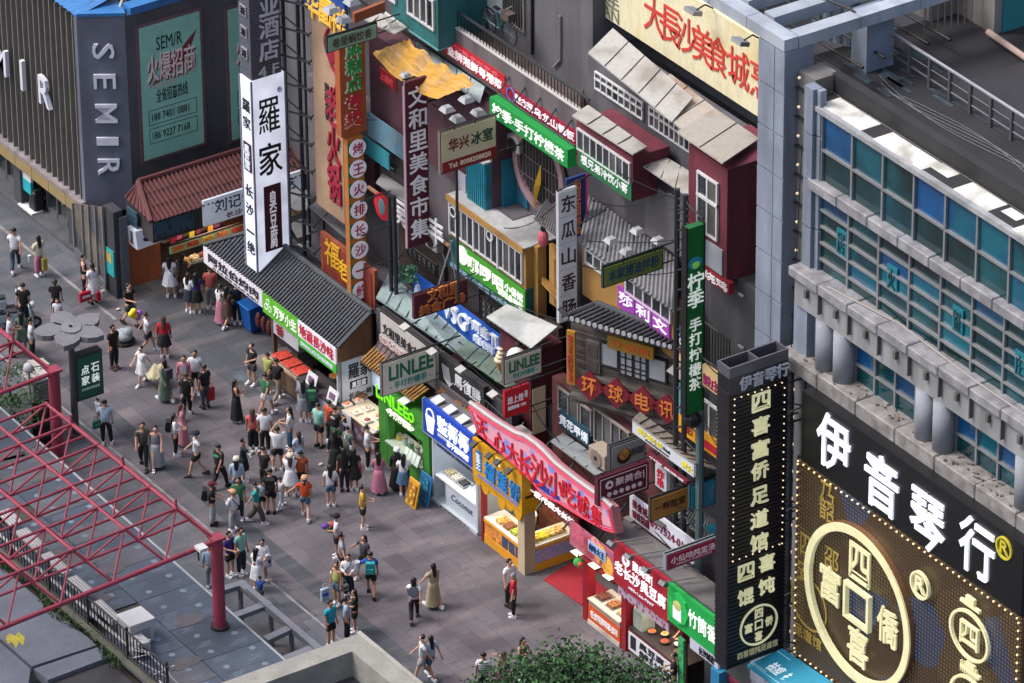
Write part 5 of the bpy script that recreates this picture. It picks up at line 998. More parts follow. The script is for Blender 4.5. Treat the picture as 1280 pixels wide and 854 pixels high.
for i, ch in enumerate('莎利文'): u = r[0]+(r[1]-r[0])*i/3; w_ = (r[1]-r[0])/3; T(ch, 'F', u+.1, u+w_-.1, r[2]+.2, r[3]-.15, y, M('#eae6f0', emit=.6), t, bold=.03, name='character'); B('panel_joint', M('#4a1c55'), t, u-.01, u+.01, y-.01, y, r[2], r[3]) if i else None
# maroon corner house with pale tin roof
mh = thing('maroon_corner_house', 'maroon corner shop with a pale tin lean-to roof and a white plush cow head', 'building', (2, 2, 4))
slab('tin_roof', M('#a5a8a8', 'rust', hex2='#868a8b', sc_=.9), mh, ((608, 396, 1.6), (664, 435, 1.6), (697, 408, 2.6), (634, 380, 2.6)), .05)
r = Fr((625, 413), (664, 540), 1.95); B('wall', M('#5e2430', 'wall', hex2='#471b25'), mh, r[0], r[1], 1.95, 3.2, 0, r[3])
B('panel', CR, mh, r[1], r[1]+.04, 2.0, 2.5, r[3]-3.1, r[3]-1.4)
q = at(646, 447, y=1.6); t = thing('cow_head', 'white cow head decoration with a black patch above the grey hanging board', 'sculpture', q); MB().ball(q, .42, 12, 8, sc3=(.9, .8, .8)).build('head', M('#c9c9cc'), t, smooth=True); MB().ball(q+Vector((-.28, -.15, -.05)), .19, 10, 6).build('snout', M('#1c1c1e'), t, smooth=True); MB().ball(q+Vector((.3, -.2, .3)), .13, 8, 5).build('ear', M('#c9c9cc'), t); MB().ball(q+Vector((-.2, .2, .33)), .12, 8, 5).build('ear', M('#1c1c1e'), t)
q = at(626, 448, y=1.5); t = thing('ice_cream_model', 'small cream coloured ice cream model beside the white cow head', 'sculpture', q-UZ*.2); m = MB()
for k_ in range(4): m.ball(q+UZ*(-.05+.13*k_), .24-.05*k_, 10, 5, sc3=(1, 1, .5))
m.build('cream', M('#c9b79a', emit=.1), t, smooth=True); MB().tube(q-UZ*.4, q-UZ*.08, .12, 10, .2).build('cone', M('#a07a4a'), t)
# ================================================================ LOWER ROW
lr = thing('market_row_building', 'dark row of shopfronts behind the kiosks with steel railings', 'building', (0, 1.8, 0))
# white market fascia, horse sign etc.
FB('upper_front', M('#4a464c', 'wall', hex2='#363339'), lr, (470, 385), (640, 560), 1.35, .3)
t, r, y = gsign('market_fascia', 'long white fascia with black characters above the bamboo awning', (475, 388), (536, 470), 1.2, '#a5a2a0', '文和里美食市集', '#1c1a1c', (.05, .3), em=.3, depth=.12, bold=.0, fr=M('#2b2a2c'))
t, r, y = gsign('horse_sign', 'charcoal fascia with a white horse emblem and three characters', (548, 442), (605, 517), 1.0, '#26272b', '馬復勝', '#b9babd', ((.36, .06), (.25, .25)), em=.1, depth=.2, bold=.01)
m = MB(); u0 = r[0]+.25
for i in range(5): m.path([(u0+.09*i, y-.02, r[3]-.25-.0*i), (u0+.12+.1*i, y-.02, r[3]-.75-.02*i), (u0+.45+.05*i, y-.02, r[3]-.95+.06*i)], .02, 4)
m.build('horse_emblem', M('#b9babd', emit=.2), t)
t, r, y = gsign('bronze_letter_board', 'mottled grey board with dull gold characters over the blue kiosk sign', (544, 474), (592, 540), .75, '#4d464a', '点一盏灯', '#8a5a2c', ((.06, .04), (.3, .15)), em=.08, depth=.1, bold=.01)
t, r, y = gsign('green_shop_fascia', 'dark green strip with pale characters under the grey tin eave', (581, 440), (626, 483), 1.9, '#1c4d22', '干锅牛蛙馆', '#9ab59a', (.08, .25), em=.15, bold=.01)
for i, (px, py) in enumerate(((507, 405), (541, 436), (577, 458), (617, 489))):
    q = at(px, py, y=.75); t = thing('floodlight', 'silver floodlight on an arm, %s along the white and charcoal fascias' % ('first', 'second', 'third', 'fourth')[i], 'floodlight', q, 'floodlights')
    MB().obox(q, (.34, 0, 0), (0, -.26, -.08), (0, -.03, .08)).build('lamp_body', M('#b7b7b6', 'plain', .4, .4), t); MB().path([q+Vector((.17, 0, 0)), q+Vector((.17, .5, .1))], .02, 4).build('arm', DK, t)
# railing in front of dark interior right of the horse sign
m = MB(); q0, q1 = at(606, 500, y=1.0), at(640, 530, y=1.0)
for i in range(9): p_ = q0.lerp(q1, i/8); m.tube(p_, p_-UZ*.9, .02, 4)
for k_ in (0, .3, .6, .9): m.tube(q0-UZ*k_, q1-UZ*k_, .022, 4)
m.build('railing', M('#55565b', 'plain', .4, .4), lr)
for a, b, c, d in ((( 610, 520, .9), (690, 585, .9), (700, 578, 1.6), (622, 512, 1.6)),): slab('shade_roof', M('#3b3438', 'rust', hex2='#2c292c'), lr, (a, b, c, d), .05, ribs=14)
# ---- tiled snack kiosk (left)
tk = thing('tiled_kiosk', 'long snack kiosk with a dark grey tiled roof and a timber gable', 'kiosk', (-9, .8, 0))
zE = at(424, 437, y=-.0).z; xK1 = at(425, 432, y=0).x; xK0 = at(259, 310, y=0).x; yRg = 1.75; zRg = at(466, 390, x=xK1).z
zE = at(424, 434, y=0).z; p_ = at(464, 391, x=xK1); yRg, zRg = p_.y, p_.z
RG = M('#41464d', 'conc', hex2='#33373d', sc_=2)
mb = MB().add([(xK0, -.1, zE), (xK1+.05, -.1, zE), (xK1+.05, yRg, zRg), (xK0+1.6, yRg, zRg), (xK0, yRg+1.3, zE+.1), (xK1+.05, yRg+.5, zRg-.3), (xK0+1.6, yRg+1.3, zE+.2)], [(0, 1, 2, 3), (0, 3, 4), (3, 2, 5, 6), (3, 6, 4)]); mb.build('roof', RG, tk)
nr = 62; slope = Vector((0, yRg+.1, zRg-zE)); tl = MB().tube((0, -.14, zE+.02), (0, yRg, zRg+.02), .05, 6)
tm = bpy.data.meshes.new('tile_row'); tm.from_pydata(tl.v, [], tl.f); tm.materials.append(RG)
xx = xK0+1.7
while xx < xK1+.03: o = link('tile_row', tm, tk); o.location = (xx, 0, 0); xx += .165
m = MB()
for i in range(9): k_ = i/9; xa_ = xK0+.1+1.6*k_; m.tube((xa_, -.14, zE+.02), (xa_+.0, -.1+(yRg)*k_, zE+.02+(zRg-zE)*k_), .05, 6)
for i in range(10): k_ = i/9; yy_ = -.05+(yRg+1.2)*k_; f_ = 1-abs(yy_-yRg)/(yRg+.2); m.tube((xK0+.02, yy_, zE+.04), (xK0+.02+1.55*max(f_, .05), yRg+(yy_-yRg)*(1-max(f_, .05)), zE+.04+(zRg-zE)*max(f_, .05)), .05, 6)
m.build('hip_tiles', RG, tk, kind='stuff'); m = MB(); nrow = 9
for i in range(1, nrow): k_ = i/nrow; m.box(xK0+1.6*k_, xK1+.04, -.1+(yRg+.1)*k_-.012, -.1+(yRg+.1)*k_+.012, zE+(zRg-zE)*k_-.01, zE+(zRg-zE)*k_+.03)
m.build('tile_courses', RG, tk, kind='stuff')
MB().path([(xK1+.05, yRg, zRg+.06), (xK0+1.6, yRg, zRg+.06)], .1, 8).build('ridge', RG, tk); MB().path([(xK0+1.6, yRg, zRg+.06), (xK0, -.12, zE+.08)], .08, 7).build('hip_ridge', RG, tk); MB().path([(xK1+.05, -.12, zE+.06), (xK1+.05, yRg, zRg+.06)], .06, 6).build('verge', RG, tk)
# timber gable in boards
GB = M('#7a5638', 'wood', hex2='#5f412b'); nb = 15
for i in range(nb):
    a = .05+(yRg-.05)*i/nb; b = .05+(yRg-.05)*(i+1)/nb-.012; za_ = zE-.05+(zRg-zE)*a/yRg; zb_ = zE-.05+(zRg-zE)*b/yRg; zlo = zE-.58
    MB().add([(xK1-.04, a, zlo), (xK1-.04, b, zlo), (xK1-.04, b, zb_), (xK1-.04, a, za_), (xK1, a, zlo), (xK1, b, zlo), (xK1, b, zb_), (xK1, a, za_)], [(3, 2, 1, 0), (4, 5, 6, 7), (0, 1, 5, 4), (1, 2, 6, 5), (2, 3, 7, 6), (3, 0, 4, 7)]).build('gable_board', GB, tk)
B('wall', M('#2a2628', 'plain'), tk, xK0+.4, xK1-.05, yRg, yRg+.1, 0, zRg-.1); B('side_panel', M('#a9b4c0', emit=.3), tk, xK1-.05, xK1, .05, yRg, .9, zE-.6)
X = xK1+.001; r = (.1, yRg, 1.2, zE-.62); T('羅家', 'S', .3, 1.2, zE-1.35, zE-.75, X, M('#1c1e22'), tk, bold=.01); B('dark_plate', M('#2a1a20'), tk, xK1, xK1+.01, .35, 1.05, zE-1.75, zE-1.45); T('臭豆腐', 'S', .42, .98, zE-1.72, zE-1.48, xK1+.012, W_, tk); T('长沙一绝', 'S', .3, 1.2, zE-2.1, zE-1.88, X, M('#3a3a40'), tk, bold=0)
# fascias: three in a row
xa1 = at(329, 368, y=-.12).x; xa2 = at(373.5, 403, y=-.12).x; zf0 = at(329, 385, y=-.12).z
t = thing('arab_grill_sign', 'long white fascia with black characters on the eave of the tiled kiosk', 'sign', (xK0, -.1, zE)); B('sign_face', M('#c3c0ca', emit=.5), t, xK0, xa1-.01, -.16, -.11, zE-.62, zE+.04); T('阿拉伯烤肉', 'F', xK0+.35, xa1-.25, zE-.42, zE-.08, -.16, M('#1e1620'), t, bold=.04); T('A LA BO KAO ROU', 'F', xK0+.6, xa1-.3, zE-.56, zE-.49, -.16, M('#4a3e4a'), t, bold=0)
t = thing('lime_fascia', 'lime green fascia with white characters between two white ones on the tiled kiosk', 'sign', (xa1, -.1, zE)); B('sign_face', M('#4f9a24', emit=.5), t, xa1+.01, xa2-.01, -.16, -.11, zE-.75, zE+.02); T('万岁小生', 'F', xa1+.75, xa2-.1, zE-.58, zE-.15, -.16, M('#e5efe0', emit=.6), t, bold=.02)
for dx, dz in ((.25, -.45), (.5, -.45), (.37, -.22)): ringF(xa1+dx, zE+dz, .12, .03, -.16, .02, M('#cfe5c0', emit=.4), t, 12)
t = thing('local_taste_fascia', 'white and green fascia with crimson characters over the chilli trays', 'sign', (xa2, -.1, zE)); B('sign_face', M('#c9c6d0', emit=.55), t, xa2+.01, xK1-.03, -.17, -.11, zE-.62, zE); B('green_strip', M('#3f9a30', emit=.5), t, xa2+.01, xK1-.03, -.172, -.11, zE-.98, zE-.625); T('地道長沙味', 'F', xa2+.12, xK1-.15, zE-.55, zE-.08, -.17, M('#b01838', emit=.3), t, bold=.01); T('CHANG SHA LOCAL FLAVOUR SNACKS', 'F', xa2+.2, xK1-.2, zE-.86, zE-.74, -.174, W_, t, bold=0)
t = thing('roof_letter_board', 'small black board with white characters standing on the tiled roof', 'sign', at(398, 420, y=.15)); r = Fr((384, 402), (409, 433), .15); B('sign_face', M('#15161c'), t, r[0], r[1], .15, .2, r[2]+.05, r[3]); T('羅家', 'F', r[0]+.08, r[1]-.08, r[2]+.12, r[3]-.08, .15, M('#c9d2dc', emit=.4), t, bold=.02)
# kiosk interior: trays, counter, posts
xcn = at(372, 480, y=-.35).x; xcs = at(334, 440, y=-.35).x; zc5 = 1.0
B('counter', M('#6f5a48', 'wood', hex2='#57483a'), tk, xcs, xcn, -.35, .35, .12, zc5-.06); B('counter_trim', M('#b09a84'), tk, xcs-.04, xcn, -.4, -.35, zc5-.1, zc5+.02)
B('plinth', M('#7a7676', 'conc'), tk, xK0+3, xK1, -.2, yRg, 0, .12); CH_ = M('#a02c16', 'food', hex2='#7a1c0e', sc_=16)
for i in range(3): a = xcs+.05+(xcn-xcs-.1)*i/3; t = thing('chilli_tray', 'tray heaped with red skewers, %s on the timber kiosk counter' % ('first behind the hanging meat', 'middle one', 'last before the menu boards')[i], 'tray', (a, 0, zc5), 'food trays on the counter'); B('tray', SCREW, t, a, a+(xcn-xcs-.1)/3-.03, -.3, .3, zc5-.05, zc5); MB().obox((a+.04, -.27, zc5), ((xcn-xcs-.1)/3-.1, 0, 0), (0, .52, 0), (.05, .05, .07)).build('food', CH_, t)
B('griddle', DK, tk, xcs+.6, xcs+1.6, .5, .9, zc5-.1, zc5+.05); B('floor', M('#3a3634'), tk, xcs-1, xK1, .35, yRg, .1, .14)
B('post', M('#5a4a40', 'wood', hex2='#3f352e'), tk, xcs-.2, xcs-.05, -.05, .1, .1, zE-.6); B('post', M('#9aa2aa'), tk, xK1-.12, xK1-.02, -.1, 0, .1, zE-.6)
B('back_shelf', M('#7a5038', 'food', hex2='#3a2a22', sc_=4, emit=.15), tk, xcs, xK1-.1, yRg-.12, yRg-.02, .8, 2.2)
t = thing('hanging_meat', 'dark red roast meat hanging beside the timber post of the tiled kiosk', 'meat', (xcs-.6, -.05, 1.6)); 
for k in range(3): MB().ball((xcs-1.1+.35*k, 0, 1.75), .14, 8, 6, sc3=(1, .8, 2.2)).build('meat_joint', M('#6a1c1c', 'patch', hex2='#3a1010', sc_=8), t)
t = thing('hanging_cloth', 'white cloth banner with dark red splashes under the lime fascia', 'banner', (xcs-.5, -.15, 1.5)); q = at(345, 400, y=-.13); r = Fr((341, 388), (373, 440), -.1); B('cloth', M('#a9a5b0'), t, r[0], r[1], -.1, -.07, max(r[2], 1.5), zE-.76); T('香', 'F', r[0]+.2, r[0]+.7, 1.9, 2.3, -.1, M('#7a1c28'), t, bold=.06)
xc2 = xcn+.02; xc3 = at(425, 520, y=-.3).x
B('white_counter', M('#9aa2b2', emit=.08), tk, xc2, xc3, -.4, .4, .1, zc5); B('counter_top', M('#3a3538'), tk, xc2, xc3, -.42, .5, zc5, zc5+.04); ringF(xc2+1.2, .62, .22, .09, -.41, .01, M('#a0406a'), tk, 14, name='counter_emblem')
for i, px in enumerate((388, 414)):
    q = at(px, 480+i*16, y=-.3); t = thing('menu_board', 'small tilted white menu board on the dark counter, %s' % ('nearer the red skewers', 'nearer the white side panel'), 'menu', (q.x, -.3, zc5+.04)) if 0 else thing('menu_board', 'small tilted white menu board on the dark counter %s' % ('nearer the red skewers' if not i else 'nearer the white gable panel'), 'menu', (q.x, -.3, zc5+.04))
    MB().obox((q.x-.3, -.3, zc5+.05), (.6, 0, 0), (0, .15, .45), (0, -.02, .01)).build('board', M('#b9bcc2', emit=.3), t); MB().obox((q.x-.15, -.29, zc5+.17), (.3, 0, 0), (0, .06, .2), (0, -.03, .012)).build('print', M('#6a4a6a'), t)
for k in range(4): q = (xcn+.7+.55*k, .75, zc5); t = thing('food_basin', 'steel basin of snacks inside the tiled kiosk, %s from the menu boards' % ('first', 'second', 'third', 'fourth')[k], 'basin', q, 'basins in the kiosk'); MB().tube((q[0], q[1], q[2]-.1), (q[0], q[1], q[2]+.08), .2, 14, .24).build('basin', SCREW, t); MB().ball((q[0], q[1], q[2]+.08), .2, 10, 5, sc3=(1, 1, .4)).build('food', M(['#c07a20', '#8a3a20', '#b8a070', '#5a3a20'][k], 'food', hex2='#5a2a10', sc_=12), t)
# bin
q = at(300, 405, z=0); q0 = at(312, 419, z=0); t = thing('wheelie_bin', 'blue plastic wheelie bin standing under the white kiosk fascia', 'bin', (q0.x-.25, q0.y+.3, 0)); BB = M('#0c4f96', rough=.4); bx_, by_ = q0.x-.62, q0.y+.02
v = [(bx_+.05, by_+.05, .06), (bx_+.62, by_+.05, .06), (bx_+.62, by_+.6, .06), (bx_+.05, by_+.6, .06), (bx_-.03, by_-.05, 1.0), (bx_+.7, by_-.05, 1.0), (bx_+.7, by_+.72, 1.0), (bx_-.03, by_+.72, 1.0)]
MB().add(v, [(3, 2, 1, 0), (0, 1, 5, 4), (1, 2, 6, 5), (2, 3, 7, 6), (3, 0, 4, 7), (4, 5, 6, 7)]).build('bin_body', BB, t, bevel=.02); MB().obox((bx_-.07, by_-.1, 1.0), (.81, 0, 0), (0, .88, .1), (0, 0, .06)).build('bin_lid', M('#1565b8', rough=.35), t, bevel=.02); MB().tube((bx_, by_+.75, 1.06), (bx_+.68, by_+.75, 1.06), .03, 6).build('handle', BB, t)
for dx in (.1, .6): MB().tube((bx_+dx, by_+.62, .1), (bx_+dx+.06, by_+.62, .1), .1, 10).build('wheel', DK, t)
# white lit tower on the roof
xq = at(322, 341, y=.15).x; tw = thing('tofu_tower_sign', 'tall glowing white pylon sign with black brush characters and a maroon block', 'sign', (xq, .15, zE)); r = Sr((318, 110), (363, 327), xq); zb4 = at(322, 341, y=.15).z; zt4 = at(315.6, 104, y=.15).z; yw1 = at(363, 327, x=xq).y; xq0 = at(308, 333, y=.15).x
LW = M('#c9cede', 'plain', .5, emit=1.5); B('lightbox', LW, tw, xq0, xq, .15, yw1, zb4, zt4); 
m = MB()
for (x_, y_) in ((xq0, .15), (xq, .15), (xq, yw1)): m.box(x_-.03, x_+.03, y_-.03, y_+.03, zb4-.02, zt4)
m.build('edge_trim', M('#777d8a'), tw)
INK = M('#15161c')
za_ = lambda px, py: at(px, py, x=xq).z
T('羅', 'S', .15+.25, yw1-.25, za_(338, 165), za_(338, 122), xq+.001, INK, tw, bold=0, name='character'); T('家', 'S', .15+.2, yw1-.2, za_(338, 218), za_(338, 178), xq+.001, INK, tw, bold=.03, name='character')
B('maroon_block', M('#3a1222', emit=.1), tw, xq, xq+.02, .15+.35, yw1-.3, za_(343, 312), za_(343, 230)); m = MB(); T(VT('臭豆腐'), 'S', .15+.55, yw1-.5, za_(343, 309), za_(343, 237), xq+.02, M('#d9d9e2', emit=.6), tw, bold=.02)
T('®', 'S', yw1-.32, yw1-.12, za_(349, 115), za_(349, 108), xq+.001, M('#6a7a9a'), tw)
for ch, py in (('羅', 134), ('家', 155), ('长', 238), ('沙', 261), ('一', 288), ('绝', 307)): q = at(311, py, y=.15); T(ch, 'F', xq0+.15, xq-.12, q.z-.22, q.z+.22, .15, INK, tw, bold=.01, name='character')
q = at(311, 197, y=.15); B('maroon_plate', M('#3a1222'), tw, xq0+.12, xq-.12, .13, .15, q.z-.55, q.z+.55); T(VT('臭豆腐'), 'F', xq0+.2, xq-.2, q.z-.48, q.z+.48, .13, W_, tw)
ha = thing('hotel_tower_sign', 'grey ribbed pylon with silver hotel characters standing on the glowing white one', 'sign', (xq, .2, zt4)); GS = M('#4a4e58', 'plain', .5); zt5 = zt4+4.5
B('sign_box', GS, ha, xq0+.02, xq-.04, .2, yw1-.1, zt4+.01, zt5); m = MB(); z_ = zt4+.1
while z_ < zt5: m.box(xq0+.0, xq-.02, .18, yw1-.08, z_, z_+.05); z_ += .1
m.build('ribs', M('#565b66', 'plain', .5), ha, kind='stuff'); SV = M('#aab0bc', emit=.15)
for ch, pc in (('亚', (336, 6)), ('酒', (336, 34)), ('店', (336, 62))): q = at(*pc, x=xq); T(ch, 'S', q.y-.38, q.y+.38, q.z-.38, q.z+.38, xq-.015, SV, ha, bold=.03, depth=.06, name='character')
q = at(336, 88, x=xq); T('4 F', 'S', q.y-.4, q.y+.4, q.z-.2, q.z+.2, xq-.015, SV, ha, bold=.02)
for k, py in enumerate((14, 40, 66)): q = at(306, py, y=.18); B('small_plate', M('#8a8d96'), ha, xq0+.15, xq-.2, .15, .18, q.z-.2, q.z+.2); T('酒', 'F', xq0+.2, xq-.25, q.z-.14, q.z+.14, .15, DK, ha)
# awnings right of tower (grey sheets)
slab('grey_awning', M('#5a5c61', 'rust'), tk, ((360, 262, 2.4), (384, 262, 2.4), (388, 238, 3.2), (364, 236, 3.2)), .05)
slab('grey_awning', M('#8c9094', 'rust'), tk, ((366, 307, 2.1), (376, 325, 2.1), (398, 312, 2.9), (388, 300, 2.9)), .04)
slab('grey_awning', M('#77787c', 'rust', hex2='#5a5b5f'), tk, ((386, 258, 2.2), (436, 300, 2.2), (446, 292, 2.9), (398, 250, 2.9)), .05)
slab('grey_awning', M('#6b6c70', 'rust', hex2='#515257'), tk, ((362, 280, 2.2), (372, 298, 2.2), (398, 288, 3.0), (388, 268, 3.0)), .04)
# ---- red-roofed shop by the dark store
rs = thing('red_roof_shop', 'corner snack shop with a faded red tiled roof and blue painted panels', 'shop', (cc[0]+1, 1, 0)); RR = M('#5a2e30', 'rust', hex2='#452628', sc_=1.2)
xw_ = cc[0]+.02; xv = at(238, 279, y=1).x
e_fl = at(155, 248, x=xw_+.0); y_l = at(155, 248, z=3.75).y; E_a = at(155, 246, z=3.6); E_b = at(189, 279, z=3.6); E_c = at(376, 205, x=E_b.x); zRo = 3.6
Rg0 = at(173, 228, z=4.35); Rg1 = at(380, 172, z=4.35); Rg1 = Vector((Rg0.x, Rg1.y if Rg1.y > Rg0.y+3 else Rg0.y+7, 4.35)); yEnd = E_b.y+8.5
P4 = [Vector((E_a.x, E_a.y, zRo)), Vector((E_b.x, E_b.y, zRo)), Vector((E_b.x, yEnd, zRo)), Vector((Rg0.x, yEnd, 4.35)), Vector((Rg0.x, Rg0.y, 4.35))]
MB().add(P4, [(0, 1, 4), (1, 2, 3, 4)]).build('roof', RR, rs)
m = MB()
n_ = 46
for i in range(n_): y_ = E_b.y+.15+(yEnd-E_b.y-.2)*i/n_; ti_ = min(1, (y_-E_b.y)/max(Rg0.y-E_b.y, .1)) if Rg0.y > E_b.y else 1; m.tube((E_b.x+.03, y_, zRo+.03), (E_b.x+(Rg0.x-E_b.x)*ti_, y_, zRo+.75*ti_+.03), .045, 6)
for i in range(7): k_ = i/7; p_ = P4[0].lerp(P4[1], k_+.07); m.tube(p_+UZ*.03, p_.lerp(P4[4], .93)+UZ*.03, .045, 6)
m.build('tile_rows', RR, rs, kind='stuff')
m = MB()
for k_ in (.33, .66): m.path([P4[1].lerp(P4[4], k_)+UZ*.06, P4[2].lerp(P4[3], k_)+UZ*.06], .02, 4)
m.build('tile_courses', M('#3f2225'), rs, kind='stuff')
MB().path([P4[1]+UZ*.05, P4[4]+UZ*.06, P4[3]+UZ*.06], .1, 7).build('ridge', RR, rs)
B('timber_band', M('#3a3638', 'wood', hex2='#2c292c'), rs, E_b.x-2.2, E_b.x-.35, E_b.y+.25, yEnd, 2.55, zRo-.05); 
BLU = M('#1c2c3c', 'patch', hex2='#2f4c5c', sc_=4); B('blue_panel', BLU, rs, E_b.x-.36, E_b.x-.32, E_b.y+.3, E_b.y+1.9, 2.7, 3.35); B('blue_panel', BLU, rs, E_b.x-1.9, E_b.x-1.2, E_b.y+.1, E_b.y+.16, 2.75, 3.4)
xf_ = E_b.x-.3
B('orange_panel', M('#8a4a28', 'wood', hex2='#6f3a20'), rs, cc[0]-.0, xf_-.2, E_b.y+.35, E_b.y+.45, 0, 2.5) if 0 else None
r = Sr((155.5, 306), (202, 352), cc[0]+.06); pL = at(156, 362, z=0); B('orange_panel', M('#8a4a2c', 'wood', hex2='#743c22'), rs, pL.x-.3, pL.x, pL.y, at(202, 350, x=pL.x).y, 0, at(156, 306, x=pL.x).z)
xs9 = pL.x
sgL = [((254, 251), (330, 266), '#b4bcc8', '刘记特色小吃', '#1c4a60'), ]
t = thing('noodle_fascia', 'slanted white lit fascia with dark green brush characters below the red tiles', 'sign', E_b); x = E_b.x+.02; r = Sr((254, 252), (378, 245), x); B('sign_face', M('#b0b8c4', emit=.6), t, x-.1, x, *r); T('刘记特色小吃', 'S', r[0]+.45, r[1]-.3, r[2]+(r[3]-r[2])*.4, r[3]-.1, x, M('#17485a'), t, bold=.0); T('长沙老字号 好味道', 'S', r[0]+.9, r[1]-.3, r[2]+.08, r[2]+(r[3]-r[2])*.3, x, M('#7a3a4a'), t, bold=0)
t, r, x = ssign('dish_photo_strip', 'green lit strip of dish photographs above the counter of the red tiled shop', (213, 308), (378, 266), 5.4, M('#7a9a6a', emit=.4), depth=.1); dy = (r[1]-r[0])/9; B('frame_strip', M('#3a1a1e'), t, x-.06, x+.005, r[0]-.1, r[1], r[3], r[3]+.06)
for i in range(9): B('dish_picture', M(['#b0602a', '#a83a20', '#b8862a'][i % 3], 'food', hex2='#7a1c12', sc_=12, emit=.2), t, x, x+.012, r[0]+dy*i+.07, r[0]+dy*(i+1)-.05, r[2]+.06, r[3]-.06)
t = thing('lantern_box', 'white tapered lightbox with a teapot picture at the corner of the red roofed shop', 'sign', at(172, 310, x=xs9+.3)); q = at(172, 313, z=2.05)
v = [(q.x-.55, q.y, 2.05), (q.x, q.y, 2.05), (q.x, q.y+1.0, 2.1), (q.x-.55, q.y+1.0, 2.1), (q.x-.62, q.y-.05, 2.75), (q.x-.05, q.y-.03, 2.78), (q.x-.05, q.y+.7, 2.78), (q.x-.62, q.y+.7, 2.75)]
MB().add(v, [(3, 2, 1, 0), (0, 1, 5, 4), (1, 2, 6, 5), (2, 3, 7, 6), (3, 0, 4, 7), (4, 5, 6, 7)]).build('lightbox', M('#b3b6c4', emit=.4), t); T(VT('刘记小吃'), 'F', q.x-.4, q.x-.25, 2.2, 2.7, q.y-.02, DK, t); MB().ball((q.x+.0, q.y+.45, 2.4), .17, 10, 6, sc3=(.15, 1.3, .7)).build('teapot_picture', M('#2a2a4a'), t)
xf9 = xs9+1.2; yc0 = pL.y+1.75
B('back_wall', M('#3a2a28', 'wall'), rs, xs9-.7, xs9-.5, pL.y+1.5, yEnd, 0, 2.55); B('counter', M('#57564e', 'wood', hex2='#3f3e39'), rs, xf9-.6, xf9, yc0, yEnd, 0, .9); B('floor', M('#35353a'), rs, xs9-.5, xf9+.6, pL.y+1.5, yEnd, 0, .02)
B('brick_red_wall', M('#5a2c22', 'wall', hex2='#46231c'), rs, xs9-.4, xs9-.3, pL.y+4.2, yEnd, .95, 2.5)
B('shelf', M('#4a3a34', 'wood'), rs, xs9-.45, xs9-.2, yc0, pL.y+4.2, 1.2, 1.25); B('shelf', M('#4a3a34', 'wood'), rs, xs9-.45, xs9-.2, yc0, pL.y+4.2, 1.7, 1.75)
random.seed(21)
for i, lb in enumerate(('rounded heap of golden fritters, first on the counter by the orange panel', 'heap of pale buns second along the counter of the red roofed shop', 'brownish red heap third along the counter of the red roofed shop', 'heap of yellow corn snacks fourth along the counter of the red roofed shop', 'flat golden heap fifth along the counter of the red roofed shop', 'last heap on the red roofed shop counter, close to the white kiosk fascia')):
    yy_ = yc0+.2+i*.42; t = thing('snack_heap', lb, 'food', (xf9-.3, yy_, .9), 'snack heaps on the red roofed shop counter')
    m = MB()
    for k in range(9): a_ = k*2.4; m.ball((xf9-.3+.12*math.cos(a_)*(k > 0), yy_+.12*math.sin(a_)*(k > 0), .95+.03*(k < 4)), .08, 7, 4)
    m.build('food', M(['#b8863a', '#c0a878', '#8a3a24', '#c0a030', '#b8863a', '#a8702c'][i], 'food', hex2='#6a4018', sc_=14, emit=.1), t, kind='stuff'); B('tray', SCREW, t, xf9-.52, xf9-.08, yy_-.19, yy_+.19, .9, .93)
for i in range(9):
    yy_ = yc0-.1+i*.26; c_ = ('crimson', 'pink', 'dark green', 'mustard', 'maroon', 'scarlet', 'amber', 'plum', 'olive')[i]; t = thing('hanging_packet', '%s packet hanging from the ceiling band of the red roofed shop' % c_, 'packet', (xf9-.5, yy_, 1.7), 'packets hanging in the red roofed shop'); B('packet', M(['#a01c3c', '#c05070', '#2a5a3a', '#b89a2a', '#6a1c2c', '#b8201c', '#c08020', '#6a2a5a', '#6a7030'][i], emit=.15), t, xf9-.55, xf9-.5, yy_-.1, yy_+.1, 1.6+.15*(i % 3), 2.0+.15*(i % 2)); B('string', DK, t, xf9-.53, xf9-.52, yy_-.01, yy_+.01, 2.0+.15*(i % 2), 2.5)
lgt = bpy.data.lights.new('shop_lamp', 'AREA'); lgt.energy = 45; lgt.size = 1.5; lgt.color = (1, .85, .65); lo = bpy.data.objects.new('shop_lamp', lgt); COL.objects.link(lo); lo.location = (xf9-.3, yc0+1.2, 2.5)
slab('white_sheets', M('#9a9aa2', 'cloth'), rs, ((268, 306, 1.9), (300, 302, 1.9), (312, 290, 2.6), (288, 292, 2.6)), .04)
# ================================================================ KIOSKS ALONG THE STREET
def area(nm, loc, e, col=(1, .84, .62), size=1.0):
    l = bpy.data.lights.new(nm, 'AREA'); l.energy = e; l.size = size; l.color = col; o = bpy.data.objects.new(nm, l); COL.objects.link(o); o.location = loc; return o
# tarpaulin high on the maroon wall
t = thing('tarpaulin', 'crumpled yellow tarpaulin stretched over the maroon wall with a dark green hole', 'tarpaulin', at(540, 90, y=2.8)); random.seed(4)
c4 = [at(466, 66, y=2.3), at(547, 123, y=2.1), at(594, 102, y=3.0), at(512, 50, y=3.1)]; N_ = 14; vs = []; fs = []
for j in range(N_+1):
    for i in range(N_+1):
        u, v = i/N_, j/N_; p = c4[0].lerp(c4[1], u).lerp(c4[3].lerp(c4[2], u), v); p = p+UZ*(-.35*math.sin(math.pi*u)*(1-v*.5)+.10*math.sin(u*21+v*3)*(v)+random.uniform(-.05, .05)); vs.append(p)
for j in range(N_):
    for i in range(N_):
        if 6 <= i <= 7 and 1 <= j <= 4: continue
        fs.append((j*(N_+1)+i, j*(N_+1)+i+1, (j+1)*(N_+1)+i+1, (j+1)*(N_+1)+i))
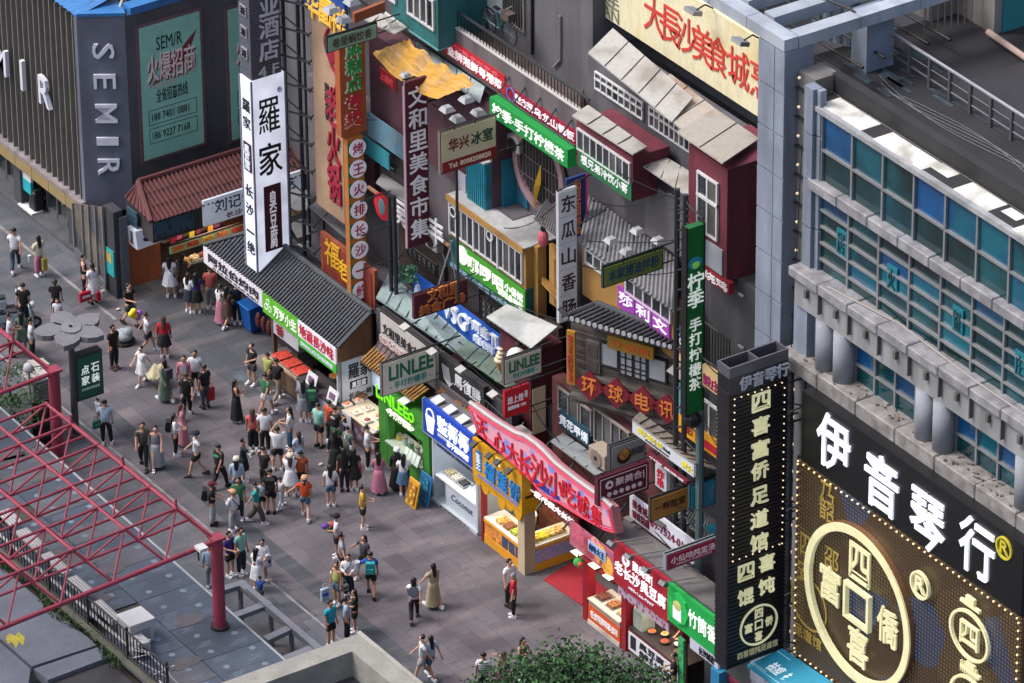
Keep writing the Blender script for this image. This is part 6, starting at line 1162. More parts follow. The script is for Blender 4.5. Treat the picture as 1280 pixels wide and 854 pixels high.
MB().add(vs, fs).build('sheet', M('#b98a35', 'rust', .5, hex2='#7d6a55', sc_=1.0), t, smooth=False); MB().add([c4[0].lerp(c4[1], .42).lerp(c4[3], .1)-UZ*.42, c4[0].lerp(c4[1], .6).lerp(c4[2], .1)-UZ*.45, c4[3].lerp(c4[2], .6).lerp(c4[1], .5)-UZ*.4, c4[3].lerp(c4[2], .42).lerp(c4[0], .5)-UZ*.4], [(0, 1, 2, 3)]).build('patch', M('#2c3418'), t)
# ---- green lemon tea kiosk
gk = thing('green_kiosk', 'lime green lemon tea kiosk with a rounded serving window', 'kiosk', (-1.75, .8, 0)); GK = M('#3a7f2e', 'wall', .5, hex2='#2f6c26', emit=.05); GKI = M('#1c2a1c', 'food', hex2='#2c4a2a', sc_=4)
gx0, gx1 = at(466, 572, z=0).x+.15, -.12; gz = 2.35; ox0, ox1 = gx0+.6, gx1-.4
m = MB(); m.box(gx0, gx1, .0, .25, 0, .95); m.box(gx0, ox0, .0, .25, .95, gz); m.box(ox1, gx1, .0, .25, .95, gz); m.box(ox0, ox1, .0, .25, 1.95, gz)
for i in range(6): a = i/6*math.pi/2; m.box(ox1-.35*(1-math.sin(a))-.0, ox1, .0, .24, 1.95-.35*(1-math.cos(a))*1.0-.06, 1.955)
m.build('front_wall', GK, gk); B('side_wall', GK, gk, gx0, gx0+.1, .25, 1.9, 0, gz); B('side_wall', GK, gk, gx1-.1, gx1, .25, 1.9, 0, gz)
B('back_wall', GKI, gk, gx0+.1, gx1-.1, 1.2, 1.3, 0, gz-.1); B('roof', GK, gk, gx0-.05, gx1+.03, -.05, 1.3, gz, gz+.12); B('counter_top', M('#9aa79a', 'plain', .3), gk, ox0-.05, ox1+.05, -.12, .7, .95, 1.0); B('joint', M('#245a1c'), gk, gx0+.5, gx0+.52, -.008, 0, 0, gz)
random.seed(3)
for i, (cl, nm) in enumerate((('#b8a040', 'yellow'), ('#9aa8a8', 'steel'), ('#2c8a3c', 'green'), ('#c9c9c0', 'white'), ('#6a5a3a', 'brown'))): x_ = ox0+.2+i*.38; t = thing('tea_canister', '%s canister on the counter of the lime green kiosk' % nm, 'canister', (x_, .3, 1), 'canisters in the green kiosk'); MB().tube((x_, .3, 1), (x_, .3, 1.22+.04*(i % 2)), .09, 10).build('canister', M(cl), t); MB().tube((x_, .3, 1.22+.04*(i % 2)), (x_, .3, 1.25+.04*(i % 2)), .095, 10).build('lid', M('#5a5a58'), t)
t = thing('menu_stand', 'tilted menu with four white sheets leaning on the lime green kiosk counter', 'menu', (ox1-.5, -.05, 1)); MB().obox((ox1-.95, -.2, .98), (.95, 0, 0), (0, .18, .42), (0, -.02, .01)).build('board', M('#3a4a40'), t)
for k in range(4): MB().obox((ox1-.92+k*.23, -.21, 1.01), (.2, 0, 0), (0, .15, .36), (0, -.012, .006)).build('sheet', M('#b9c6bc', emit=.3), t)
t = thing('neon_name', 'glowing lime letters standing along the roof edge of the green kiosk', 'sign', (gx0, -.05, gz)); NE = M('#6ad010', emit=1.6); T('LINLEE', 'F', gx0+.0, gx1-1.15, gz+.1, gz+.55, -.06, NE, t, bold=.02, depth=.03); ringF(gx1-.95, gz+.3, .17, .05, -.06, .05, NE, t, 14); B('bar', M('#5a8a2c'), t, gx0, gx1-.8, -.04, 0, gz+.04, gz+.1)
T('<手打柠檬茶>', 'F', gx0+.55, gx1-.9, gz-.32, gz-.02, -.0, M('#e8ead8', emit=.9), t, bold=.02, depth=.05)
q = at(505, 500, y=.3)
for (px, py), lb in (((505, 502), 'white flat lamp tile on the roof of the lime green kiosk'), ): q = at(px, py, y=.3); t = thing('roof_lamp', lb, 'floodlight', q); MB().obox((q.x-.2, .15, gz+.25), (.4, 0, 0), (0, .4, .1), (0, 0, .05)).build('lamp_body', M('#c3c6c9'), t); MB().tube((q.x, .35, gz+.1), (q.x, .35, gz+.28), .03, 6).build('arm', DK, t)
t = thing('bamboo_awning', 'golden bamboo awning behind the large grey hanging board', 'awning', at(490, 470, y=.6)); BMB = M('#a07a42', 'wood', hex2='#7d5a30')
P = [at(451, 453, y=.35), at(516, 502, y=.35), at(535, 488, y=1.15), at(471, 434, y=1.15)]; MB().add(P, [(0, 1, 2, 3)]).build('awning_sheet', M('#5a4426'), t)
for i in range(22): k_ = i/21; MB().tube(P[0].lerp(P[1], k_)+UZ*.04, P[3].lerp(P[2], k_)+UZ*.04, .055, 6).build('bamboo_pole', BMB, t)
slab('shade_roof', M('#57454a', 'rust', hex2='#3f3336'), gk, ((468, 436, 1.0), (520, 478, 1.0), (528, 468, 1.34), (476, 424, 1.34)), .04, ribs=10)
FB('letter_strip', M('#5a2a34', 'patch', hex2='#b0a0a0', sc_=8), gk, (474, 418), (512, 455), 1.15, .04)
# small side stall between tiled kiosk and green one
sk = thing('side_counter', 'crowded white snack counter between the tiled kiosk and the lime green one', 'counter', (gx0-1.0, .3, 0)); sx0 = xK1+.1
B('counter_body', M('#8a8a94', 'patch', hex2='#5a3a4a', sc_=3), sk, sx0, gx0-.05, -.15, .5, 0, .95) if sx0 < gx0-.3 else None
B('white_side', M('#a9b3c4', emit=.2), sk, gx0-.12, gx0-.06, .3, 1.3, .9, 2.5); r = (xK1+.3, gx0-.1); 
if sx0 < gx0-.3:
    B('counter_top', M('#b0a898', 'plain', .4), sk, sx0-.1, gx0-.05, -.2, .9, .95, 1.0); B('upper_board', M('#9ab0c8', emit=.3), sk, sx0+.3, gx0-.1, 1.0, 1.05, 1.6, 2.4)
    area('counter_lamp', ((sx0+gx0)/2, .4, 2.1), 12)
    for i in range(8):
        x_ = sx0+.15+(gx0-sx0-.3)*(i % 4)/3; y_ = .05+.45*(i//4); cl = ['#c06a50', '#b8a888', '#7a3a28', '#c0a060', '#c98a70', '#8a8070', '#a84838', '#c9b890'][i]; lb = ('salmon pink', 'cream', 'dark brown', 'sandy', 'peach', 'grey brown', 'brick red', 'pale yellow')[i]
        t = thing('snack_box', 'open box of %s snacks on the crowded white counter' % lb, 'box', (x_, y_, 1), 'snack boxes on the white counter'); B('box', M('#c6c2bc'), t, x_-.14, x_+.14, y_-.16, y_+.16, 1.0, 1.09); MB().ball((x_, y_, 1.09), .12, 8, 5, sc3=(1, 1.1, .5)).build('food', M(cl, 'food', hex2='#6a2c20', sc_=14), t)
    t = thing('price_placard', 'white placard with a dark cow print facing the crowd on the counter', 'placard', (sx0+.3, -.22, .6)); B('placard', M('#b9bac2', emit=.2), t, sx0+.1, sx0+.85, -.24, -.21, .45, 1.0); MB().ball((sx0+.45, -.24, .72), .16, 8, 5, sc3=(1, .1, 1)).build('print', M('#26222a'), t)
# ---- blue and white coconut kiosk
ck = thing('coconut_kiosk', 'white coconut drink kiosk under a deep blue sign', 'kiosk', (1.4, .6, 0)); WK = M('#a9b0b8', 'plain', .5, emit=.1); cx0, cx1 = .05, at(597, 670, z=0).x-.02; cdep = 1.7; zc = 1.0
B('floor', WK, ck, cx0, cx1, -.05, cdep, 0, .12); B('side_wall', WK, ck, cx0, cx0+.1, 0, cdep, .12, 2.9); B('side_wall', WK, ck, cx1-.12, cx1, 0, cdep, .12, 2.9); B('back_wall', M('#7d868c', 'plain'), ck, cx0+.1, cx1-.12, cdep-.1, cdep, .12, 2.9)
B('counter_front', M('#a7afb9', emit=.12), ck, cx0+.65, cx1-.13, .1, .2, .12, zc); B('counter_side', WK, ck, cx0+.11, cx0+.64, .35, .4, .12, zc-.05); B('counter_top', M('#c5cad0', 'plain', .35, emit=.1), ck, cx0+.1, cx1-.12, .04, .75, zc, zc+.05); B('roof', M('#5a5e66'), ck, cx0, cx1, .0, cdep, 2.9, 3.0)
T('Coconut', 'F', cx0+1.0, cx1-.45, .48, .72, .1, M('#1f3a5e'), ck, bold=0, depth=.015, shear=.2); T('整椰椰整颗椰子水', 'F', cx0+.5, cx1-.4, .02, .1, -.05, M('#3a4450'), ck, depth=.01)
tl_ = MB(); [tl_.box(cx0+.75+i*.2, cx0+.88+i*.2, -.062, -.05, .005, .115) for i in range(7)]; tl_.build('print_squares', M('#6a6e74'), ck, kind='stuff')
t, r, y = gsign('coconut_sign', 'deep blue sign with a white cup and bold white characters', (528.6, 499), (590, 585), -.08, '#0c3aa0', None, '', (), em=.5, depth=.16)
TI('整椰椰', 'F', r, y, M('#eef2fa', emit=1.0), t, (.30, .05), (.36, .12), bold=.06); TI('椰子蛋鲜榨店', 'F', r, y, M('#eef2fa', emit=.8), t, (.50, .06), (.10, .70), bold=.02); TI('ZHENG YE YE', 'F', r, y, W_, t, (.31, .5), (.22, .7), bold=0)
w_, h_ = r[1]-r[0], r[3]-r[2]; MB().add([(r[0]+w_*.06, y-.03, r[3]-h_*.38), (r[0]+w_*.25, y-.03, r[3]-h_*.38), (r[0]+w_*.21, y-.03, r[2]+h_*.12), (r[0]+w_*.10, y-.03, r[2]+h_*.12), (r[0]+w_*.06, y, r[3]-h_*.38), (r[0]+w_*.25, y, r[3]-h_*.38), (r[0]+w_*.21, y, r[2]+h_*.12), (r[0]+w_*.10, y, r[2]+h_*.12)], [(3, 2, 1, 0), (0, 1, 5, 4), (2, 3, 7, 6), (1, 2, 6, 5), (3, 0, 4, 7)]).build('cup_logo', M('#eef2fa', emit=1.0), t); ringF(r[0]+w_*.155, r[3]-h_*.32, .24, .05, y, .03, M('#eef2fa', emit=1.0), t, 18)
B('frame_edge', M('#8a8f9a'), t, r[0]-.06, r[1]+.04, y+.0, y+.12, r[2]-.06, r[2]); B('frame_edge', M('#8a8f9a'), t, r[0]-.06, r[0], y, y+.12, r[2], r[3]+.03)
for i in range(4): x_ = r[0]+.45+i*.75; t2 = thing('roof_lamp', 'flat silver lamp over the deep blue sign, %s' % ('first by the lime kiosk', 'second', 'third', 'last by the yellow kiosk')[i], 'floodlight', (x_, -.3, r[3]+.1), 'lamps over the deep blue sign'); MB().obox((x_-.22, .06, r[3]+.0), (.4, 0, 0), (0, .34, .08), (0, 0, .05)).build('lamp_body', M('#c3c6c9', emit=.1), t2); MB().tube((x_, .2, r[3]-.1), (x_, .2, r[3]+.03), .025, 5).build('arm', DK, t2)
B('sign_ledge', M('#6a6a70', 'rust'), ck, r[0], r[1], .1, .9, r[3]-.1, r[3]-.02); T('鲜切椰子现榨椰汁', 'F', cx0+.3, cx1-.2, r[2]-.28, r[2]-.1, .02, M('#3a4a6a'), ck); B('sub_fascia', M('#8a90a0', emit=.1), ck, cx0+.1, cx1-.1, .03, .06, r[2]-.32, r[2]-.065)
for i in range(3): x_ = cx0+.45+i*.42; t = thing('coconut_crate', ('crate of peeled coconuts nearest the lime kiosk on the white counter', 'glass tub of white coconut pieces in the middle of the counter', 'dark tray beside the white screen on the coconut counter')[i], 'crate', (x_, .5, 1.05), 'trays on the coconut counter'); B('crate_side', M('#9a9c9a'), t, x_-.19, x_+.19, .25, .68, 1.05, 1.12); m = MB(); [m.ball((x_-.11+.11*(k % 3), .33+.11*(k//3), 1.15), .065, 6, 4) for k in range(9)]; m.build('coconuts', M(('#b8a888', '#c9c4b4', '#3a3c3c')[i], 'conc'), t, kind='stuff')
t = thing('order_screen', 'tilted glowing order screen on the coconut counter beside the red post', 'screen', (cx1-.6, .1, 1.05)); MB().obox((cx1-.95, .05, 1.05), (.75, 0, 0), (0, .3, .25), (0, -.03, .03)).build('screen_glass', M('#9fc6dc', emit=.7), t); MB().obox((cx1-.97, .1, 1.04), (.79, 0, 0), (0, .3, .22), (0, -.02, .02)).build('screen_case', DK, t)
area('kiosk_lamp', ((cx0+cx1)/2, .7, 2.8), 24, (.95, .97, 1.0), 1.2); area('kiosk_lamp', ((gx0+gx1)/2, .6, 2.25), 10, (1, .95, .8), .8)
# ---- yellow bakery kiosk
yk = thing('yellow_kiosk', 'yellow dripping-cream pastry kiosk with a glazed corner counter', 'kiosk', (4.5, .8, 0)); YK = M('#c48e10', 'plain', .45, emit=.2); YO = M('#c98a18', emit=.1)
kx0 = at(603, 676, z=0).x; kx1 = at(662, 718, z=0).x; CRP = M('#b9a888', 'plain', .5)
B('red_post', M('#7a1418'), yk, kx0-.05, kx0+.08, -.08, .1, 0, 2.8); B('corner_post', CRP, yk, kx1-.42, kx1-.02, -.12, .3, 0, 2.9); B('back_post', CRP, yk, kx0+.15, kx0+.45, 1.2, 1.4, 0, 2.9)
FD = M('#b8722a', 'food', hex2='#5a2c1a', sc_=5, emit=.12)
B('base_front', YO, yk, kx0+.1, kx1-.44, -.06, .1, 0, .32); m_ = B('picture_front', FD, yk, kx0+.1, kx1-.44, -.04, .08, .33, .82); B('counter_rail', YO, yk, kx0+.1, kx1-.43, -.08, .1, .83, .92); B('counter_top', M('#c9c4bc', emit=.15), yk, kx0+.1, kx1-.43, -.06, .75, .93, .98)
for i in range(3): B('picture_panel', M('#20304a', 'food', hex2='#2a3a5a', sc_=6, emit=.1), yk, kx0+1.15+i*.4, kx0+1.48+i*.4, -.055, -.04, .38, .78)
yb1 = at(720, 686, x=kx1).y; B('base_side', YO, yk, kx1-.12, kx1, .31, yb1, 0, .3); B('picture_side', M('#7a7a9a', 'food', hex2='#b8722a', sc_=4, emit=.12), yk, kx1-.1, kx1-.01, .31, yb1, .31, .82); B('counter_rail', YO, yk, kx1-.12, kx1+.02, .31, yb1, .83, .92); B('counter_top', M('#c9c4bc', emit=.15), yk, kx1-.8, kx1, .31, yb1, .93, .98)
B('back_wall', M('#6a3a26', 'food', hex2='#3a1c16', sc_=5, emit=.1), yk, kx0+.4, kx1-.2, 1.9, 2.0, 0, 2.8); B('floor', M('#5a4a40'), yk, kx0+.1, kx1-.8, .8, 1.9, 0, .05)
r = Fr((590, 545), (653.5, 637), -.22); zlo = at(594, 595, y=-.22).z; sx = (r[0]+.02, kx1-.02)
t = thing('pastry_sign', 'yellow board with blue characters and a scalloped dripping edge', 'sign', (sx[0], -.22, zlo)); ztp = at(590, 546, y=-.22).z; zlo = ztp-1.45
B('sign_face', YK, t, sx[0], sx[1], -.22, -.1, zlo, ztp); B('sign_return', YK, t, sx[1], sx[1]+.02, -.22, .5, zlo-.1, ztp)
m = MB(); n_ = 6; wd = (sx[1]-sx[0])/n_
for i in range(n_): cx_ = sx[0]+wd*(i+.5); h_ = (.28, .4, .2, .5, .3, .42)[i]; m.add([(cx_+wd*.5*math.cos(a), yy_, zlo+.02-h_*math.sin(a)) for yy_ in (-.22, -.12) for a in [math.pi*k/8 for k in range(9)]], [tuple(range(8, -1, -1)), tuple(range(9, 18))]+[(k, k+1, 10+k, 9+k) for k in range(8)])
m.build('dripping_edge', YK, t); BLC = M('#1f6fae', emit=.5)
T('黑芝麻葵', 'F', sx[0]+.25, sx[0]+.62, ztp-1.05, ztp-.35, -.222, BLC, t, bold=0) if 0 else None
B('small_plate', M('#2a6fae', emit=.4), t, sx[0]+.22, sx[0]+.55, -.24, -.22, zlo+.35, zlo+1.1); T(VT('宴王'), 'F', sx[0]+.27, sx[0]+.5, zlo+.42, zlo+1.02, -.24, W_, t)
for i, ch in enumerate('榴莲饼'): T(ch, 'F', sx[0]+.78+i*.73, sx[0]+1.38+i*.73, zlo+.32, zlo+.98, -.222, BLC, t, bold=.06, depth=.07, name='character')
B('blue_line', M('#6a70a8', emit=.3), t, sx[0]+.3, sx[1]-.2, -.235, -.22, zlo+.12, zlo+.22)
for i, x_ in enumerate((sx[0]+.35, sx[0]+1.25, sx[0]+1.75, sx[0]+2.4)): t2 = thing('spot_lamp', 'small dark spot lamp on the yellow board, %s' % ('first from the blue sign', 'left of the lit panel', 'right of the lit panel', 'last by the corner post')[i], 'lamp', (x_, -.4, ztp), 'spot lamps on the yellow board'); MB().obox((x_-.1, -.5, ztp-.12), (.22, 0, .0), (0, .2, .12), (0, -.04, .06)).build('lamp_body', DK, t2); MB().tube((x_, -.3, ztp-.03), (x_+.1, -.12, ztp+.02), .015, 4).build('arm', DK, t2)
B('lit_panel', M('#e0d890', emit=1.0), t, sx[0]+1.4, sx[0]+1.65, -.24, -.222, ztp-.35, ztp-.05)
B('roof', M('#5a4a4a', 'rust'), yk, kx0, kx1, -.08, 2.0, 2.9, 3.0)
for i in range(4): x_ = kx0+.75+i*.42; t = thing('pastry_tray', 'tray of %s on the yellow kiosk counter' % ('flaky golden pastries by the red post', 'dark glazed pastries', 'green and yellow durians', 'ripe yellow durians by the cream post')[i], 'tray', (x_, .3, .98), 'trays on the yellow kiosk counter'); B('tray', M('#b8b4ac'), t, x_-.19, x_+.19, .05, .55, .98, 1.0); m = MB(); [m.ball((x_-.1+.1*(k % 3), .13+.13*(k//3), 1.05), .085, 7, 4) for k in range(9)]; m.build('food', M(('#c09048', '#6a3a20', '#8a9a30', '#b8a830')[i], 'food', hex2='#5a4a18', sc_=12, emit=.1), t, kind='stuff')
for i in range(4): y_ = .5+i*(yb1-.6)/4; t = thing('pastry_tray', 'tray of %s on the red carpet side' % ('yellow durian flesh at the cream post', 'lemon coloured durian halves', 'pale golden pastries', 'light brown buns at the far end')[i], 'tray', (kx1-.4, y_, .98), 'trays on the side counter'); B('tray', M('#b8b4ac'), t, kx1-.6, kx1-.1, y_-.17, y_+.17, .98, 1.0); m = MB(); [m.ball((kx1-.5+.13*(k % 3), y_-.1+.1*(k//3), 1.05), .085, 7, 4) for k in range(9)]; m.build('food', M(('#b8a02a', '#c9b830', '#c9a868', '#b89058')[i], 'food', hex2='#7a5a18', sc_=12, emit=.1), t, kind='stuff')
area('kiosk_lamp', ((kx0+kx1)/2, .6, 2.6), 28, (1, .85, .62), 1.2); area('kiosk_lamp', (kx1-.5, 1.3, 2.6), 18, (1, .85, .62), .8)
# ---- big red neon sign
t = thing('neon_street_sign', 'huge curvy red and blue neon sign arching above the yellow kiosk', 'sign', (6, -.45, 3.2)); yN = -.42
top = [(586, 505), (615, 526), (643, 543), (655, 547), (668, 556), (680, 567), (693, 581), (720, 602), (752, 625), (764, 636)]; bot = [(770, 668), (757, 664), (728, 648), (700, 630), (680, 621), (668, 606), (655, 592), (628, 568), (597, 541)]
pts = [at(*p, y=yN) for p in top+bot]; n_ = len(pts); m = MB(); m.add(pts+[p+Vector((0, .3, 0)) for p in pts], [tuple(range(n_))[::-1], tuple(range(n_, 2*n_))]+[(i, (i+1) % n_, n_+(i+1) % n_, n_+i) for i in range(n_)]); m.build('sign_body', M('#a0626e', emit=.12), t)
cen = sum(pts, Vector())/n_
def inset(k, dy): 
    nt_ = len(top); out = []
    for i, p in enumerate(pts): out.append(Vector((p.x+(cen.x-p.x)*.03*k, yN-dy, p.z-(.1*k if i < nt_ else -.1*k))))
    return out
for k, c_ in ((.5, '#d03a50'), (1.1, '#b0486a')): q_ = inset(k, .03); MB().path(q_+[q_[0]], .03, 5).build('neon_tube', M(c_, emit=.6), t)
q_ = inset(1.6, .012); m = MB(); m.add(q_, [tuple(range(n_))[::-1]]); m.build('inner_face', M('#7078c0', 'patch', hex2='#c08a98', sc_=1.7, emit=.4), t)
MB().path([p+Vector((0, .05, .04)) for p in pts[:10]], .08, 6).build('top_trim', M('#a9a4a6'), t)
chs = [('天', 603, 534, .8), ('心', 625, 553, .8), ('大', 641, 566, .85), ('长', 657, 581, 1.1), ('沙', 675, 592, 1.3), ('小', 695, 606, 1.1), ('吃', 712, 617, .95), ('城', 729, 631, .9), ('集', 746, 645, .8)]
for ch, px, py, h_ in chs: charF(ch, (px, py), h_*.86, yN-.02, M('#b01428', emit=.5), t, dep=.05, wr=.9, bold=.03)
charF('湘小三小吃街', (690, 575), .3, yN-.02, M('#c01428', emit=.6), t, dep=.04, wr=5, name='lettering') if 0 else None
charF('CHANGSHA FOOD', (683, 612), .22, yN-.02, M('#2a3aa0', emit=.5), t, dep=.03, wr=7, bold=0, name='lettering')
m = MB(); [m.tube((x_, -.15, 2.9), (x_, 1.4, 4.2), .035, 5) for x_ in (3.5, 5, 6.5, 8, 9.5)]; m.build('brace', STEEL, t)
# maroon fascia with white script
t, r, y = gsign('slogan_fascia', 'maroon fascia with glowing white slanted script right of the yellow board', (661, 603), (722, 664), .15, '#6a1418', None, '', (), em=.25, depth=.1); TI('一家代表大长沙', 'F', r, y, M('#f0ece8', emit=1.3), t, (.0, .06), (.25, .2), bold=.03, depth=.05, shear=.2)
# ---- red carpet entrance, posts, meat poster, braised counter
q = [at(*p, z=.0) for p in ((679, 725), (715, 703), (760, 738), (727, 757))]; t = thing('red_carpet', 'bright red carpet running into the passage beside the yellow kiosk', 'carpet', q[0]); MB().prism([(p.x, p.y) for p in q], .004, .03).build('carpet', M('#8f0c26', 'cloth'), t); MB().prism([(p.x+(q[0].x-p.x)*.0, p.y+2.2) for p in q], .004, .028).build('inner_carpet', M('#8f0c26', 'cloth'), t)
RP = M('#8a0f22', 'plain', .5)
eg = thing('stall_gate', 'red gate posts and roof of the braised meat stalls', 'gate', (8.5, 0, 0))
pp = []
for a in ((732, 775), (780, 812)): q = at(*a, z=0); pp.append(q); B('post', RP, eg, q.x-.13, q.x+.13, q.y-.02, q.y+.3, 0, 3.0)
t, r, y = gsign('meat_poster', 'pink and orange picture board of braised meat between the neon sign and the crimson one', (712, 651), (767, 722), -.3, '#a0566a', None, '', (), em=.2, depth=.1)
for i, (u, v, s_, c_) in enumerate(((.2, .65, .42, '#9a4458'), (.45, .5, .38, '#8a2c3c'), (.7, .55, .4, '#b8741c'), (.85, .3, .35, '#c08a2c'), (.6, .8, .3, '#b06a6a'))): MB().ball((r[0]+(r[1]-r[0])*u, y, r[2]+(r[3]-r[2])*v), s_, 12, 6, sc3=(1, .08, 1)).build('meat_picture', M(c_, 'food', hex2='#7a2c30', sc_=4, emit=.2), t)
B('caption_plate', M('#8fa6c6', emit=.4), t, r[0]+(r[1]-r[0])*.45, r[0]+(r[1]-r[0])*.85, y-.05, y-.03, r[2]+.35, r[2]+.75); T('卤味大王', 'F', r[0]+(r[1]-r[0])*.48, r[0]+(r[1]-r[0])*.82, r[2]+.42, r[2]+.68, y-.05, M('#1c3a6a'), t)
xA, xB = pp[0].x+.18, pp[1].x-.18
bk = thing('braised_counter', 'low counter with an orange front and a glass food case between the red posts', 'counter', ((xA+xB)/2, .4, 0)); B('plinth', M('#c3bcb2', 'conc'), bk, xA, xB, pp[0].y-.05, pp[0].y+.4, 0, .15); B('orange_front', M('#b8481c', emit=.25), bk, xA, xB, pp[0].y-.02, pp[0].y+.35, .16, .72); T('老卤鸭脖鸭掌卤味', 'F', xA+.15, xB-.1, .32, .58, pp[0].y-.02, M('#d9cfd0', emit=.4), bk); B('counter_top', M('#b8aea0', emit=.15), bk, xA, xB, pp[0].y-.05, pp[0].y+.9, .9, .95); B('case_front', M('#8f8578', 'plain', .3), bk, xA, xB, pp[0].y, pp[0].y+.05, .73, .9)
for i in range(3): x_ = xA+.3+i*(xB-xA-.6)/2; t = thing('meat_tray', 'tray of %s in the case between the red posts' % ('dark braised wings', 'glossy duck necks', 'pale sliced tofu')[i], 'tray', (x_, pp[0].y+.4, .95), 'braised food trays'); B('tray', SCREW, t, x_-.22, x_+.22, pp[0].y+.15, pp[0].y+.7, .95, .97); m = MB(); [m.ball((x_-.12+.12*(k % 3), pp[0].y+.25+.13*(k//3), 1.02), .08, 7, 4) for k in range(9)]; m.build('food', M(('#5a2c18', '#8a5a30', '#b89a70')[i], 'food', hex2='#6a2c18', sc_=12), t, kind='stuff')
area('stall_lamp', ((xA+xB)/2, pp[0].y+.5, 2.4), 26, (1, .82, .6), .8)
for i, p_ in enumerate(((720, 692), (742, 708), (760, 722))): q = at(*p_, y=-.35); t = thing('square_lamp', 'glowing square lamp under the picture board, %s' % ('beside the green apple lantern', 'middle one', 'beside the crimson sign')[i], 'lamp', q, 'square lamps under the picture board'); MB().box(q.x-.2, q.x+.2, q.y-.1, q.y+.25, q.z-.03, q.z).build('lamp_case', DK, t); MB().box(q.x-.19, q.x+.19, q.y-.09, q.y+.24, q.z, q.z+.03).build('lamp_glass', M('#f0e8c8', emit=2.0), t)
q = at(723, 703, y=-.5); t = thing('apple_lantern', 'small green and red round lantern hanging under the first square lamp', 'lantern', q); MB().ball(q, .17, 12, 7).build('lantern_body', M('#2c8a3a', emit=.3), t, smooth=True); MB().ball(q+Vector((.12, -.02, 0)), .1, 8, 5).build('lantern_cheek', M('#c0503a', emit=.3), t); MB().tube(q+UZ*.15, q+UZ*.3, .02, 5).build('cord', DK, t)
B('sign_shelf', M('#7a1420', emit=.05), eg, xA-.3, xB+.1, -.35, .2, 2.55, 2.62)
t, r, y = gsign('tofu_shop_sign', 'large crimson sign with a round logo and two lines of white characters', (767, 675), (834.5, 779), -.4, '#8c0c22', None, '', (), em=.4, depth=.14)
TI('聚美合|', 'F', r, y, M('#ede6ee', emit=1.0), t, (.36, .28), (.60, .14), bold=.03); TI('老长沙臭豆腐', 'F', r, y, M('#ede6ee', emit=1.0), t, (.03, .03), (.28, .42), bold=.03); TI('400-166-7997', 'F', r, y, W_, t, (.28, .25), (.12, .82), bold=0); p_ = (r[0]+.24*(r[1]-r[0]), r[2]+.74*(r[3]-r[2])); ringF(p_[0], p_[1], .2, .11, y, .04, M('#ede6ee', emit=1.0), t, 18)
for i in range(4): x_ = r[0]+.4+i*.95; t2 = thing('sign_lamp', 'grey boxy floodlight reaching out over the crimson sign, %s' % ('first beside the neon sign', 'second', 'third', 'last beside the green sign')[i], 'floodlight', (x_, y-.3, r[3]+.15), 'floodlights over the crimson sign'); MB().obox((x_-.18, y-.45, r[3]+.15), (.28, 0, 0), (0, .16, -.1), (0, .1, .1)).build('lamp_body', M('#5f6468', 'plain', .4, .3), t2); MB().tube((x_, y-.3, r[3]+.2), (x_+.2, .5, r[3]+.1), .025, 5).build('arm', M('#77797d'), t2)
B('purple_strip', M('#6a3a5a', 'patch', hex2='#a08a9a', sc_=6, emit=.15), eg, r[0]+.15, r[1]-.05, -.33, -.28, r[2]-.4, r[2]-.02)
sx0, sx1 = pp[1].x+.2, at(850, 868, z=0).x; tc = thing('tofu_counter', 'tofu stall with woks and a white front board under the large crimson sign', 'counter', ((sx0+sx1)/2, .3, 0)); yy0 = pp[1].y-.02
B('board_frame', M('#5a1420'), tc, sx0, sx1, yy0+.02, yy0+.1, .1, .92); B('white_board', M('#b9bcc6', emit=.35), tc, sx0+.08, sx1-.08, yy0, yy0+.03, .18, .86); T('臭豆腐', 'F', sx0+.7, sx1-.9, .55, .8, yy0, INK, tc, bold=0); T('传承五十年老味道', 'F', sx0+.7, sx1-.15, .25, .48, yy0, INK, tc, bold=0); B('figure_print', INK, tc, sx0+.2, sx0+.5, yy0-.01, yy0, .3, .78)
B('worktop', M('#332c2e', 'plain', .35), tc, sx0, sx1, yy0+.04, 1.1, .93, .97); B('red_side_post', RP, tc, sx1-.02, sx1+.12, yy0, yy0+.2, 0, 2.4); B('back_wall', M('#4a2a2c'), tc, sx0, sx1, 1.3, 1.4, 0, 2.6); B('glass_cabinet', M('#7f8c88', 'glass', .1, hex2='#9aa39a'), tc, sx0+.05, sx0+.55, yy0+.2, yy0+.7, .97, 1.6); B('floor', M('#3a3436'), tc, sx0, sx1, .1, 1.3, 0, .03)
for i in range(5): x_ = sx0+.75+i*.36; y_ = .45+.25*(i % 2); t = thing('wok', '%s on the dark worktop of the tofu stall' % ('steel pan of orange sauce', 'round wok of frying tofu', 'red rimmed pot of broth', 'shallow pan with a white bowl', 'tray of dark tofu cubes')[i], 'pan', (x_, y_, .97), 'pans on the tofu stall'); MB().tube((x_, y_, .97), (x_, y_, 1.06), .13, 14, .17).build('pan', M('#5a5652', 'plain', .3, .6), t); MB().ball((x_, y_, 1.05), .15, 10, 4, sc3=(1, 1, .3)).build('food', M(('#b85a1c', '#c09a60', '#8a3018', '#c9c0b0', '#3a2c20')[i], 'food', hex2='#6a3010', sc_=12), t)
area('stall_lamp', ((sx0+sx1)/2, .4, 2.3), 30, (1, .85, .65), 1.0)
t, r, y = gsign('bamboo_rice_sign', 'vivid green sign with a basket emblem and white characters beside the crimson one', (834.5, 728), (897, 823), -.42, '#0c8a3c', None, '', (), em=.5, depth=.14)
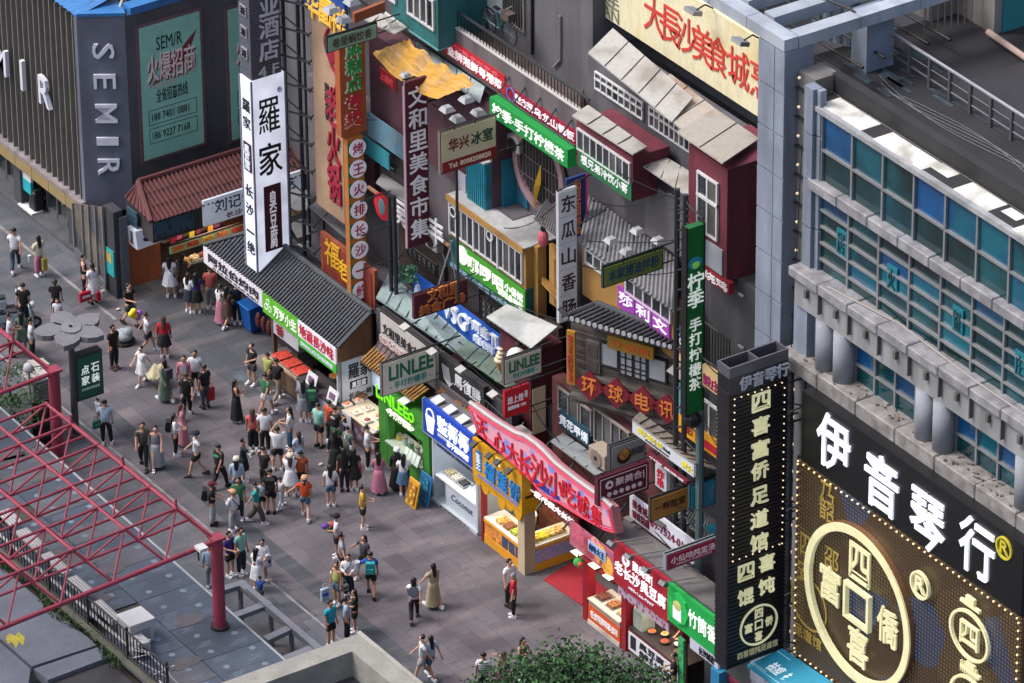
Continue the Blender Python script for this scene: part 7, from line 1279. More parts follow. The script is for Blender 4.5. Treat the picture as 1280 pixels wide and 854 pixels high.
TI('竹筒香', 'F', r, y, M('#eef4ee', emit=1.0), t, (.42, .02), (.32, .25), bold=.01); p_ = (r[0]+.24*(r[1]-r[0]), r[2]+.55*(r[3]-r[2])); MB().tube((p_[0], y, p_[1]), (p_[0], y-.08, p_[1]), .55, 8).build('emblem_plate', M('#1aa04a', emit=.5), t); B('basket', M('#d9dee0', emit=.5), t, p_[0]-.22, p_[0]+.22, y-.1, y-.08, p_[1]-.4, p_[1]+.05); MB().ball((p_[0], y-.09, p_[1]+.12), .22, 10, 5, sc3=(1, .15, .8)).build('basket_top', M('#b8b070', emit=.4), t)
B('white_strip', M('#a9adbc', emit=.4), t, r[0]+1.2, r[1], y+.02, y+.1, r[2]-.42, r[2]-.01); T('长沙制造', 'F', r[0]+1.7, r[1]-.2, r[2]-.36, r[2]-.08, y+.02, INK, t, bold=0)
gx = thing('rice_stall', 'grey fronted stall under the vivid green sign', 'stall', (r[0]+2, .5, 0)); B('back_wall', M('#6f7276', 'wall'), gx, r[0]+.3, r[1]+1, .8, .9, 0, 3.2); B('door_jamb', M('#1d6a3a', 'patch', hex2='#3a9a5a', sc_=5), gx, sx1+.15, sx1+.45, -.2, -.1, 0, 2.3); B('counter', M('#8a8f94'), gx, r[0]+1.9, r[1]+1, .3, .75, 0, .95); B('counter_top', M('#4a4c50'), gx, r[0]+1.85, r[1]+1, .28, .78, .95, 1.0); B('teal_jamb', M('#1c6f96', emit=.1), gx, r[1]-.25, r[1]+.2, -.5, -.2, 0, r[2]-.43)
q = (r[0]+2.4, .5, 1.0); t = thing('card_board', 'small white leaflet card standing on the grey stall counter', 'placard', q); MB().obox((q[0]-.2, q[1]-.1, 1.0), (.45, 0, 0), (0, .1, .32), (0, -.01, .0)).build('card', M('#b9bac0', emit=.3), t); B('card_print', M('#4a6a8a'), t, q[0]-.1, q[0]+.1, q[1]-.09, q[1]-.07, 1.02, 1.1)
# A-frame boards by the green kiosk
t = thing('display_board', 'yellow leaning A-board on the pavement beside the lime green kiosk', 'board', at(515, 633, z=0)); q = at(516, 636, z=0); MB().obox(q+Vector((-.5, 0, 0)), (.62, 0, 0), (-.0, .22, .95), (0, .05, 0)).build('board', M('#c08a14', emit=.1), t, bevel=.02); MB().obox(q+Vector((-.42, -.0, .12)), (.46, 0, 0), (0, .16, .7), (0, -.02, 0)).build('print', M('#c9a838', 'patch', hex2='#8a5a1a', sc_=6), t)
t = thing('display_board', 'blue leaning board behind the yellow A-board at the corner of the green kiosk', 'board', at(527, 634, z=0)); q = at(530, 634, z=0); MB().obox(q+Vector((-.55, .05, 0)), (.7, 0, 0), (0, .2, 1.1), (0, .05, 0)).build('board', M('#105a8a'), t, bevel=.02); MB().obox(q+Vector((-.46, .06, .15)), (.5, 0, 0), (0, .15, .8), (0, -.025, 0)).build('print', M('#1a7a9a', 'patch', hex2='#124a6a', sc_=6), t)
# ================================================================ LOWER LEFT: roof, truss, railings, lamp, planter, tree
zM = 2.8; RT_ = lambda p, z=zM: at(*p, z=z)
def polyprism(name, mat, parent, pts, z, th, kind=None): P = [at(*p, z=z) for p in pts]; return MB().prism([(p.x, p.y) for p in P], z-th, z).build(name, mat, parent, kind)
mr = thing('membrane_roof', 'long flat roof covered with dark printed waterproofing sheets in front of the plaza', 'roof', at(200, 760, z=0))
polyprism('roof_body', M('#3f3a38', 'conc'), mr, [(-90, 440), (0, 510), (160, 658), (367, 836), (420, 885), (330, 930), (215, 836), (120, 752), (0, 632), (-90, 560)], zM-.02, 2.7)
MEM = [M('#454e5b', 'conc', .5, hex2='#333a46', sc_=.6), M('#4a5362', 'conc', .5, hex2='#3a414e', sc_=.8), M('#5a5a60', 'conc', .55, hex2='#40454f', sc_=.7)]; PRT = M('#757f90', 'conc', .6, hex2='#5a6474', sc_=2)
A_ = at(300, 778, z=zM); u_ = (at(367, 836, z=zM)-at(200, 688, z=zM)); L_ = u_.length; u_ = u_/L_; v_ = Vector((u_.y, -u_.x, 0)); v_ = v_ if v_.y < 0 else -v_
E0_ = at(200, 688, z=zM); sp = (at(300, 895, z=zM)-at(215, 836, z=zM)); random.seed(17); prt = MB()
ns = 26; wS = 1.02; s0 = -16.0
for i in range(ns):
    a = s0+i*wS
    for j, (b0, b1) in enumerate(((.03, 2.15), (2.18, 4.3))):
        if j == 1 and i % 7 == 4: continue
        p = E0_+u_*a+v_*b0
        if p.x > 9.5: continue
        pts4 = [E0_+u_*(a+du)+v_*vv+UZ*0 for du, vv in ((0, b0), (wS-.02, b0), (wS-.02, b1), (0, b1))]
        MB().obox(pts4[0]+UZ*(.0+.004*((i+j) % 2)), u_*(wS-.015), v_*(b1-b0), UZ*.03).build('membrane_sheet', MEM[random.choice((0, 0, 1, 1, 2))], mr)
        zt_ = .033+.004*((i+j) % 2)
        for k in range(2):
            c = pts4[0]+u_*(.2+.5*k)+v_*((b1-b0)*(.25+.5*k)+random.uniform(-.1, .1))+UZ*zt_; 
            prt.prism([((c+u_*.11*math.cos(t_*math.pi/4)+v_*.11*math.sin(t_*math.pi/4)).x, (c+u_*.11*math.cos(t_*math.pi/4)+v_*.11*math.sin(t_*math.pi/4)).y) for t_ in range(8)], c.z, c.z+.003)
            for q in range(3): d_ = pts4[0]+u_*(.12+.09*q+.45*(1-k))+v_*((b1-b0)*(.12+.5*k)+.07*q)+UZ*zt_; prt.obox(d_, u_*.025, v_*random.uniform(.3, .6), UZ*.003)
prt.build('print', PRT, mr, kind='stuff')
random.seed(31)
for i in range(16): c = E0_+u_*random.uniform(-12, 9)+v_*random.uniform(.5, 3.8)+UZ*.045; m = MB(); m.add([c+(u_*.35*math.cos(k*.63)+v_*.6*math.sin(k*.63))*random.uniform(.75, 1.15) for k in range(10)], [tuple(range(10))]); m.build('bare_patch', M('#565257', 'conc', hex2='#484950', sc_=3), mr)
m = MB(); m.tube(E0_+u_*(-16)+UZ*.04, E0_+u_*9+UZ*.04, .045, 6); m.build('edge_flashing', M('#8f959c', 'plain', .4, .4), mr)
# gutter trench with clutter, railing, ducts, terrace slab
tr = at(215, 836, z=2.2)
polyprism('trench', M('#3d3532', 'conc', hex2='#2a2624'), mr, [(-60, 540), (120, 752), (250, 860), (330, 930), (190, 930), (75, 800), (-60, 680)], 2.45, .3)
ta = thing('terrace_deck', 'blue grey terrace slabs with yellow graffiti and weeds along the railing', 'terrace', at(60, 800, z=0)); TZ = 2.75
TG = M('#666b78', 'conc', .7, hex2='#595d68', sc_=.8)
for pl_, nm in (([(-60, 660), (5, 712), (62, 760), (122, 806), (40, 833), (-60, 745)], 'slab'), ([(-60, 750), (38, 836), (30, 900), (-60, 870)], 'slab'), ([(125, 808), (134, 822), (60, 850), (42, 836)], 'slab')): polyprism(nm, TG, ta, pl_, TZ, .3)
polyprism('dark_roofing', M('#3b3a3f', 'conc'), ta, [(134, 824), (215, 900), (30, 910), (58, 852)], TZ-.15, .3)
gr_ = [(0, 4), (3, 9), (8, 7), (13, 12), (17, 7), (22, 10), (24, 4), (16, 0), (12, 3), (5, 1)]
polyprism('graffiti_mark', M('#b5a636', 'conc', hex2='#8f8838', sc_=8), ta, [(7+x_, 790+y_*1.7) for x_, y_ in gr_], TZ+.006, .005)
P0, P1 = at(0, 688, z=TZ), at(138, 808, z=TZ); dr = (P1-P0).normalized(); dn = Vector((dr.y, -dr.x, 0)); P0 = P0-dr*4; LR = (at(215, 872, z=TZ)-P0).length
MB().obox(P0-UZ*.0+dn*.02, dr*LR, dn*.22 if dn.y < 0 else -dn*.22, UZ*.14).build('kerb', M('#5f5d56', 'conc', hex2='#474a3c'), ta)
rlg = thing('terrace_railing', 'black iron railing running along the terrace edge with a white conduit', 'railing', P0); k_ = 0
bar = MB().tube((0, 0, .05), (0, 0, 1.0), .02, 5); bme = bpy.data.meshes.new('baluster'); bme.from_pydata(bar.v, [], bar.f); bme.materials.append(DK)
while k_ < LR: o = link('baluster', bme, rlg); o.location = P0+dr*k_+UZ*.14; k_ += .2
m = MB()
for zz in (.2, 1.12): m.tube(P0+UZ*zz, P0+dr*LR+UZ*zz, .03, 6)
m.build('rail', DK, rlg)
for q_ in range(0, int(LR/2.4)+1): MB().tube(P0+dr*q_*2.4+UZ*.1, P0+dr*q_*2.4+UZ*1.25, .05, 6).build('post', DK, rlg)
nb_ = dn if dn.y > 0 else -dn
MB().tube(P0+nb_*.25+UZ*.28, P0+dr*(LR-2.5)+nb_*.25+UZ*.28, .06, 6).build('conduit', M('#a9a8ac'), rlg)
m = MB(); [m.tube(P0+dr*(LR-3+q_*.3)+UZ*random.uniform(.2, 1), P0+dr*(LR-2+q_*.3)+nb_*random.uniform(-.3, .6)+UZ*random.uniform(.2, 1.2), .025, 5) for q_ in range(10)]; m.build('loose_pipes', M('#a9a9ae'), rlg, kind='stuff')
for i, (pa, pb) in enumerate((((-2, 640), (14, 656)), ((20, 664), (46, 688)), ((50, 694), (76, 718)), ((82, 724), (106, 744)), ((113, 754), (139, 778)))):
    a, b = at(*pa, z=3.45), at(*pb, z=3.45); d_ = (b-a); t = thing('white_duct', ('white ridged duct, first of the line at the picture edge behind the railing', 'white ridged duct behind the railing, second in its line', 'white ridged duct behind the railing, third in its line', 'white ridged duct behind the railing, fourth in its line', 'white ridged duct next to the big white cabinet, last in its line')[i], 'duct', a, 'white ducts behind the railing')
    MB().obox(a, d_, nb_*.4, -UZ*.12).build('duct_body', M('#b5b4b8'), t); m = MB(); [m.obox(a+nb_*(.03+.1*q_)+UZ*.001, d_, nb_*.03, UZ*.03) for q_ in range(4)]; m.build('ribs', M('#8f8e94'), t, kind='stuff'); m = MB(); [m.tube(a+d_*k_+nb_*.2-UZ*.1, a+d_*k_+nb_*.2-UZ*1.0, .025, 5) for k_ in (.1, .9)]; m.build('duct_leg', SCREW, t)
q = at(160, 815, z=2.45); t = thing('white_cabinet', 'big white equipment cabinet standing beside the railing', 'cabinet', q); MB().obox(q-dr*.4-nb_*.1, dr*.8, nb_*.85, UZ*1.15).build('cabinet_body', M('#b0b1b6', 'wall', .5, hex2='#9a9ba0'), t, bevel=.03); MB().obox(q-dr*.43-nb_*.13+UZ*1.15, dr*.86, nb_*.91, UZ*.05).build('cabinet_lid', M('#b8b9be'), t); m = MB(); [m.obox(q+dr*.405+nb_*.1+UZ*(.35+.1*k_), dr*.01, nb_*.5, UZ*.05) for k_ in range(6)]; m.build('louvre', M('#8a8b90'), t, kind='stuff')
q = at(166, 826, z=2.6); t = thing('outdoor_unit', 'small pale outdoor unit in front of the big white cabinet', 'air conditioner', q); MB().obox(q-dr*.3, dr*.6, nb_*.5, UZ*.7).build('unit_body', M('#b5b6ba'), t, bevel=.02); MB().tube(q+dr*.31+nb_*.25+UZ*.38, q+dr*.33+nb_*.25+UZ*.38, .18, 12).build('fan', DK, t)
random.seed(9); m = MB()
for i in range(1500):
    k_ = random.random()**.8*LR*.85; p = P0+dr*k_-nb_*random.uniform(.0, .5)*(1+.4*math.sin(k_*1.7))+UZ*.02; a = random.random()*6.28; s_ = random.uniform(.05, .13); m.add([p, p+Vector((s_*math.cos(a), s_*math.sin(a), s_*.9)), p+Vector((s_*.5*math.cos(a+1), s_*.5*math.sin(a+1), s_*1.2))], [(0, 1, 2)])
o = m.build('weeds', M('#35502a', rough=.7, hex2='#2a3c20'), None, kind='stuff')
# skeleton frames between roof and plaza
fk_ = 0; fr_ = thing('stairwell_skeleton', 'grey steel skeleton of an unfinished stairwell canopy between the roof and the plaza', 'frame', at(330, 780, z=0)); FZ = 2.5; FG = M('#82858c', 'plain', .4, .4)
def fbar(a, b, w_=.28, h_=.16, z=FZ): 
    global fk_; fk_ += 1; z = z+.006*fk_; p, q = at(*a, z=z), at(*b, z=z); d_ = q-p; n_ = Vector((d_.y, -d_.x, 0)).normalized()*w_; MB().obox(p-n_/2-UZ*h_, d_, n_, UZ*h_).build('beam', FG, fr_)
for a, b in (((300, 727), (412, 822)), ((246, 745), (306, 727)), ((290, 770), (338, 752)), ((332, 798), (362, 784)), ((352, 824), (398, 806)), ((368, 836), (448, 802)), ((392, 848), (420, 826))): fbar(a, b)
for a, b in (((308, 735), (404, 818)),): fbar(a, b, .06, .06, FZ+.08)
m = MB()
for p_ in ((300, 729), (338, 754), (364, 786), (398, 808)): q = at(*p_, z=FZ); m.box(q.x-.06, q.x+.06, q.y-.06, q.y+.06, 0, FZ-.17)
m.build('frame_post', FG, fr_, kind='stuff'); polyprism('stair_floor', M('#5f5c5c', 'conc'), fr_, [(300, 790), (330, 775), (420, 850), (380, 870)], .9, .9)
# corner parapet at the bottom edge
pc = thing('corner_parapet', 'pale concrete roof parapet corner with a dark sunken deck in the lower middle', 'parapet', at(460, 860, z=0)); PZ = 4.2; PCM = M('#8f8e88', 'conc', hex2='#7a7975', sc_=1.5)
o0, o1, o2 = at(337, 852, z=PZ), at(466, 805, z=PZ), at(560, 884, z=PZ); i1 = at(457, 824, z=PZ); 
oX = o1.x; oY = o1.y
B('wall_top', PCM, pc, oX-12, oX, oY-.9, oY, PZ-.5, PZ) if 0 else None
B('wing', PCM, pc, oX-.75, oX, oY-14, oY, 0, PZ); B('wing', PCM, pc, oX+.005, oX+9, oY-.75, oY, 0, PZ+.002); 
B('coping', M('#9a9993', 'conc', hex2='#86857f'), pc, oX-.8, oX+9, oY-.1, oY+.05, PZ+.003, PZ+.05); B('sunken_deck', M('#33343a', 'conc', .5, hex2='#28292e', sc_=1), pc, oX+.005, oX+9, oY-14, oY-.76, PZ-1.3, PZ-.9)
# ---------------- red space frame
RD = M('#8a3044', 'rust', .6, hex2='#6a2a38', sc_=2)
def spaceframe(corner, u, v, nu, nv, cu, cv, h, label, base_z):
    t = thing('red_space_frame', label, 'canopy frame', corner); P = lambda i, j: corner+u*cu*i+v*cv*j; Q = lambda i, j: corner+u*cu*(i+.5)+v*cv*(j+.5)+UZ*h
    def tube(nm, a, b, r): MB().tube(a, b, r, 8).build(nm, RD, t)
    for j in range(nv+1): tube('lower_chord', P(0, j), P(nu, j), .08 if j in (0,) else .045)
    for i in range(nu+1): tube('lower_chord', P(i, 0), P(i, nv), .08 if i in (0,) else .045)
    for j in range(nv): tube('upper_chord', Q(0, j), Q(nu-1, j), .05)
    for i in range(nu): tube('upper_chord', Q(i, 0), Q(i, nv-1), .05)
    for i in range(nu):
        for j in range(nv):
            for a, b in ((0, 0), (1, 0), (0, 1), (1, 1)): tube('diagonal', P(i+a, j+b), Q(i, j), .036)
    m = MB()
    for i in range(nu+1):
        for j in range(nv+1): m.ball(P(i, j), .09, 7, 4)
    for i in range(nu):
        for j in range(nv): m.ball(Q(i, j), .085, 7, 4)
    m.build('node', RD, t, kind='stuff')
    for i in range(0, nu, 2): MB().tube(Q(i, 0), Q(i, 0)+UZ*.35, .04, 6).build('stub', RD, t)
    MB().tube((corner.x, corner.y, base_z), (corner.x, corner.y, corner.z+.1), .2, 16).build('post', RD, t); MB().tube((corner.x, corner.y, base_z), (corner.x, corner.y, base_z+.12), .3, 12).build('post_base', M('#222024'), t)
    MB().obox(corner+Vector((-.22, -.22, .08)), (.44, 0, 0), (0, .44, 0), (0, 0, .08)).build('head_plate', RD, t)
    return t
bp = at(275, 785, z=zM); zc9 = 6.0
for _ in range(40):
    if vis3(Vector((bp.x, bp.y, zc9)))[1] < 688: break
    zc9 += .02
ca = Vector((bp.x, bp.y, zc9)); cb = at(76, 519, z=zc9); uu = (cb-ca); lu = uu.length; uu = uu/lu; vv_ = at(0, 786, z=zc9)-ca; vv_.z = 0; vv_ = vv_.normalized()
spaceframe(ca, uu, vv_, 6, 7, lu/6, 1.95, 1.15, 'big red tubular space frame standing on a round post over the printed roof', zM)
cb2 = at(67, 466, z=5.2); spaceframe(cb2, uu, vv_, 4, 4, 1.8, 1.95, 1.1, 'red tubular space frame behind the grey flower lamp, cut by the picture edge', 0.3)
q = at(243, 686, z=zc9+.1); t = thing('cctv_housing', 'white boxy lamp housing fixed on the outer chord of the big red frame', 'lamp', q); MB().obox(q, dr*.35, nb_*.3, UZ*.12).build('housing', M('#b8b8bc'), t); MB().tube(q+dr*.2, q+dr*.25-UZ*.3, .03, 6).build('arm', DK, t)
# ---------------- planter and unit at the left edge
pt = thing('stone_planter', 'grey stone planter box with leafy shrubs beside the red post', 'planter', at(20, 560, z=0)); polyprism('planter_wall', M('#62656c', 'conc'), pt, [(-40, 520), (34, 485), (40, 505), (38, 540), (-40, 570)], 1.6, 1.6); random.seed(5)
for nm, c_, r_ in (('shrub', (12, 482), 1.0), ('shrub', (18, 515), .9)):
    q = at(*c_, z=2.2); t = thing('shrub', ('bushy green shrub behind the grey planter wall' if c_[1] < 500 else 'bushy green shrub in the grey planter by the red post'), 'shrub', q-UZ*.6, 'planter shrubs'); m = MB()
    for i in range(900): a, b = random.random()*6.28, random.random()*3.14; rr = r_*random.uniform(.5, 1)**.5; p = q+Vector((rr*math.cos(a)*math.sin(b)*1.3, rr*math.sin(a)*math.sin(b)*1.3, rr*.6*math.cos(b))); d1 = Vector((random.uniform(-1, 1), random.uniform(-1, 1), random.uniform(-.4, 1)))*.09; d2 = Vector((random.uniform(-1, 1), random.uniform(-1, 1), random.uniform(-.6, .6)))*.07; m.add([p, p+d1, p+d1+d2, p+d2], [(0, 1, 2, 3)])
    m.build('leaves', M('#35552c', rough=.6), t, kind='stuff'); MB().tube(q-UZ*.8, q, .05, 6).build('stem', BX, t)
q = at(47, 515, z=.9); t = thing('louvred_unit', 'pale louvred outdoor unit on dark slatted casing beside the planter', 'air conditioner', q); B('unit_body', M('#a8a5a3'), t, q.x-.4, q.x+.4, q.y-.35, q.y+.35, 1.5, 2.3, bevel=.02); B('unit_top', M('#b5b2b0'), t, q.x-.45, q.x+.45, q.y-.4, q.y+.4, 2.31, 2.36); m = MB(); [m.box(q.x+.4, q.x+.42, q.y-.3, q.y+.3, 1.6+k_*.1, 1.63+k_*.1) for k_ in range(7)]; m.build('louvre', M('#55524f'), t, kind='stuff')
for k_ in range(6): B('dark_slat', M('#2e2a28', 'wood'), t, q.x-.7, q.x+.8, q.y-.5-.01, q.y+.5, .25*k_, .25*k_+.18)
q = at(36, 460, z=3.0); t = thing('camera_dome', 'white round camera head on a bracket near the red post', 'camera', q); MB().ball(q, .2, 10, 7).build('dome', M('#b9bac0'), t, smooth=True); MB().obox(q+Vector((-.1, 0, .2)), (.5, 0, 0), (0, .6, -.1), (0, 0, .05)).build('hood', M('#b5b0a8'), t); MB().tube(q, (q.x, q.y, 1.5), .04, 6).build('arm', SCREW, t)
# ---------------- flower lamp and its sign
q0 = at(95, 545, z=0); zf = 3.6
for _ in range(60):
    if vis3(Vector((q0.x, q0.y, zf)))[1] < 414: break
    zf += .03
fl = thing('flower_lamp', 'grey five-petalled flower street lamp seen from above', 'street lamp', q0); PET = M('#6f6f75', 'conc', .6, hex2='#65656b', sc_=3)
def pet(pts):
    cx_, cy_ = sum(p[0] for p in pts)/len(pts), sum(p[1] for p in pts)/len(pts); return [((cx_+(p[0]-cx_)*1.06)/6.375, 380+(cy_+(p[1]-cy_)*1.08)/6.375) for p in pts]
for i, pts_ in enumerate(([(405, 95), (430, 72), (470, 62), (520, 60), (560, 75), (590, 105), (585, 140), (545, 148), (490, 166), (450, 158), (408, 140)], [(598, 112), (640, 88), (700, 76), (787, 75), (785, 120), (770, 150), (735, 168), (690, 168), (645, 165), (600, 142)], [(272, 212), (320, 178), (380, 155), (430, 150), (480, 160), (487, 185), (485, 212), (440, 240), (400, 252), (340, 252), (300, 240)], [(612, 222), (640, 180), (690, 168), (740, 172), (785, 192), (812, 218), (822, 244), (770, 262), (700, 268), (645, 258)], [(436, 258), (460, 236), (490, 224), (560, 225), (612, 228), (632, 256), (628, 282), (590, 308), (510, 334), (460, 308)])):
    polyprism('petal', PET, fl, pet(pts_), zf+.02*(i % 2), .2)
polyprism('petal_centre', M('#77777c', 'conc', hex2='#6a6a70', sc_=3), fl, pet([(490, 182), (505, 160), (540, 148), (600, 145), (635, 158), (645, 178), (635, 205), (600, 222), (560, 226), (520, 218), (494, 205)]), zf+.06, .22)
MB().tube((q0.x, q0.y, 0), (q0.x, q0.y, zf-.15), .13, 12, .11).build('pole', M('#4b4b50', 'plain', .5), fl); MB().tube((q0.x, q0.y, 0), (q0.x, q0.y, .1), .25, 12).build('pole_base', M('#3f3f44'), fl); q = at(88, 408, z=zf+.07); MB().tube(q, q+UZ*.04, .06, 8).build('bolt', DK, fl)
t, r, x = None, None, None
xs7 = q0.x+.16; r = Sr((96.5, 449), (128.5, 490), xs7); t = thing('home_decor_sign', 'dark green lightbox with four white characters hung on the flower lamp pole', 'sign', (xs7, r[0], r[2])); B('sign_box', M('#34353a'), t, xs7-.35, xs7-.01, r[0]-.08, r[1]+.05, r[2]-.08, r[3]+.08); B('sign_face', M('#12463a', 'plain', .4, hex2='#1a2e2c', emit=.35), t, xs7-.01, xs7+.01, r[0], r[1], r[2], r[3])
yw, zh = r[1]-r[0], r[3]-r[2]
for ch, u, v in (('点', .3, .68), ('石', .72, .68), ('家', .3, .42), ('装', .72, .42)): T(ch, 'S', r[0]+yw*(u-.17), r[0]+yw*(u+.17), r[2]+zh*(v-.11), r[2]+zh*(v+.11), xs7+.01, M('#e2eae8', emit=.9), t, bold=.04, depth=.015, name='character')
T('400-000-0000', 'S', r[0]+yw*.12, r[1]-yw*.12, r[2]+zh*.18, r[2]+zh*.23, xs7+.01, M('#a9c9b8', emit=.4), t, bold=0, depth=.01) if 0 else T('点石家装 定制全屋', 'S', r[0]+yw*.12, r[1]-yw*.12, r[2]+zh*.18, r[2]+zh*.24, xs7+.01, M('#a9c9b8', emit=.4), t, bold=0, depth=.01)
# ---------------- scooters at the left edge
def scooter(px, py, lab, col):
    q = at(px, py, z=0); t = thing('parked_scooter', lab, 'scooter', q, 'parked scooters'); d = Vector((.35, .94, 0)); n_ = Vector((d.y, -d.x, 0)); C_ = M(col, 'plain', .35)
    for k in (-.6, .6):
        c = q+d*k+UZ*.24; m = MB(); [m.tube(c+d*(.17*math.cos(a))+UZ*.17*math.sin(a), c+d*(.17*math.cos(a+.52))+UZ*.17*math.sin(a+.52), .055, 6) for a in [i*.5236 for i in range(12)]]; w_ = m.build('wheel', DK, t); MB().tube(c-n_*.04, c+n_*.04, .11, 8).build('rim', SCREW, w_)
    MB().obox(q-d*.75-n_*.14+UZ*.38, d*.75, n_*.28, UZ*.34).build('rear_body', C_, t, bevel=.05); MB().obox(q-d*.05-n_*.15+UZ*.3, d*.45, n_*.3, UZ*.06).build('footboard', DK, t); MB().obox(q+d*.42-n_*.17+UZ*.35, d*.1, n_*.34, UZ*.62-d*.08).build('front_shield', C_, t, bevel=.03); MB().obox(q-d*.65-n_*.13+UZ*.73, d*.62, n_*.26, UZ*.1).build('seat', M('#2a2a2e'), t, bevel=.03)
    MB().path([q+d*.62+UZ*.3, q+d*.4+UZ*1.02], .03).build('steering_column', SCREW, t); MB().tube(q+d*.4-n_*.3+UZ*1.02, q+d*.4+n_*.3+UZ*1.02, .022, 6).build('handlebar', DK, t); MB().ball(q+d*.5+UZ*.95, .12, 9, 6).build('headlight', M('#c5c8cc'), t); MB().obox(q-d*1.0-n_*.18+UZ*.78, d*.36, n_*.36, UZ*.3).build('top_box', C_, t, bevel=.04)
scooter(9, 395, 'white scooter cut by the picture edge beside the black-clad man', '#a8b0b8'); scooter(24, 412, 'pale grey blue scooter second from the picture edge', '#8fa0ac')
# ---------------- tree at the bottom
def tree(c, z, rx, ry, rz, seed, label, n=9500):
    random.seed(seed); q = Vector(c); t = thing('street_tree', label, 'tree', (q.x, q.y, 0)); MB().tube((q.x, q.y, 0), (q.x+.1, q.y, z-.6), .2, 10, .13).build('trunk', M('#3d332b', 'wood'), t)
    lobes = [(random.uniform(-.75, .75), random.uniform(-.75, .75), random.uniform(-.2, .75), random.uniform(.35, .55)) for _ in range(26)]+[(0, 0, .3, .7)]; m = MB()
    for l in lobes[:16]: m.tube((q.x+.1, q.y, z-.9), (q.x+l[0]*rx*.9, q.y+l[1]*ry*.9, z+l[2]*rz*.8), .06, 5, .02)
    m.build('limbs', M('#3d332b', 'wood'), t, kind='stuff'); g3 = [MB(), MB(), MB()]
    for i in range(n):
        l = random.choice(lobes); a = random.random()*6.283; b = math.acos(random.uniform(-1, 1)); rr = l[3]*random.random()**.33
        p = Vector((q.x+(l[0]*.75+rr*math.cos(a)*math.sin(b))*rx, q.y+(l[1]*.75+rr*math.sin(a)*math.sin(b))*ry, z+(l[2]*.7+rr*math.cos(b))*rz)); s_ = random.uniform(.07, .13)
        d1 = Vector((random.uniform(-1, 1), random.uniform(-1, 1), random.uniform(-.5, .9))).normalized()*s_*1.5; d2 = d1.orthogonal().normalized()*s_*.8; g3[random.choice((0, 0, 1, 2))].add([p, p+d1*.5+d2*.5, p+d1, p+d1*.5-d2*.5], [(0, 1, 2, 3)])
    for g_, c_ in zip(g3, ('#274527', '#182c1c', '#3f6638')): g_.build('crown', M(c_, rough=.95), t, kind='stuff')
qt = at(710, 885, z=4.6); tree((qt.x, qt.y), 4.6, 3.1, 2.9, 1.7, 3, 'leafy green street tree rising into the bottom edge', 15000)
# ---------------- cloth, bag and odds on the pavement
q = at(155, 428, z=0); t = thing('grey_bag', 'big grey bundle on a black base lying on the pavement by the balloon seller', 'bag', q); MB().ball(q+UZ*.28, .3, 10, 6, sc3=(1.1, 1, .8)).ball(q+Vector((.12, .1, .42)), .2, 9, 5).ball(q+Vector((-.15, -.1, .25)), .22, 9, 5).build('bundle', M('#7d858e', 'conc', hex2='#a0a6ac', sc_=5), t, smooth=True); MB().tube(q, q+UZ*.1, .4, 14).build('base', DK, t)
q = at(307, 470, z=.005); t = thing('manhole_cover', 'round bluish manhole cover in the paving near the boy in black', 'manhole cover', q); MB().tube(q-UZ*.004, q+UZ*.012, .42, 24).build('cover', M('#4f5a64', 'conc'), t); MB().tube(q+UZ*.012, q+UZ*.016, .3, 24).build('cover_plate', M('#59646e', 'conc'), t)
for i, p_ in enumerate(((401, 582), (148, 388))): q = at(*p_, z=0); t = thing('paper_scrap', ('crumpled paper scrap on the paving in the crowd' if i == 0 else 'white paper scrap near the balloon seller'), 'litter', q); MB().ball(q+UZ*.05, .07, 6, 4, sc3=(1, 1.3, .6)).build('paper', M('#b5b5ac'), t)
# ================================================================ PEOPLE
SR = Vector((rt.x, rt.y, 0)).normalized(); SA = hd
PO = {}
def J(**k): return k
ARM = {'down': ((.2, .0, 1.14), (.215, .05, .88)), 'back': ((.2, -.14, 1.16), (.2, -.26, .95)), 'fwd': ((.2, .1, 1.15), (.19, .27, .98)), 'bent': ((.21, .02, 1.14), (.1, .24, 1.12)), 'up': ((.22, .2, 1.36), (.07, .27, 1.58)), 'cross': ((.22, .06, 1.14), (-.1, .2, 1.16)), 'reach': ((.19, .26, 1.28), (.15, .5, 1.26)), 'side': ((.33, .05, 1.2), (.5, .12, 1.03)), 'hip': ((.33, -.05, 1.2), (.17, .05, 1.05))}
LEG = {'st': ((.09, .015, .48), (.095, -.01, .08)), 'f': ((.09, .16, .50), (.09, .24, .08)), 'b': ((.09, -.03, .48), (.09, -.3, .13)), 'wide': ((.13, .02, .48), (.16, 0, .08))}
POSE = {'stand': ('down', 'down', 'st', 'st'), 'walk': ('back', 'fwd', 'f', 'b'), 'walk2': ('fwd', 'back', 'b', 'f'), 'phone': ('bent', 'bent', 'st', 'st'), 'photo': ('up', 'up', 'wide', 'st'), 'cross': ('cross', 'cross', 'st', 'st'), 'reach': ('down', 'reach', 'st', 'st'), 'handl': ('side', 'down', 'f', 'b'), 'handr': ('down', 'side', 'b', 'f'), 'carry': ('bent', 'down', 'st', 'wide'), 'wphone': ('down', 'bent', 'f', 'b')}
def joints(pose):
    aL, aR, lL, lR = POSE[pose]; mir = lambda p, s: (p[0]*s, p[1], p[2]); d = {}
    for s, a, l, n in ((-1, aL, lL, 'L'), (1, aR, lR, 'R')):
        d['sh'+n] = (s*.165, 0, 1.40); d['el'+n] = mir(ARM[a][0], s); d['ha'+n] = mir(ARM[a][1], s); d['hip'+n] = (s*.085, 0, .88); d['kn'+n] = mir(LEG[l][0], s); d['an'+n] = mir(LEG[l][1], s)
    return d
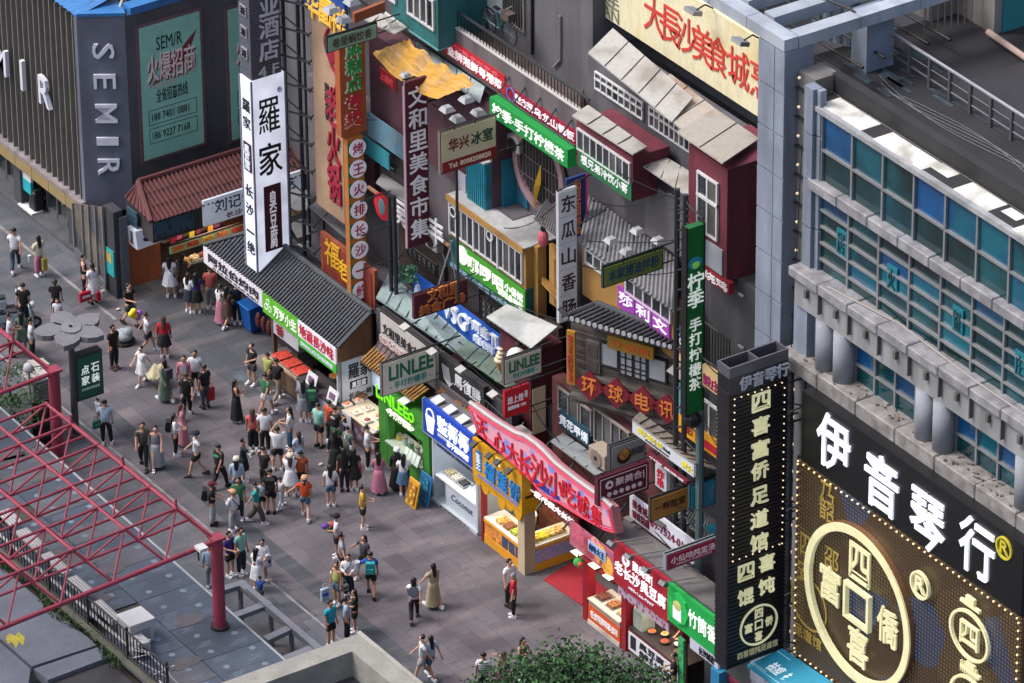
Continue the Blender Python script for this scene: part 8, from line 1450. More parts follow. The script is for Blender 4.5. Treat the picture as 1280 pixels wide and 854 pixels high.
def skin(nodes, edges, sub=1):
    me = bpy.data.meshes.new('s'); me.from_pydata([n[0] for n in nodes], edges, []); o = bpy.data.objects.new('s', me); COL.objects.link(o); md = o.modifiers.new('k', 'SKIN'); md.use_smooth_shade = True; md.branch_smoothing = .3
    if not me.skin_vertices: return me
    for i, n in enumerate(nodes): sv = me.skin_vertices[0].data[i]; sv.radius = n[1] if isinstance(n[1], tuple) else (n[1], n[1]); sv.use_root = (i == 0)
    if sub: o.modifiers.new('d', 'SUBSURF').levels = sub; o.modifiers['d'].render_levels = sub
    dg = bpy.context.evaluated_depsgraph_get(); out = bpy.data.meshes.new_from_object(o.evaluated_get(dg)); bpy.data.objects.remove(o); bpy.data.meshes.remove(me)
    out.polygons.foreach_set('use_smooth', [True]*len(out.polygons)); out.materials.clear(); out.materials.append(None); return out
V3 = Vector; cacheP = {}
def lerp(a, b, t_): return tuple(V3(a).lerp(V3(b), t_))
def getmesh(kind, pose):
    k = (kind, pose)
    if k in cacheP: return cacheP[k]
    j = joints(pose); N = []; E = []
    def ch(pts, start=None):
        p = start
        for pt in pts:
            N.append(pt); i = len(N)-1
            if p is not None: E.append((p, i))
            p = i
        return p
    if kind == 'body':
        a = ch([((0, 0, .93), (.13, .095)), ((0, .0, 1.08), (.115, .085)), ((0, 0, 1.28), (.14, .09)), ((0, -.005, 1.41), (.075, .06)), ((0, .0, 1.49), .047), ((0, .012, 1.55), (.066, .075)), ((0, .012, 1.62), (.077, .088)), ((0, .005, 1.67), (.055, .065))])
        ch([((0, .105, 1.565), .013)], 5); ch([((.085, .0, 1.57), .014)], 5); ch([((-.085, .0, 1.57), .014)], 5)
        for s, n in ((-1, 'L'), (1, 'R')):
            w_ = V3(j['ha'+n]); e_ = V3(j['el'+n]); d_ = (w_-e_).normalized(); sd_ = d_.cross(V3((0, 0, 1) if abs(d_.z) < .9 else (0, 1, 0))).normalized()
            h = ch([(j['sh'+n], .05), (lerp(j['sh'+n], j['el'+n], .5), .043), (j['el'+n], .036), (j['ha'+n], .026), (tuple(w_+d_*.06), (.036, .02))], 2)
            for q in (-1.5, -.5, .5, 1.5): ch([(tuple(w_+d_*(.115-.008*abs(q))+sd_*.017*q), .0085), (tuple(w_+d_*(.155-.01*abs(q))+sd_*.019*q+V3((0, .012, 0))), .007)], h)
            ch([(tuple(w_+d_*.06+sd_*.045*s), .01), (tuple(w_+d_*.09+sd_*.055*s), .008)], h-0 if 0 else h)
            ch([(j['hip'+n], .088), (lerp(j['hip'+n], j['kn'+n], .5), .075), (j['kn'+n], .055), (lerp(j['kn'+n], j['an'+n], .35), .052), (j['an'+n], .033), (tuple(V3(j['an'+n])+V3((0, .10, -.045))), (.035, .025))], 0)
        out = skin(N, E)
    elif kind in ('t', 'l', 'v', 'o'):
        zb = .82 if kind != 'v' else .9
        ch([((0, 0, zb), (.185, .15)), ((0, 0, 1.06), (.165, .13)), ((0, 0, 1.28), (.178, .122)), ((0, -.005, 1.41), (.10, .07))])
        if kind != 'v':
            for s, n in ((-1, 'L'), (1, 'R')):
                if kind == 't': ch([(lerp((s*.12, 0, 1.39), j['sh'+n], .8), .075), (lerp(j['sh'+n], j['el'+n], .75), .07)], 2)
                else: ch([(lerp((s*.12, 0, 1.39), j['sh'+n], .8), .07), (j['el'+n], .055), (lerp(j['el'+n], j['ha'+n], .9), .043)], 2)
        out = skin(N, E)
    elif kind in ('s', 'p', 'w'):
        ch([((0, 0, 1.0), (.15, .12)), ((0, 0, .88), (.175, .14))]); r0 = {'s': .118, 'p': .108, 'w': .112}[kind]
        for s, n in ((-1, 'L'), (1, 'R')):
            if kind == 's': ch([(j['hip'+n], r0), (lerp(j['hip'+n], j['kn'+n], .75), .105)], 1)
            else: ch([(j['hip'+n], r0), (lerp(j['hip'+n], j['kn'+n], .5), .098), (j['kn'+n], .078 if kind == 'p' else .1), (lerp(j['kn'+n], j['an'+n], .9), .06 if kind == 'p' else .105)], 1)
        out = skin(N, E)
    elif kind in ('k', 'K', 'd'):
        zt, zb, rt_, rb_ = {'k': (1.02, .52, .145, .24), 'K': (1.02, .14, .145, .27), 'd': (1.10, .52, .14, .26)}[kind]; vs = []; n_ = 20; rings = 6
        for r_ in range(rings):
            f = r_/(rings-1); z_ = zt+(zb-zt)*f; R_ = rt_+(rb_-rt_)*f**.8
            for i in range(n_): a = 2*math.pi*i/n_; w_ = 1+.07*math.sin(a*6+r_*.3)*f; vs.append((R_*w_*math.cos(a), R_*.82*w_*math.sin(a), z_))
        fs = [(r_*n_+i, r_*n_+(i+1) % n_, (r_+1)*n_+(i+1) % n_, (r_+1)*n_+i) for r_ in range(rings-1) for i in range(n_)]+[tuple(range(n_))[::-1]]
        out = bpy.data.meshes.new('k'); out.from_pydata(vs, [], [f[::-1] for f in fs]); out.polygons.foreach_set('use_smooth', [True]*len(fs)); out.materials.append(None)
    elif kind in ('hs', 'hl', 'hb', 'ht'):
        ch([((0, .045, 1.68), (.08, .06)), ((0, -.015, 1.655), (.108, .1)), ((0, -.04, 1.57), (.1, .075))])
        if kind == 'hl': ch([((0, -.07, 1.46), (.085, .05)), ((0, -.095, 1.32), (.075, .035)), ((0, -.1, 1.2), (.05, .025))], 2)
        if kind == 'hb': ch([((0, -.06, 1.73), .05)], 1)
        if kind == 'ht': ch([((0, -.13, 1.56), .035), ((0, -.15, 1.4), .03)], 2)
        out = skin(N, E)
    elif kind == 'cap':
        m = MB().ball((0, 0, 1.63), .115, 12, 6, sc3=(1, 1.05, .85)); m.obox((-.08, .08, 1.63), (.16, 0, 0), (0, .12, -.02), (0, 0, .02)); out = bpy.data.meshes.new('cap'); out.from_pydata(m.v, [], m.f); out.materials.append(None)
    elif kind in ('shoeL', 'shoeR'):
        m = MB()
        for n in kind[4]: a = V3(j['an'+n]); m.box(a.x-.045, a.x+.045, a.y-.07, a.y+.17, a.z-.08, a.z-.02); m.box(a.x-.04, a.x+.04, a.y-.06, a.y+.08, a.z-.02, a.z+.03)
        out = bpy.data.meshes.new('shoe'); out.from_pydata(m.v, [], m.f); out.materials.append(None)
    elif kind == 'face':
        m = MB(); [m.box(x_-.012, x_+.012, .093, .1, 1.585, 1.6) for x_ in (-.032, .032)]; m.box(-.022, .022, .09, .094, 1.527, 1.535); [m.box(x_-.018, x_+.018, .091, .097, 1.61, 1.616) for x_ in (-.034, .034)]; out = bpy.data.meshes.new('face'); out.from_pydata(m.v, [], m.f); out.materials.append(M('#3a2622'))
    elif kind == 'pack':
        m = MB().box(-.14, .14, -.28, -.13, 1.02, 1.42); m.box(-.1, .1, -.32, -.28, 1.05, 1.22); out = bpy.data.meshes.new('pack'); out.from_pydata(m.v, [], m.f); out.materials.append(None)
    elif kind == 'strap':
        m = MB().path([(-.12, .02, 1.44), (-.02, .14, 1.25), (.16, .06, .98)], .014, 5); m.path([(-.12, .0, 1.44), (-.02, -.14, 1.25), (.16, -.06, .98)], .014, 5); m.box(.13, .2, -.1, .1, .85, 1.0); out = bpy.data.meshes.new('strap'); out.from_pydata(m.v, [], m.f); out.materials.append(None)
    cacheP[k] = out; return out
SKN = [M('#b88a74', 'plain', .6), M('#c49a84', 'plain', .6), M('#a87a64', 'plain', .6)]; HC = M('#0e0b0a' , 'plain', .5)
PCOL = {'white': '#d3d6dd', 'black': '#111216', 'navy': '#1b2436', 'grey': '#6f747c', 'red': '#a8122c', 'pink': '#b87888', 'coral': '#b85a56', 'orange': '#b8441c', 'rust': '#96482a', 'yellow': '#b8942a', 'lime': '#9aa05a', 'green': '#2f6a4a', 'teal': '#1c8f90', 'cyan': '#1a9ab0', 'mint': '#78b0a4', 'blue': '#1c4aa0', 'sky': '#9db3ca', 'denim': '#3f5f7a', 'jeans': '#2c4054', 'khaki': '#85796a', 'beige': '#a09478', 'cream': '#c6c2ae', 'brown': '#4a3630', 'olive': '#45433c', 'purple': '#34226a', 'sage': '#566a60', 'maroon': '#5a1426', 'rose': '#a86a80', 'lightgrey': '#8f949c', 'darkgrey': '#3a3d44', 'peach': '#b88a6a'}
def pm(c): return M(PCOL[c], 'cloth', .85)
def person(px, py, fd, pose, top, bot, hair='hs', H=1.68, shoe='white', pack=None, strap=None, z=0, lab='', haircol=None):
    p = at(px, py, z=z); s = H/1.72; a = math.radians({'A': 90, 'T': -90, 'R': 0, 'L': 180, 'AR': 50, 'AL': 130, 'TR': -45, 'TL': -135}[fd] if isinstance(fd, str) else fd); d = SR*math.cos(a)+SA*math.sin(a)
    t = bpy.data.objects.new('person', None); COL.objects.link(t); t.location = p; t.rotation_euler = (0, 0, math.atan2(d.y, d.x)-math.pi/2); t.scale = (s*1.1, s*1.1, s*1.01); tag(t, lab, 'person', 'people on the pedestrian street')
    def part(nm, kind, mat):
        o = bpy.data.objects.new(nm, getmesh(kind, pose)); COL.objects.link(o); o.parent = t
        if mat: o.material_slots[0].link = 'OBJECT'; o.material_slots[0].material = mat
    part('body', 'body', SKN[int(px) % 3]); part('face', 'face', None)
    hk = hair.split(':'); part('hair', hk[0], pm(haircol) if haircol else HC)
    if len(hk) > 1: part('cap', 'cap', pm(hk[1]))
    tk, tc = top.split(':'); bk_, bc = bot.split(':'); names = {'t': 't_shirt', 'l': 'long_sleeve_top', 'v': 'sleeveless_top'}
    part(names[tk], tk, pm(tc)); part({'s': 'shorts', 'p': 'trousers', 'w': 'wide_trousers', 'k': 'skirt', 'K': 'long_skirt', 'd': 'dress_skirt'}[bk_], bk_, pm(bc)); part('shoe', 'shoeL', pm(shoe)); part('shoe', 'shoeR', pm(shoe))
    if pack: part('backpack', 'pack', pm(pack))
    if strap: part('shoulder_bag', 'strap', pm(strap))
    return t
PP = [
(20,339,'A','walk2','t:white','p:jeans','hs',1.76,{},'man in a white T-shirt and jeans walking beside the finned store'),
(50,345,'AL','phone','t:cream','w:rose','hl',1.64,{},'woman in wide pink trousers and cream top near the finned store'),
(106,369,'R','phone','v:black','p:black','hb',1.62,{},'woman in a black strap top and trousers facing the girl in white'),
(117,379,'AL','stand','t:white','d:white','ht',1.6,{'shoe':'black'},'girl in a short white dress carrying red shopping bags'),
(31,408,'A','stand','t:black','p:black','hs',1.74,{'shoe':'black'},'man all in black next to the parked scooters'),
(71,400,'A','carry','t:black','p:black','ht',1.62,{},'woman in black with tied hair behind the flower lamp petals'),
(73,411,'T','stand','t:white','s:peach','hs',1.2,{},'child in white just behind the flower lamp petals'),
(14,445,'R','bent' if 0 else 'phone','t:white','p:black','hs',1.72,{'shoe':'black'},'man in white T-shirt and black trousers behind the red frame, nearest the picture edge'),
(29,440,'A','stand','t:sage','d:sage','hl',1.6,{},'woman in a grey green dress between two men in white'),
(41,452,'R','phone','t:white','p:black','hs',1.76,{'shoe':'black'},'man in a long white T-shirt looking down beside the flower lamp'),
(143,461,'TR','stand','t:black','p:black','hs',1.74,{'shoe':'brown'},'man in black polo and trousers standing behind the green home sign'),
(163,407,'TR','wphone','t:black','s:darkgrey','hs',1.7,{'shoe':'black'},'man in black holding yellow and purple balloons'),
(213,371,'A','carry','t:white','d:white','hl',1.64,{'strap':'darkgrey'},'woman in a long white shirt at the red roofed shop'),
(230,366,'AR','phone','t:brown','k:brown','hl',1.6,{},'long-haired woman in brown at the red roofed shop counter'),
(237,390,'AR','phone','l:white','k:navy','hl',1.58,{},'girl in white blouse and navy skirt at the snack counter'),
(246,391,'A','stand','t:purple','k:black','hl',1.6,{},'girl in a violet top and black skirt beside the navy skirt'),
(264,386,'A','phone','t:coral','p:grey','hs',1.72,{},'man in a pink polo and grey trousers near the white fascia'),
(277,405,'AR','stand','t:white','K:rose','ht',1.6,{},'woman in white top and long rosy patterned skirt'),
(285,408,'AR','walk','t:brown','d:brown','hl',1.6,{},'woman in a brown dress leaning towards the kiosk by the blue bin'),
(297,405,'A','stand','t:navy','p:navy','hs',1.7,{},'person in navy half hidden behind the blue bin'),
(185,440,'R','walk','t:white','s:navy','hs',1.58,{'shoe':'sky'},'boy in a loose white T-shirt and navy shorts striding'),
(206,447,'A','stand','l:red','k:black','hl',1.66,{'haircol':'brown'},'woman in a bright red blouse and black skirt'),
(178,480,'TL','walk','t:white','d:white','hb',1.5,{},'girl in a white dress with a black bow stepping forward'),
(207,501,'AL','walk','l:sage','K:sage','hl',1.62,{'pack':'darkgrey'},'woman in sage green with a grey backpack beside a cream blanket'),
(231,497,'T','stand','l:pink','w:lightgrey','hs',1.66,{},'woman in an open pink jacket facing the viewer'),
(245,493,'T','stand','t:white','s:black','hs',1.74,{},'heavy man in white T-shirt and black shorts beside the pink jacket'),
(257,510,'AL','stand','t:black','p:darkgrey','hs',1.7,{'shoe':'black'},'man in black polo and grey trousers holding a red bag'),
(234,522,'A','walk2','t:black','p:black','hs',1.76,{'haircol':'brown'},'man in black with shaved head seen from behind'),
(133,556,'A','carry','t:sky','p:black','hs',1.76,{},'man in a light blue shirt carrying a small child'),
(180,584,'T','walk','t:olive','p:black','hs',1.74,{'shoe':'black'},'man in a dark olive shirt walking beside the woman in strap dress'),
(196,585,'T','walk2','v:grey','K:lightgrey','hb',1.64,{},'woman in a pale patterned strap dress and bun'),
(229,556,'R','stand','t:pink','K:pink','hl',1.62,{'haircol':'brown'},'woman in a long pink dress near the man with a navy cap'),
(220,569,'R','phone','l:white','p:black','hl',1.62,{'pack':'black'},'woman in white sleeves and black trousers behind the pink dress'),
(247,595,'L','walk','t:white','s:black','hs:navy',1.76,{'shoe':'darkgrey'},'man in a navy cap, white T-shirt and black shorts'),
(275,611,'AR','walk2','t:black','p:black','hs',1.74,{'shoe':'black'},'tall man in black T-shirt with a green back print'),
(297,624,'A','stand','l:sky','p:denim','hl:cream',1.64,{},'person in a pale blue hooded jacket and cream cap'),
(305,601,'R','reach','t:navy','k:black','hb',1.62,{},'woman with a bun in navy top and black skirt holding flowers'),
(317,562,'A','stand','t:coral','w:black','hl',1.6,{'haircol':'brown'},'woman in a coral top and black wide trousers'),
(332,566,'A','stand','t:white','p:black','hs',1.76,{},'tall man in white T-shirt and black trousers next to the coral top'),
(348,588,'A','photo','t:white','s:black','hs',1.7,{},'man in white T-shirt raising a phone to take a photo'),
(363,561,'L','phone','t:white','w:denim','hl',1.64,{'strap':'maroon'},'long-haired woman in white with a maroon shoulder bag'),
(374,590,'AL','stand','t:sky','d:sky','hl',1.58,{'haircol':'brown'},'girl in a pale blue dress with long brown hair'),
(331,613,'AR','phone','t:black','p:black','hs',1.7,{'shoe':'black'},'slim person in black looking at a phone behind the backpacker'),
(339,642,'A','stand','t:black','s:black','hs',1.74,{'pack':'black','shoe':'black'},'man in black with a big black backpack and shorts'),
(328,641,'A','stand','t:sky','s:black','hs',1.25,{},'small boy in pale blue at the backpacker side'),
(364,620,'A','photo','t:white','d:white','hl:cream',1.64,{'haircol':'brown'},'woman in a flared white dress and cream beret'),
(377,618,'A','carry','t:rust','s:black','hs',1.7,{},'man in a rust orange T-shirt and black shorts'),
(382,648,'A','handl','t:orange','s:denim','ht:peach',1.64,{},'woman in a vivid orange T-shirt, blue shorts and peach visor'),
(351,635,'AR','walk','t:white','p:sky','hs',1.2,{},'small child in white T-shirt and pale jeans walking'),
(321,654,'R','walk2','t:teal','w:olive','hs',1.6,{},'person in a turquoise T-shirt and dark olive trousers walking'),
(299,650,'T','stand','t:green','p:navy','hl',1.64,{},'long-haired woman in dark green behind the peach beret'),
(293,664,'AL','carry','l:white','w:lightgrey','hs:peach',1.6,{'strap':'black'},'woman in pale overalls and a peach beret'),
(266,656,'R','phone','t:black','w:lightgrey','hs:maroon',1.66,{'pack':'black','shoe':'black'},'person in black T-shirt, pale grey trousers and maroon cap'),
(414,633,'A','stand','t:white','s:denim','hl',1.62,{'strap':'black'},'woman in white blouse and denim shorts with a black bag strap'),
(420,591,'A','stand','l:black','K:black','hl',1.66,{'shoe':'black'},'woman in a long black dress in the queue'),
(431,614,'A','stand','t:black','p:black','hl',1.68,{'shoe':'black'},'woman in black trousers between the black dress and pink bag'),
(443,613,'A','stand','t:black','k:black','hl',1.62,{},'woman in a short black skirt holding a bright pink bag'),
(474,617,'A','phone','l:rose','K:rose','hl',1.6,{},'woman in a long rose pink dress by the lime kiosk'),
(454,661,'R','phone','t:yellow','s:black','hs',1.68,{},'man in a mustard yellow T-shirt looking at his phone'),
(460,586,'R','phone','t:white','p:black','hs',1.7,{},'man in white T-shirt leaning by the corner of the lime kiosk'),
(497,612,'A','stand','l:black','K:black','hl:white',1.62,{'shoe':'black'},'woman in black with a white hat ordering at the lime kiosk'),
(505,619,'A','phone','t:white','k:denim','hl',1.6,{'strap':'black'},'girl in white blouse and denim skirt at the lime kiosk'),
(422,697,'L','phone','t:white','s:black','hs:black',1.68,{},'man in a black cap carrying a colourful bundle'),
(428,722,'R','handr','t:lightgrey','s:black','hs',1.72,{},'man in a light grey T-shirt holding a woman by the hand'),
(456,722,'TL','handr','t:darkgrey','s:black','hl',1.62,{},'long-haired woman in dark grey led by the hand'),
(464,745,'A','handl','t:blue','s:black','hs',1.68,{'pack':'teal','shoe':'black'},'man in blue with a teal backpack and a white cup'),
(422,756,'TL','stand','v:lime','s:denim','hb',1.62,{},'woman in a lime sleeveless top and denim shorts'),
(436,746,'T','phone','l:white','w:navy','hl',1.62,{'strap':'black'},'woman in white sleeves and navy overalls'),
(414,807,'TR','stand','t:cyan','s:black','hs',1.7,{},'man in a bright cyan T-shirt and black shorts'),
(434,800,'R','stand','t:sky','w:black','ht',1.64,{},'woman in a pale blue T-shirt and black trousers beside cyan'),
(444,790,'L','phone','t:black','s:black','hl',1.6,{},'woman in black T-shirt and shorts talking to the pale blue one'),
(518,776,'A','walk2','t:white','p:black','hl',1.64,{'shoe':'brown'},'woman in white blouse, grey waistcoat and black trousers'),
(542,759,'AL','handl','t:beige','K:beige','hl',1.66,{},'woman in a long beige dress with long wavy hair'),
(637,757,'TR','stand','t:white','p:black','hs',1.76,{'shoe':'black'},'tall man in white T-shirt and black trousers near the yellow kiosk'),
(642,771,'L','stand','t:red','p:black','hs',1.66,{'haircol':'grey'},'old man in a red polo and black trousers'),
(529,851,'L','walk','t:white','s:lightgrey','hs',1.72,{},'man in loose white T-shirt and grey shorts by the parapet'),
(539,848,'AL','walk2','t:sky','s:denim','hl',1.6,{},'woman in pale blue half hidden behind the loose white T-shirt'),
(605,873,'A','stand','t:white','p:black','hs',1.72,{},'man in a navy and white striped T-shirt beside the tree'),
(629,869,'AL','reach','v:pink','k:pink','ht',1.62,{'haircol':'brown'},'woman in a pink sleeveless top by the tree'),
(654,851,'TR','cross','v:brown','k:navy','hl',1.6,{},'woman in a brown top and navy skirt behind the tree crown'),
(288,720,'TR','phone','t:purple','s:black','hs',1.7,{},'man in a purple football shirt and black shorts'),
(302,718,'TR','stand','t:mint','p:navy','hs',1.78,{},'tall man in a mint T-shirt and dark trousers'),
(329,727,'T','phone','l:white','s:white','hs',1.62,{},'woman in an open white shirt with a white tote'),
(322,738,'AR','phone','t:white','d:white','hl',1.62,{},'woman in a white dress with red prints by the steel frame'),
(326,756,'AR','reach','t:blue','s:darkgrey','hs',1.1,{},'small child in a blue shirt next to the steel frame'),
(264,735,'A','stand','l:sky','p:lightgrey','hs',1.7,{},'person in pale blue half hidden by the red post'),
(380,527,'A','phone','t:grey','k:grey','hl',1.62,{},'woman in a grey dress at the white kiosk counter'),
(391,527,'A','stand','t:darkgrey','k:navy','hl',1.62,{'pack':'green'},'woman with a dark green backpack at the kiosk counter'),
(399,559,'AR','stand','t:mint','s:black','hs',1.74,{'shoe':'black'},'man in a dusty mint T-shirt with hands behind his back'),
(420,562,'AR','phone','t:black','s:green','hs',1.7,{},'man in black T-shirt with a white print and green shorts'),
(413,553,'AR','phone','t:orange','p:darkgrey','hs',1.66,{},'person in orange bending over the crowded white counter'),
(436,585,'AR','stand','t:sage','d:olive','hb',1.62,{'strap':'white'},'woman in olive with a white handbag in the queue'),
(347,502,'AR','walk','t:black','p:khaki','hs',1.72,{},'man in black polo and khaki trousers at the chilli trays'),
(336,491,'AR','phone','t:lime','s:darkgrey','hs',1.6,{},'boy in a yellow green T-shirt at the chilli trays'),
(333,519,'AR','walk2','t:green','s:white','hs',1.66,{},'man in green T-shirt and white shorts behind the black polo'),
(316,481,'TL','carry','t:black','s:darkgrey','hs',1.64,{},'boy in black T-shirt and dark shorts beside the manhole cover'),
(296,526,'R','cross','v:black','K:black','hl',1.62,{},'woman in a long black dress with folded arms'),
(842,872,'L','phone','t:black','p:black','hs',1.68,{},'man in black beside the tofu stall front'),
]
for row in PP: person(row[0], row[1], row[2], row[3], row[4], row[5], row[6], row[7], lab=row[9], **row[8])
# vendors and the carried child
cpos = at(124.5, 548, z=0); o_ = person(124.5, 548, 'AR', 'stand', 't:white', 's:cream', 'hs', .95, lab='toddler in white carried on the arm of the man in light blue'); o_.location = cpos+UZ*.62
o_ = person(0, 0, 'T', 'phone', 't:white', 'p:darkgrey', 'hs:orange', 1.62, lab='vendor in white with an orange and yellow cap inside the lime kiosk'); o_.location = ((gx0+gx1)/2-.35, .95, .1)
for k_, (x_, tc, lb) in enumerate(((xcs+.9, 'rust', 'vendor in a rust apron behind the chilli trays'), (xcn+1.1, 'lightgrey', 'vendor in grey behind the menu boards of the tiled kiosk'), ((sx0+sx1)/2+.2, 'black', 'cook in black behind the woks of the tofu stall'), (kx0+1.3, 'white', 'baker in white inside the yellow kiosk'))):
    o_ = person(0, 0, 'T', 'phone', 't:'+tc, 'p:black', 'hs', 1.62, lab=lb); o_.location = (x_, 1.2 if k_ < 2 else 1.05, .12); o_.rotation_euler = (0, 0, math.pi)
# printed shirts as parts would repeat: stripes on one shirt
pr_o = [o for o in bpy.data.objects if o.get('label', '').startswith('man in a navy and white striped')][0]
m = MB()
for i in range(6):
    z_ = .92+i*.085; n_ = 16; vs = [(.172*math.cos(2*math.pi*k/n_)*(1 if i < 5 else .95), .128*math.sin(2*math.pi*k/n_), z_+dz) for dz in (0, .035) for k in range(n_)]; m.add(vs, [(k, (k+1) % n_, n_+(k+1) % n_, n_+k) for k in range(n_)])
me_ = bpy.data.meshes.new('stripes'); me_.from_pydata(m.v, [], m.f); me_.materials.append(pm('navy')); o = bpy.data.objects.new('stripes', me_); COL.objects.link(o); o.parent = pr_o; o['kind'] = 'stuff'
def shirtprint(start, cmat, w_=.16, h_=.09, z_=1.3, back=True):
    pr = [o for o in bpy.data.objects if o.get('label', '').startswith(start)][0]; s_ = -1 if back else 1; m = MB().ball((0, s_*.118, z_), .08, 10, 5, sc3=(w_/.12, .12, h_/.12)); me_ = bpy.data.meshes.new('shirt_print'); me_.from_pydata(m.v, [], m.f); me_.materials.append(cmat); o = bpy.data.objects.new('shirt_print', me_); COL.objects.link(o); o.parent = pr
shirtprint('tall man in black T-shirt with a green', M('#2f9a70')); shirtprint('man in black T-shirt with a white print', M('#a9acb2')); shirtprint('woman in white blouse, grey waistcoat', M('#6a7480'), .3, .34, 1.2)
shirtprint('woman in a white dress with red prints', M('#a01c34'), .08, .1, 1.1); shirtprint('woman in an open pink jacket', M('#b9bcc4'), .15, .4, 1.15, False)
# ---- things held
def held(nm, lab, cat, p, build):
    t = thing(nm, lab, cat, p); build(t, Vector(p)); return t
def bagp(px, py, z, nm, lab, col, w_=.34, h_=.36, logo=None):
    p = at(px, py, z=z)
    def bld(t, q):
        MB().obox(q+Vector((-.05, -w_/2, 0)), (.12, 0, 0), (0, w_, 0), (0, 0, h_)).build('bag_body', M(col, 'cloth', .5), t, bevel=.02); MB().path([q+Vector((0, -w_/4, h_)), q+Vector((0, -w_/6, h_+.16)), q+Vector((0, w_/6, h_+.16)), q+Vector((0, w_/4, h_))], .01, 4).build('handle', M(col), t)
        if logo: B('logo', M(logo), t, q.x+.07, q.x+.08, q.y-w_/3, q.y+w_/3, q.z+h_*.4, q.z+h_*.65)
    return held(nm, lab, 'bag', p, bld)
bagp(107, 376, .25, 'shopping_bag', 'red shopping bag with a white logo held by the girl in the white dress', '#a80f2c', .5, .38, '#c9c9cf'); bagp(125, 375, .3, 'shopping_bag', 'second red shopping bag, on the wall side of the girl in white', '#8f0f2a', .3, .36); bagp(129, 373, .35, 'paper_bag', 'pale paper bag behind the second red shopping bag', '#a9a8a6', .2, .34)
bagp(264, 500, .25, 'red_bag', 'slim red bag hanging from the hand of the man in black polo', '#98101f', .26, .5); bagp(448, 596, .5, 'pink_bag', 'bright pink bag at the side of the short black skirt', '#b8306a', .22, .4); bagp(334, 709, .35, 'tote_bag', 'white tote with a blue mark beside the open white shirt', '#b0b2bc', .3, .45, '#2a3a7a'); bagp(406, 750, .3, 'plastic_bag', 'blue, lime and white plastic bag held by the woman in lime', '#9fb0c4', .3, .45, '#1c4ac0'); bagp(121, 535, .7, 'green_bag', 'dark green bag hanging below the carried toddler', '#0f5a44', .3, .3, '#2f9a78'); bagp(56, 338, .3, 'yellow_bag', 'yellow and pink bag behind the wide pink trousers', '#9a8a3a', .2, .5); bagp(584, 868, .3, 'black_bag', 'black duffel carried by the man in the striped T-shirt', '#1c1e24', .5, .4); bagp(431, 738, .5, 'plush_bag', 'black and white plush bag at the waist of the navy overalls', '#8f8f88', .25, .22, '#17181d')
q = at(166, 392, z=.95); t = thing('balloons', 'bunch of yellow and purple balloons held by the man in black', 'balloons', q)
for i, (dy, dz, c_) in enumerate(((-.12, .05, '#d6c020'), (.02, -.06, '#d6c020'), (-.02, .14, '#e0cc30'), (.2, .0, '#a050b8'), (.14, -.14, '#a050b8'))): MB().ball(q+Vector((.1, dy, dz)), .12, 10, 7).build('balloon', M(c_, 'plain', .3), t, smooth=True)
q = at(197, 466, z=.5); t = thing('blanket', 'crumpled cream blanket carried low beside the sage green woman', 'blanket', q); random.seed(6); m = MB(); n_ = 12
vs = [(q.x+(-.35+.7*j/n_)+random.uniform(-.01, .01), q.y+(-.4+.8*i/n_), q.z+.35*math.sin(math.pi*i/n_)*math.sin(math.pi*j/n_)+.05*math.sin(i*1.1+j*.7)+random.uniform(-.01, .01)) for j in range(n_+1) for i in range(n_+1)]
m.add(vs, [(j*(n_+1)+i, j*(n_+1)+i+1, (j+1)*(n_+1)+i+1, (j+1)*(n_+1)+i) for j in range(n_) for i in range(n_)]); m.build('blanket_cloth', M('#b5ae90', 'cloth', .9), t, smooth=True); m = MB(); m.add([(a, b, c-.06) for a, b, c in vs], [(j*(n_+1)+i, (j+1)*(n_+1)+i, (j+1)*(n_+1)+i+1, j*(n_+1)+i+1) for j in range(n_) for i in range(n_)]); m.build('blanket_underside', M('#b5ae90', 'cloth', .9), t, smooth=True)
q = at(318, 566, z=1.15); t = thing('flower_bouquet', 'white and green bouquet held out by the woman with a bun', 'bouquet', q); random.seed(1); [MB().ball(q+Vector((random.uniform(-.1, .1), random.uniform(-.2, .2), random.uniform(-.06, .1))), .06, 7, 4).build('flower', M('#b8bcc0'), t) for _ in range(8)]; MB().tube(q-Vector((0, .25, .1)), q, .03, 5, .06).build('stems', M('#3a6a3a'), t)
q = at(446, 713, z=1.0); t = thing('paper_cup', 'big white paper cup in the hand of the man with the teal backpack', 'cup', q); MB().tube(q, q+UZ*.3, .09, 12, .11).build('cup_body', M('#c6c6cc'), t); MB().tube(q+UZ*.3, q+UZ*.33, .115, 12).build('cup_lid', M('#b0b0b4'), t)
q = at(411, 657, z=1.15); t = thing('colourful_bundle', 'yellow, purple and green bundle in front of the man in a black cap', 'bundle', q); [MB().ball(q+Vector((.02*i, d_[0], d_[1])), .12, 9, 6, sc3=(1, 1.4, .8)).build('bundle_part', M(c_, 'cloth'), t) for i, (d_, c_) in enumerate((((0, 0), '#b8a040'), ((-.15, .05), '#5a3a8a'), ((.1, -.18), '#4a7a3a'), ((.12, .04), '#a03a3a')))]
q = at(37, 326, z=.85); t = thing('drink_cup', 'clear plastic drink cup held by the woman in wide pink trousers', 'cup', q); MB().tube(q, q+UZ*.2, .05, 10, .06).build('cup_body', M('#b5bcc4'), t); MB().tube(q+UZ*.2, q+UZ*.22, .065, 10).build('cup_lid', M('#c6c9cc'), t)
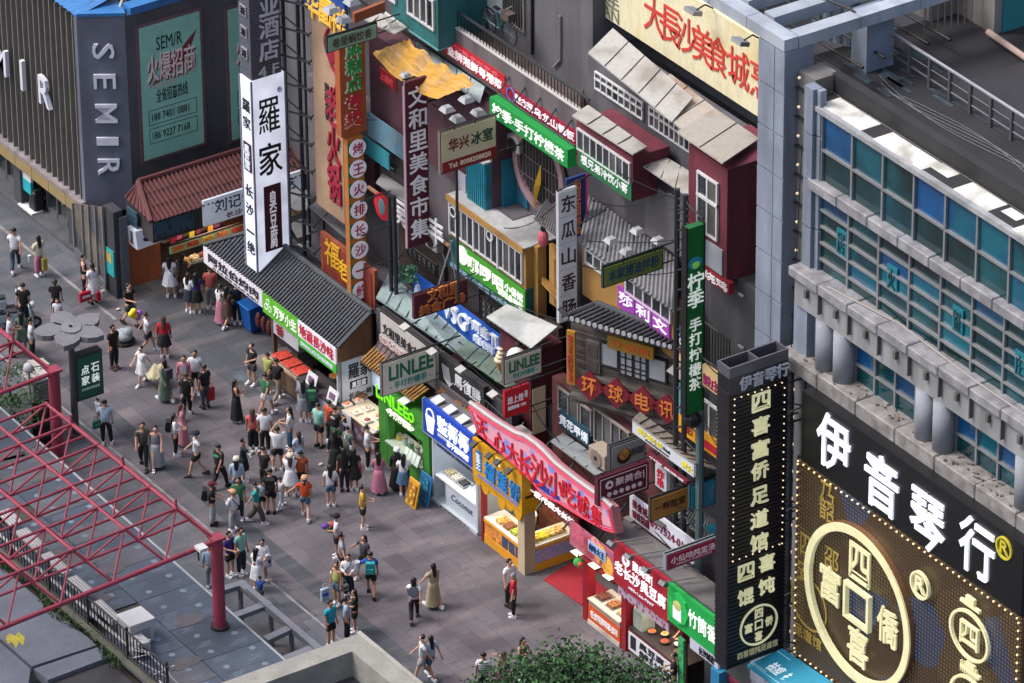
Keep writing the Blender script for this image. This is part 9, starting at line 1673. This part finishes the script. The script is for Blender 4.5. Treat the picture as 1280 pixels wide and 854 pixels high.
# ================================================================ CABLES AND CLUTTER
t = thing('overhead_cables', 'tangle of thin black cables strung between the signs and facades of the old row', 'cables', at(700, 400, y=2.5)); random.seed(12)
for a, b in (((540, 130, 2.6), (612, 150, 3.1)), ((630, 285, 2.7), (700, 250, 3.4)), ((640, 470, 1.4), (735, 440, 1.8)), ((640, 520, 1.2), (720, 490, 1.8)), ((722, 300, 3.0), (846, 300, 1.4)), ((722, 330, 2.8), (846, 340, 1.4)), ((662, 500, 1.3), (705, 560, 1.2)), ((846, 380, 1.3), (900, 470, .5)), ((846, 430, 1.3), (905, 505, .3)), ((880, 520, 1.0), (905, 560, .2)), ((760, 600, 1.0), (905, 640, .3)), ((690, 540, 1.2), (790, 640, 1.0)), ((500, 320, 2.2), (560, 300, 2.7)), ((470, 330, 2.0), (505, 315, 2.4)), ((585, 350, 2.5), (700, 400, 2.6)), ((740, 250, 3.8), (850, 235, 1.4)), ((720, 186, 3.9), (850, 250, 1.4)), ((830, 700, .8), (900, 690, .2)), ((560, 430, 1.5), (640, 500, 1.2)), ((385, 110, 2.0), (470, 150, 2.6)), ((800, 640, 1.0), (880, 720, .6)), ((480, 380, 1.4), (540, 470, 1.0))):
    p, q = at(*a[:2], y=a[2]), at(*b[:2], y=b[2]); sg = random.uniform(.1, .45); pts = [p.lerp(q, k/8)-UZ*sg*4*(k/8)*(1-k/8) for k in range(9)]; MB().path(pts, .018, 4).build('cable', DK, t)
for px, py, y_, lb in ((548, 300, 3.2, 'grey air conditioner under the maroon upright sign'), (664, 300, 3.6, 'small air conditioner near the pink lantern'), (812, 700, .5, 'air conditioner on the flat roof behind the raspberry sign'), (660, 545, 1.1, 'rusty box unit on the dark roof behind the neon sign'), (700, 590, .8, 'pale box unit on the dark roof above the neon sign')):
    q = at(px, py, y=y_); t = thing('outdoor_unit', lb, 'air conditioner', q); MB().box(q.x-.35, q.x+.35, y_-.3, y_, q.z-.28, q.z+.28).build('unit_body', M('#8f8f90', 'rust', hex2='#6f6a66'), t, bevel=.02); MB().tube((q.x-.05, y_-.3, q.z), (q.x-.05, y_-.33, q.z), .2, 12).build('fan', DK, t); MB().path([(q.x+.3, y_-.1, q.z-.2), (q.x+.4, y_, q.z-.6), (q.x+.4, y_, q.z-1.3)], .025, 5).build('pipe', M('#a9a9a8'), t)
random.seed(14); t = thing('roof_debris', 'boards and planks lying on the low tin roofs between the signs', 'debris', at(640, 560, y=1)); t['kind'] = 'stuff'
for k in range(12):
    px, py, y_ = random.choice(((640, 545, .9), (700, 585, .8), (800, 650, .7), (560, 425, 1.9), (620, 465, 1.9), (850, 720, .7))); q = at(px+random.uniform(-28, 28), py+random.uniform(-6, 22), y=y_); MB().obox(q, (random.uniform(.2, .6), random.uniform(-.1, .1), 0), (random.uniform(-.1, .1), random.uniform(.1, .3), .02), (0, 0, .05)).build('plank', M(random.choice(('#5f5a58', '#77706a', '#4b4547', '#8a8784', '#5a3a38')), 'rust'), t)
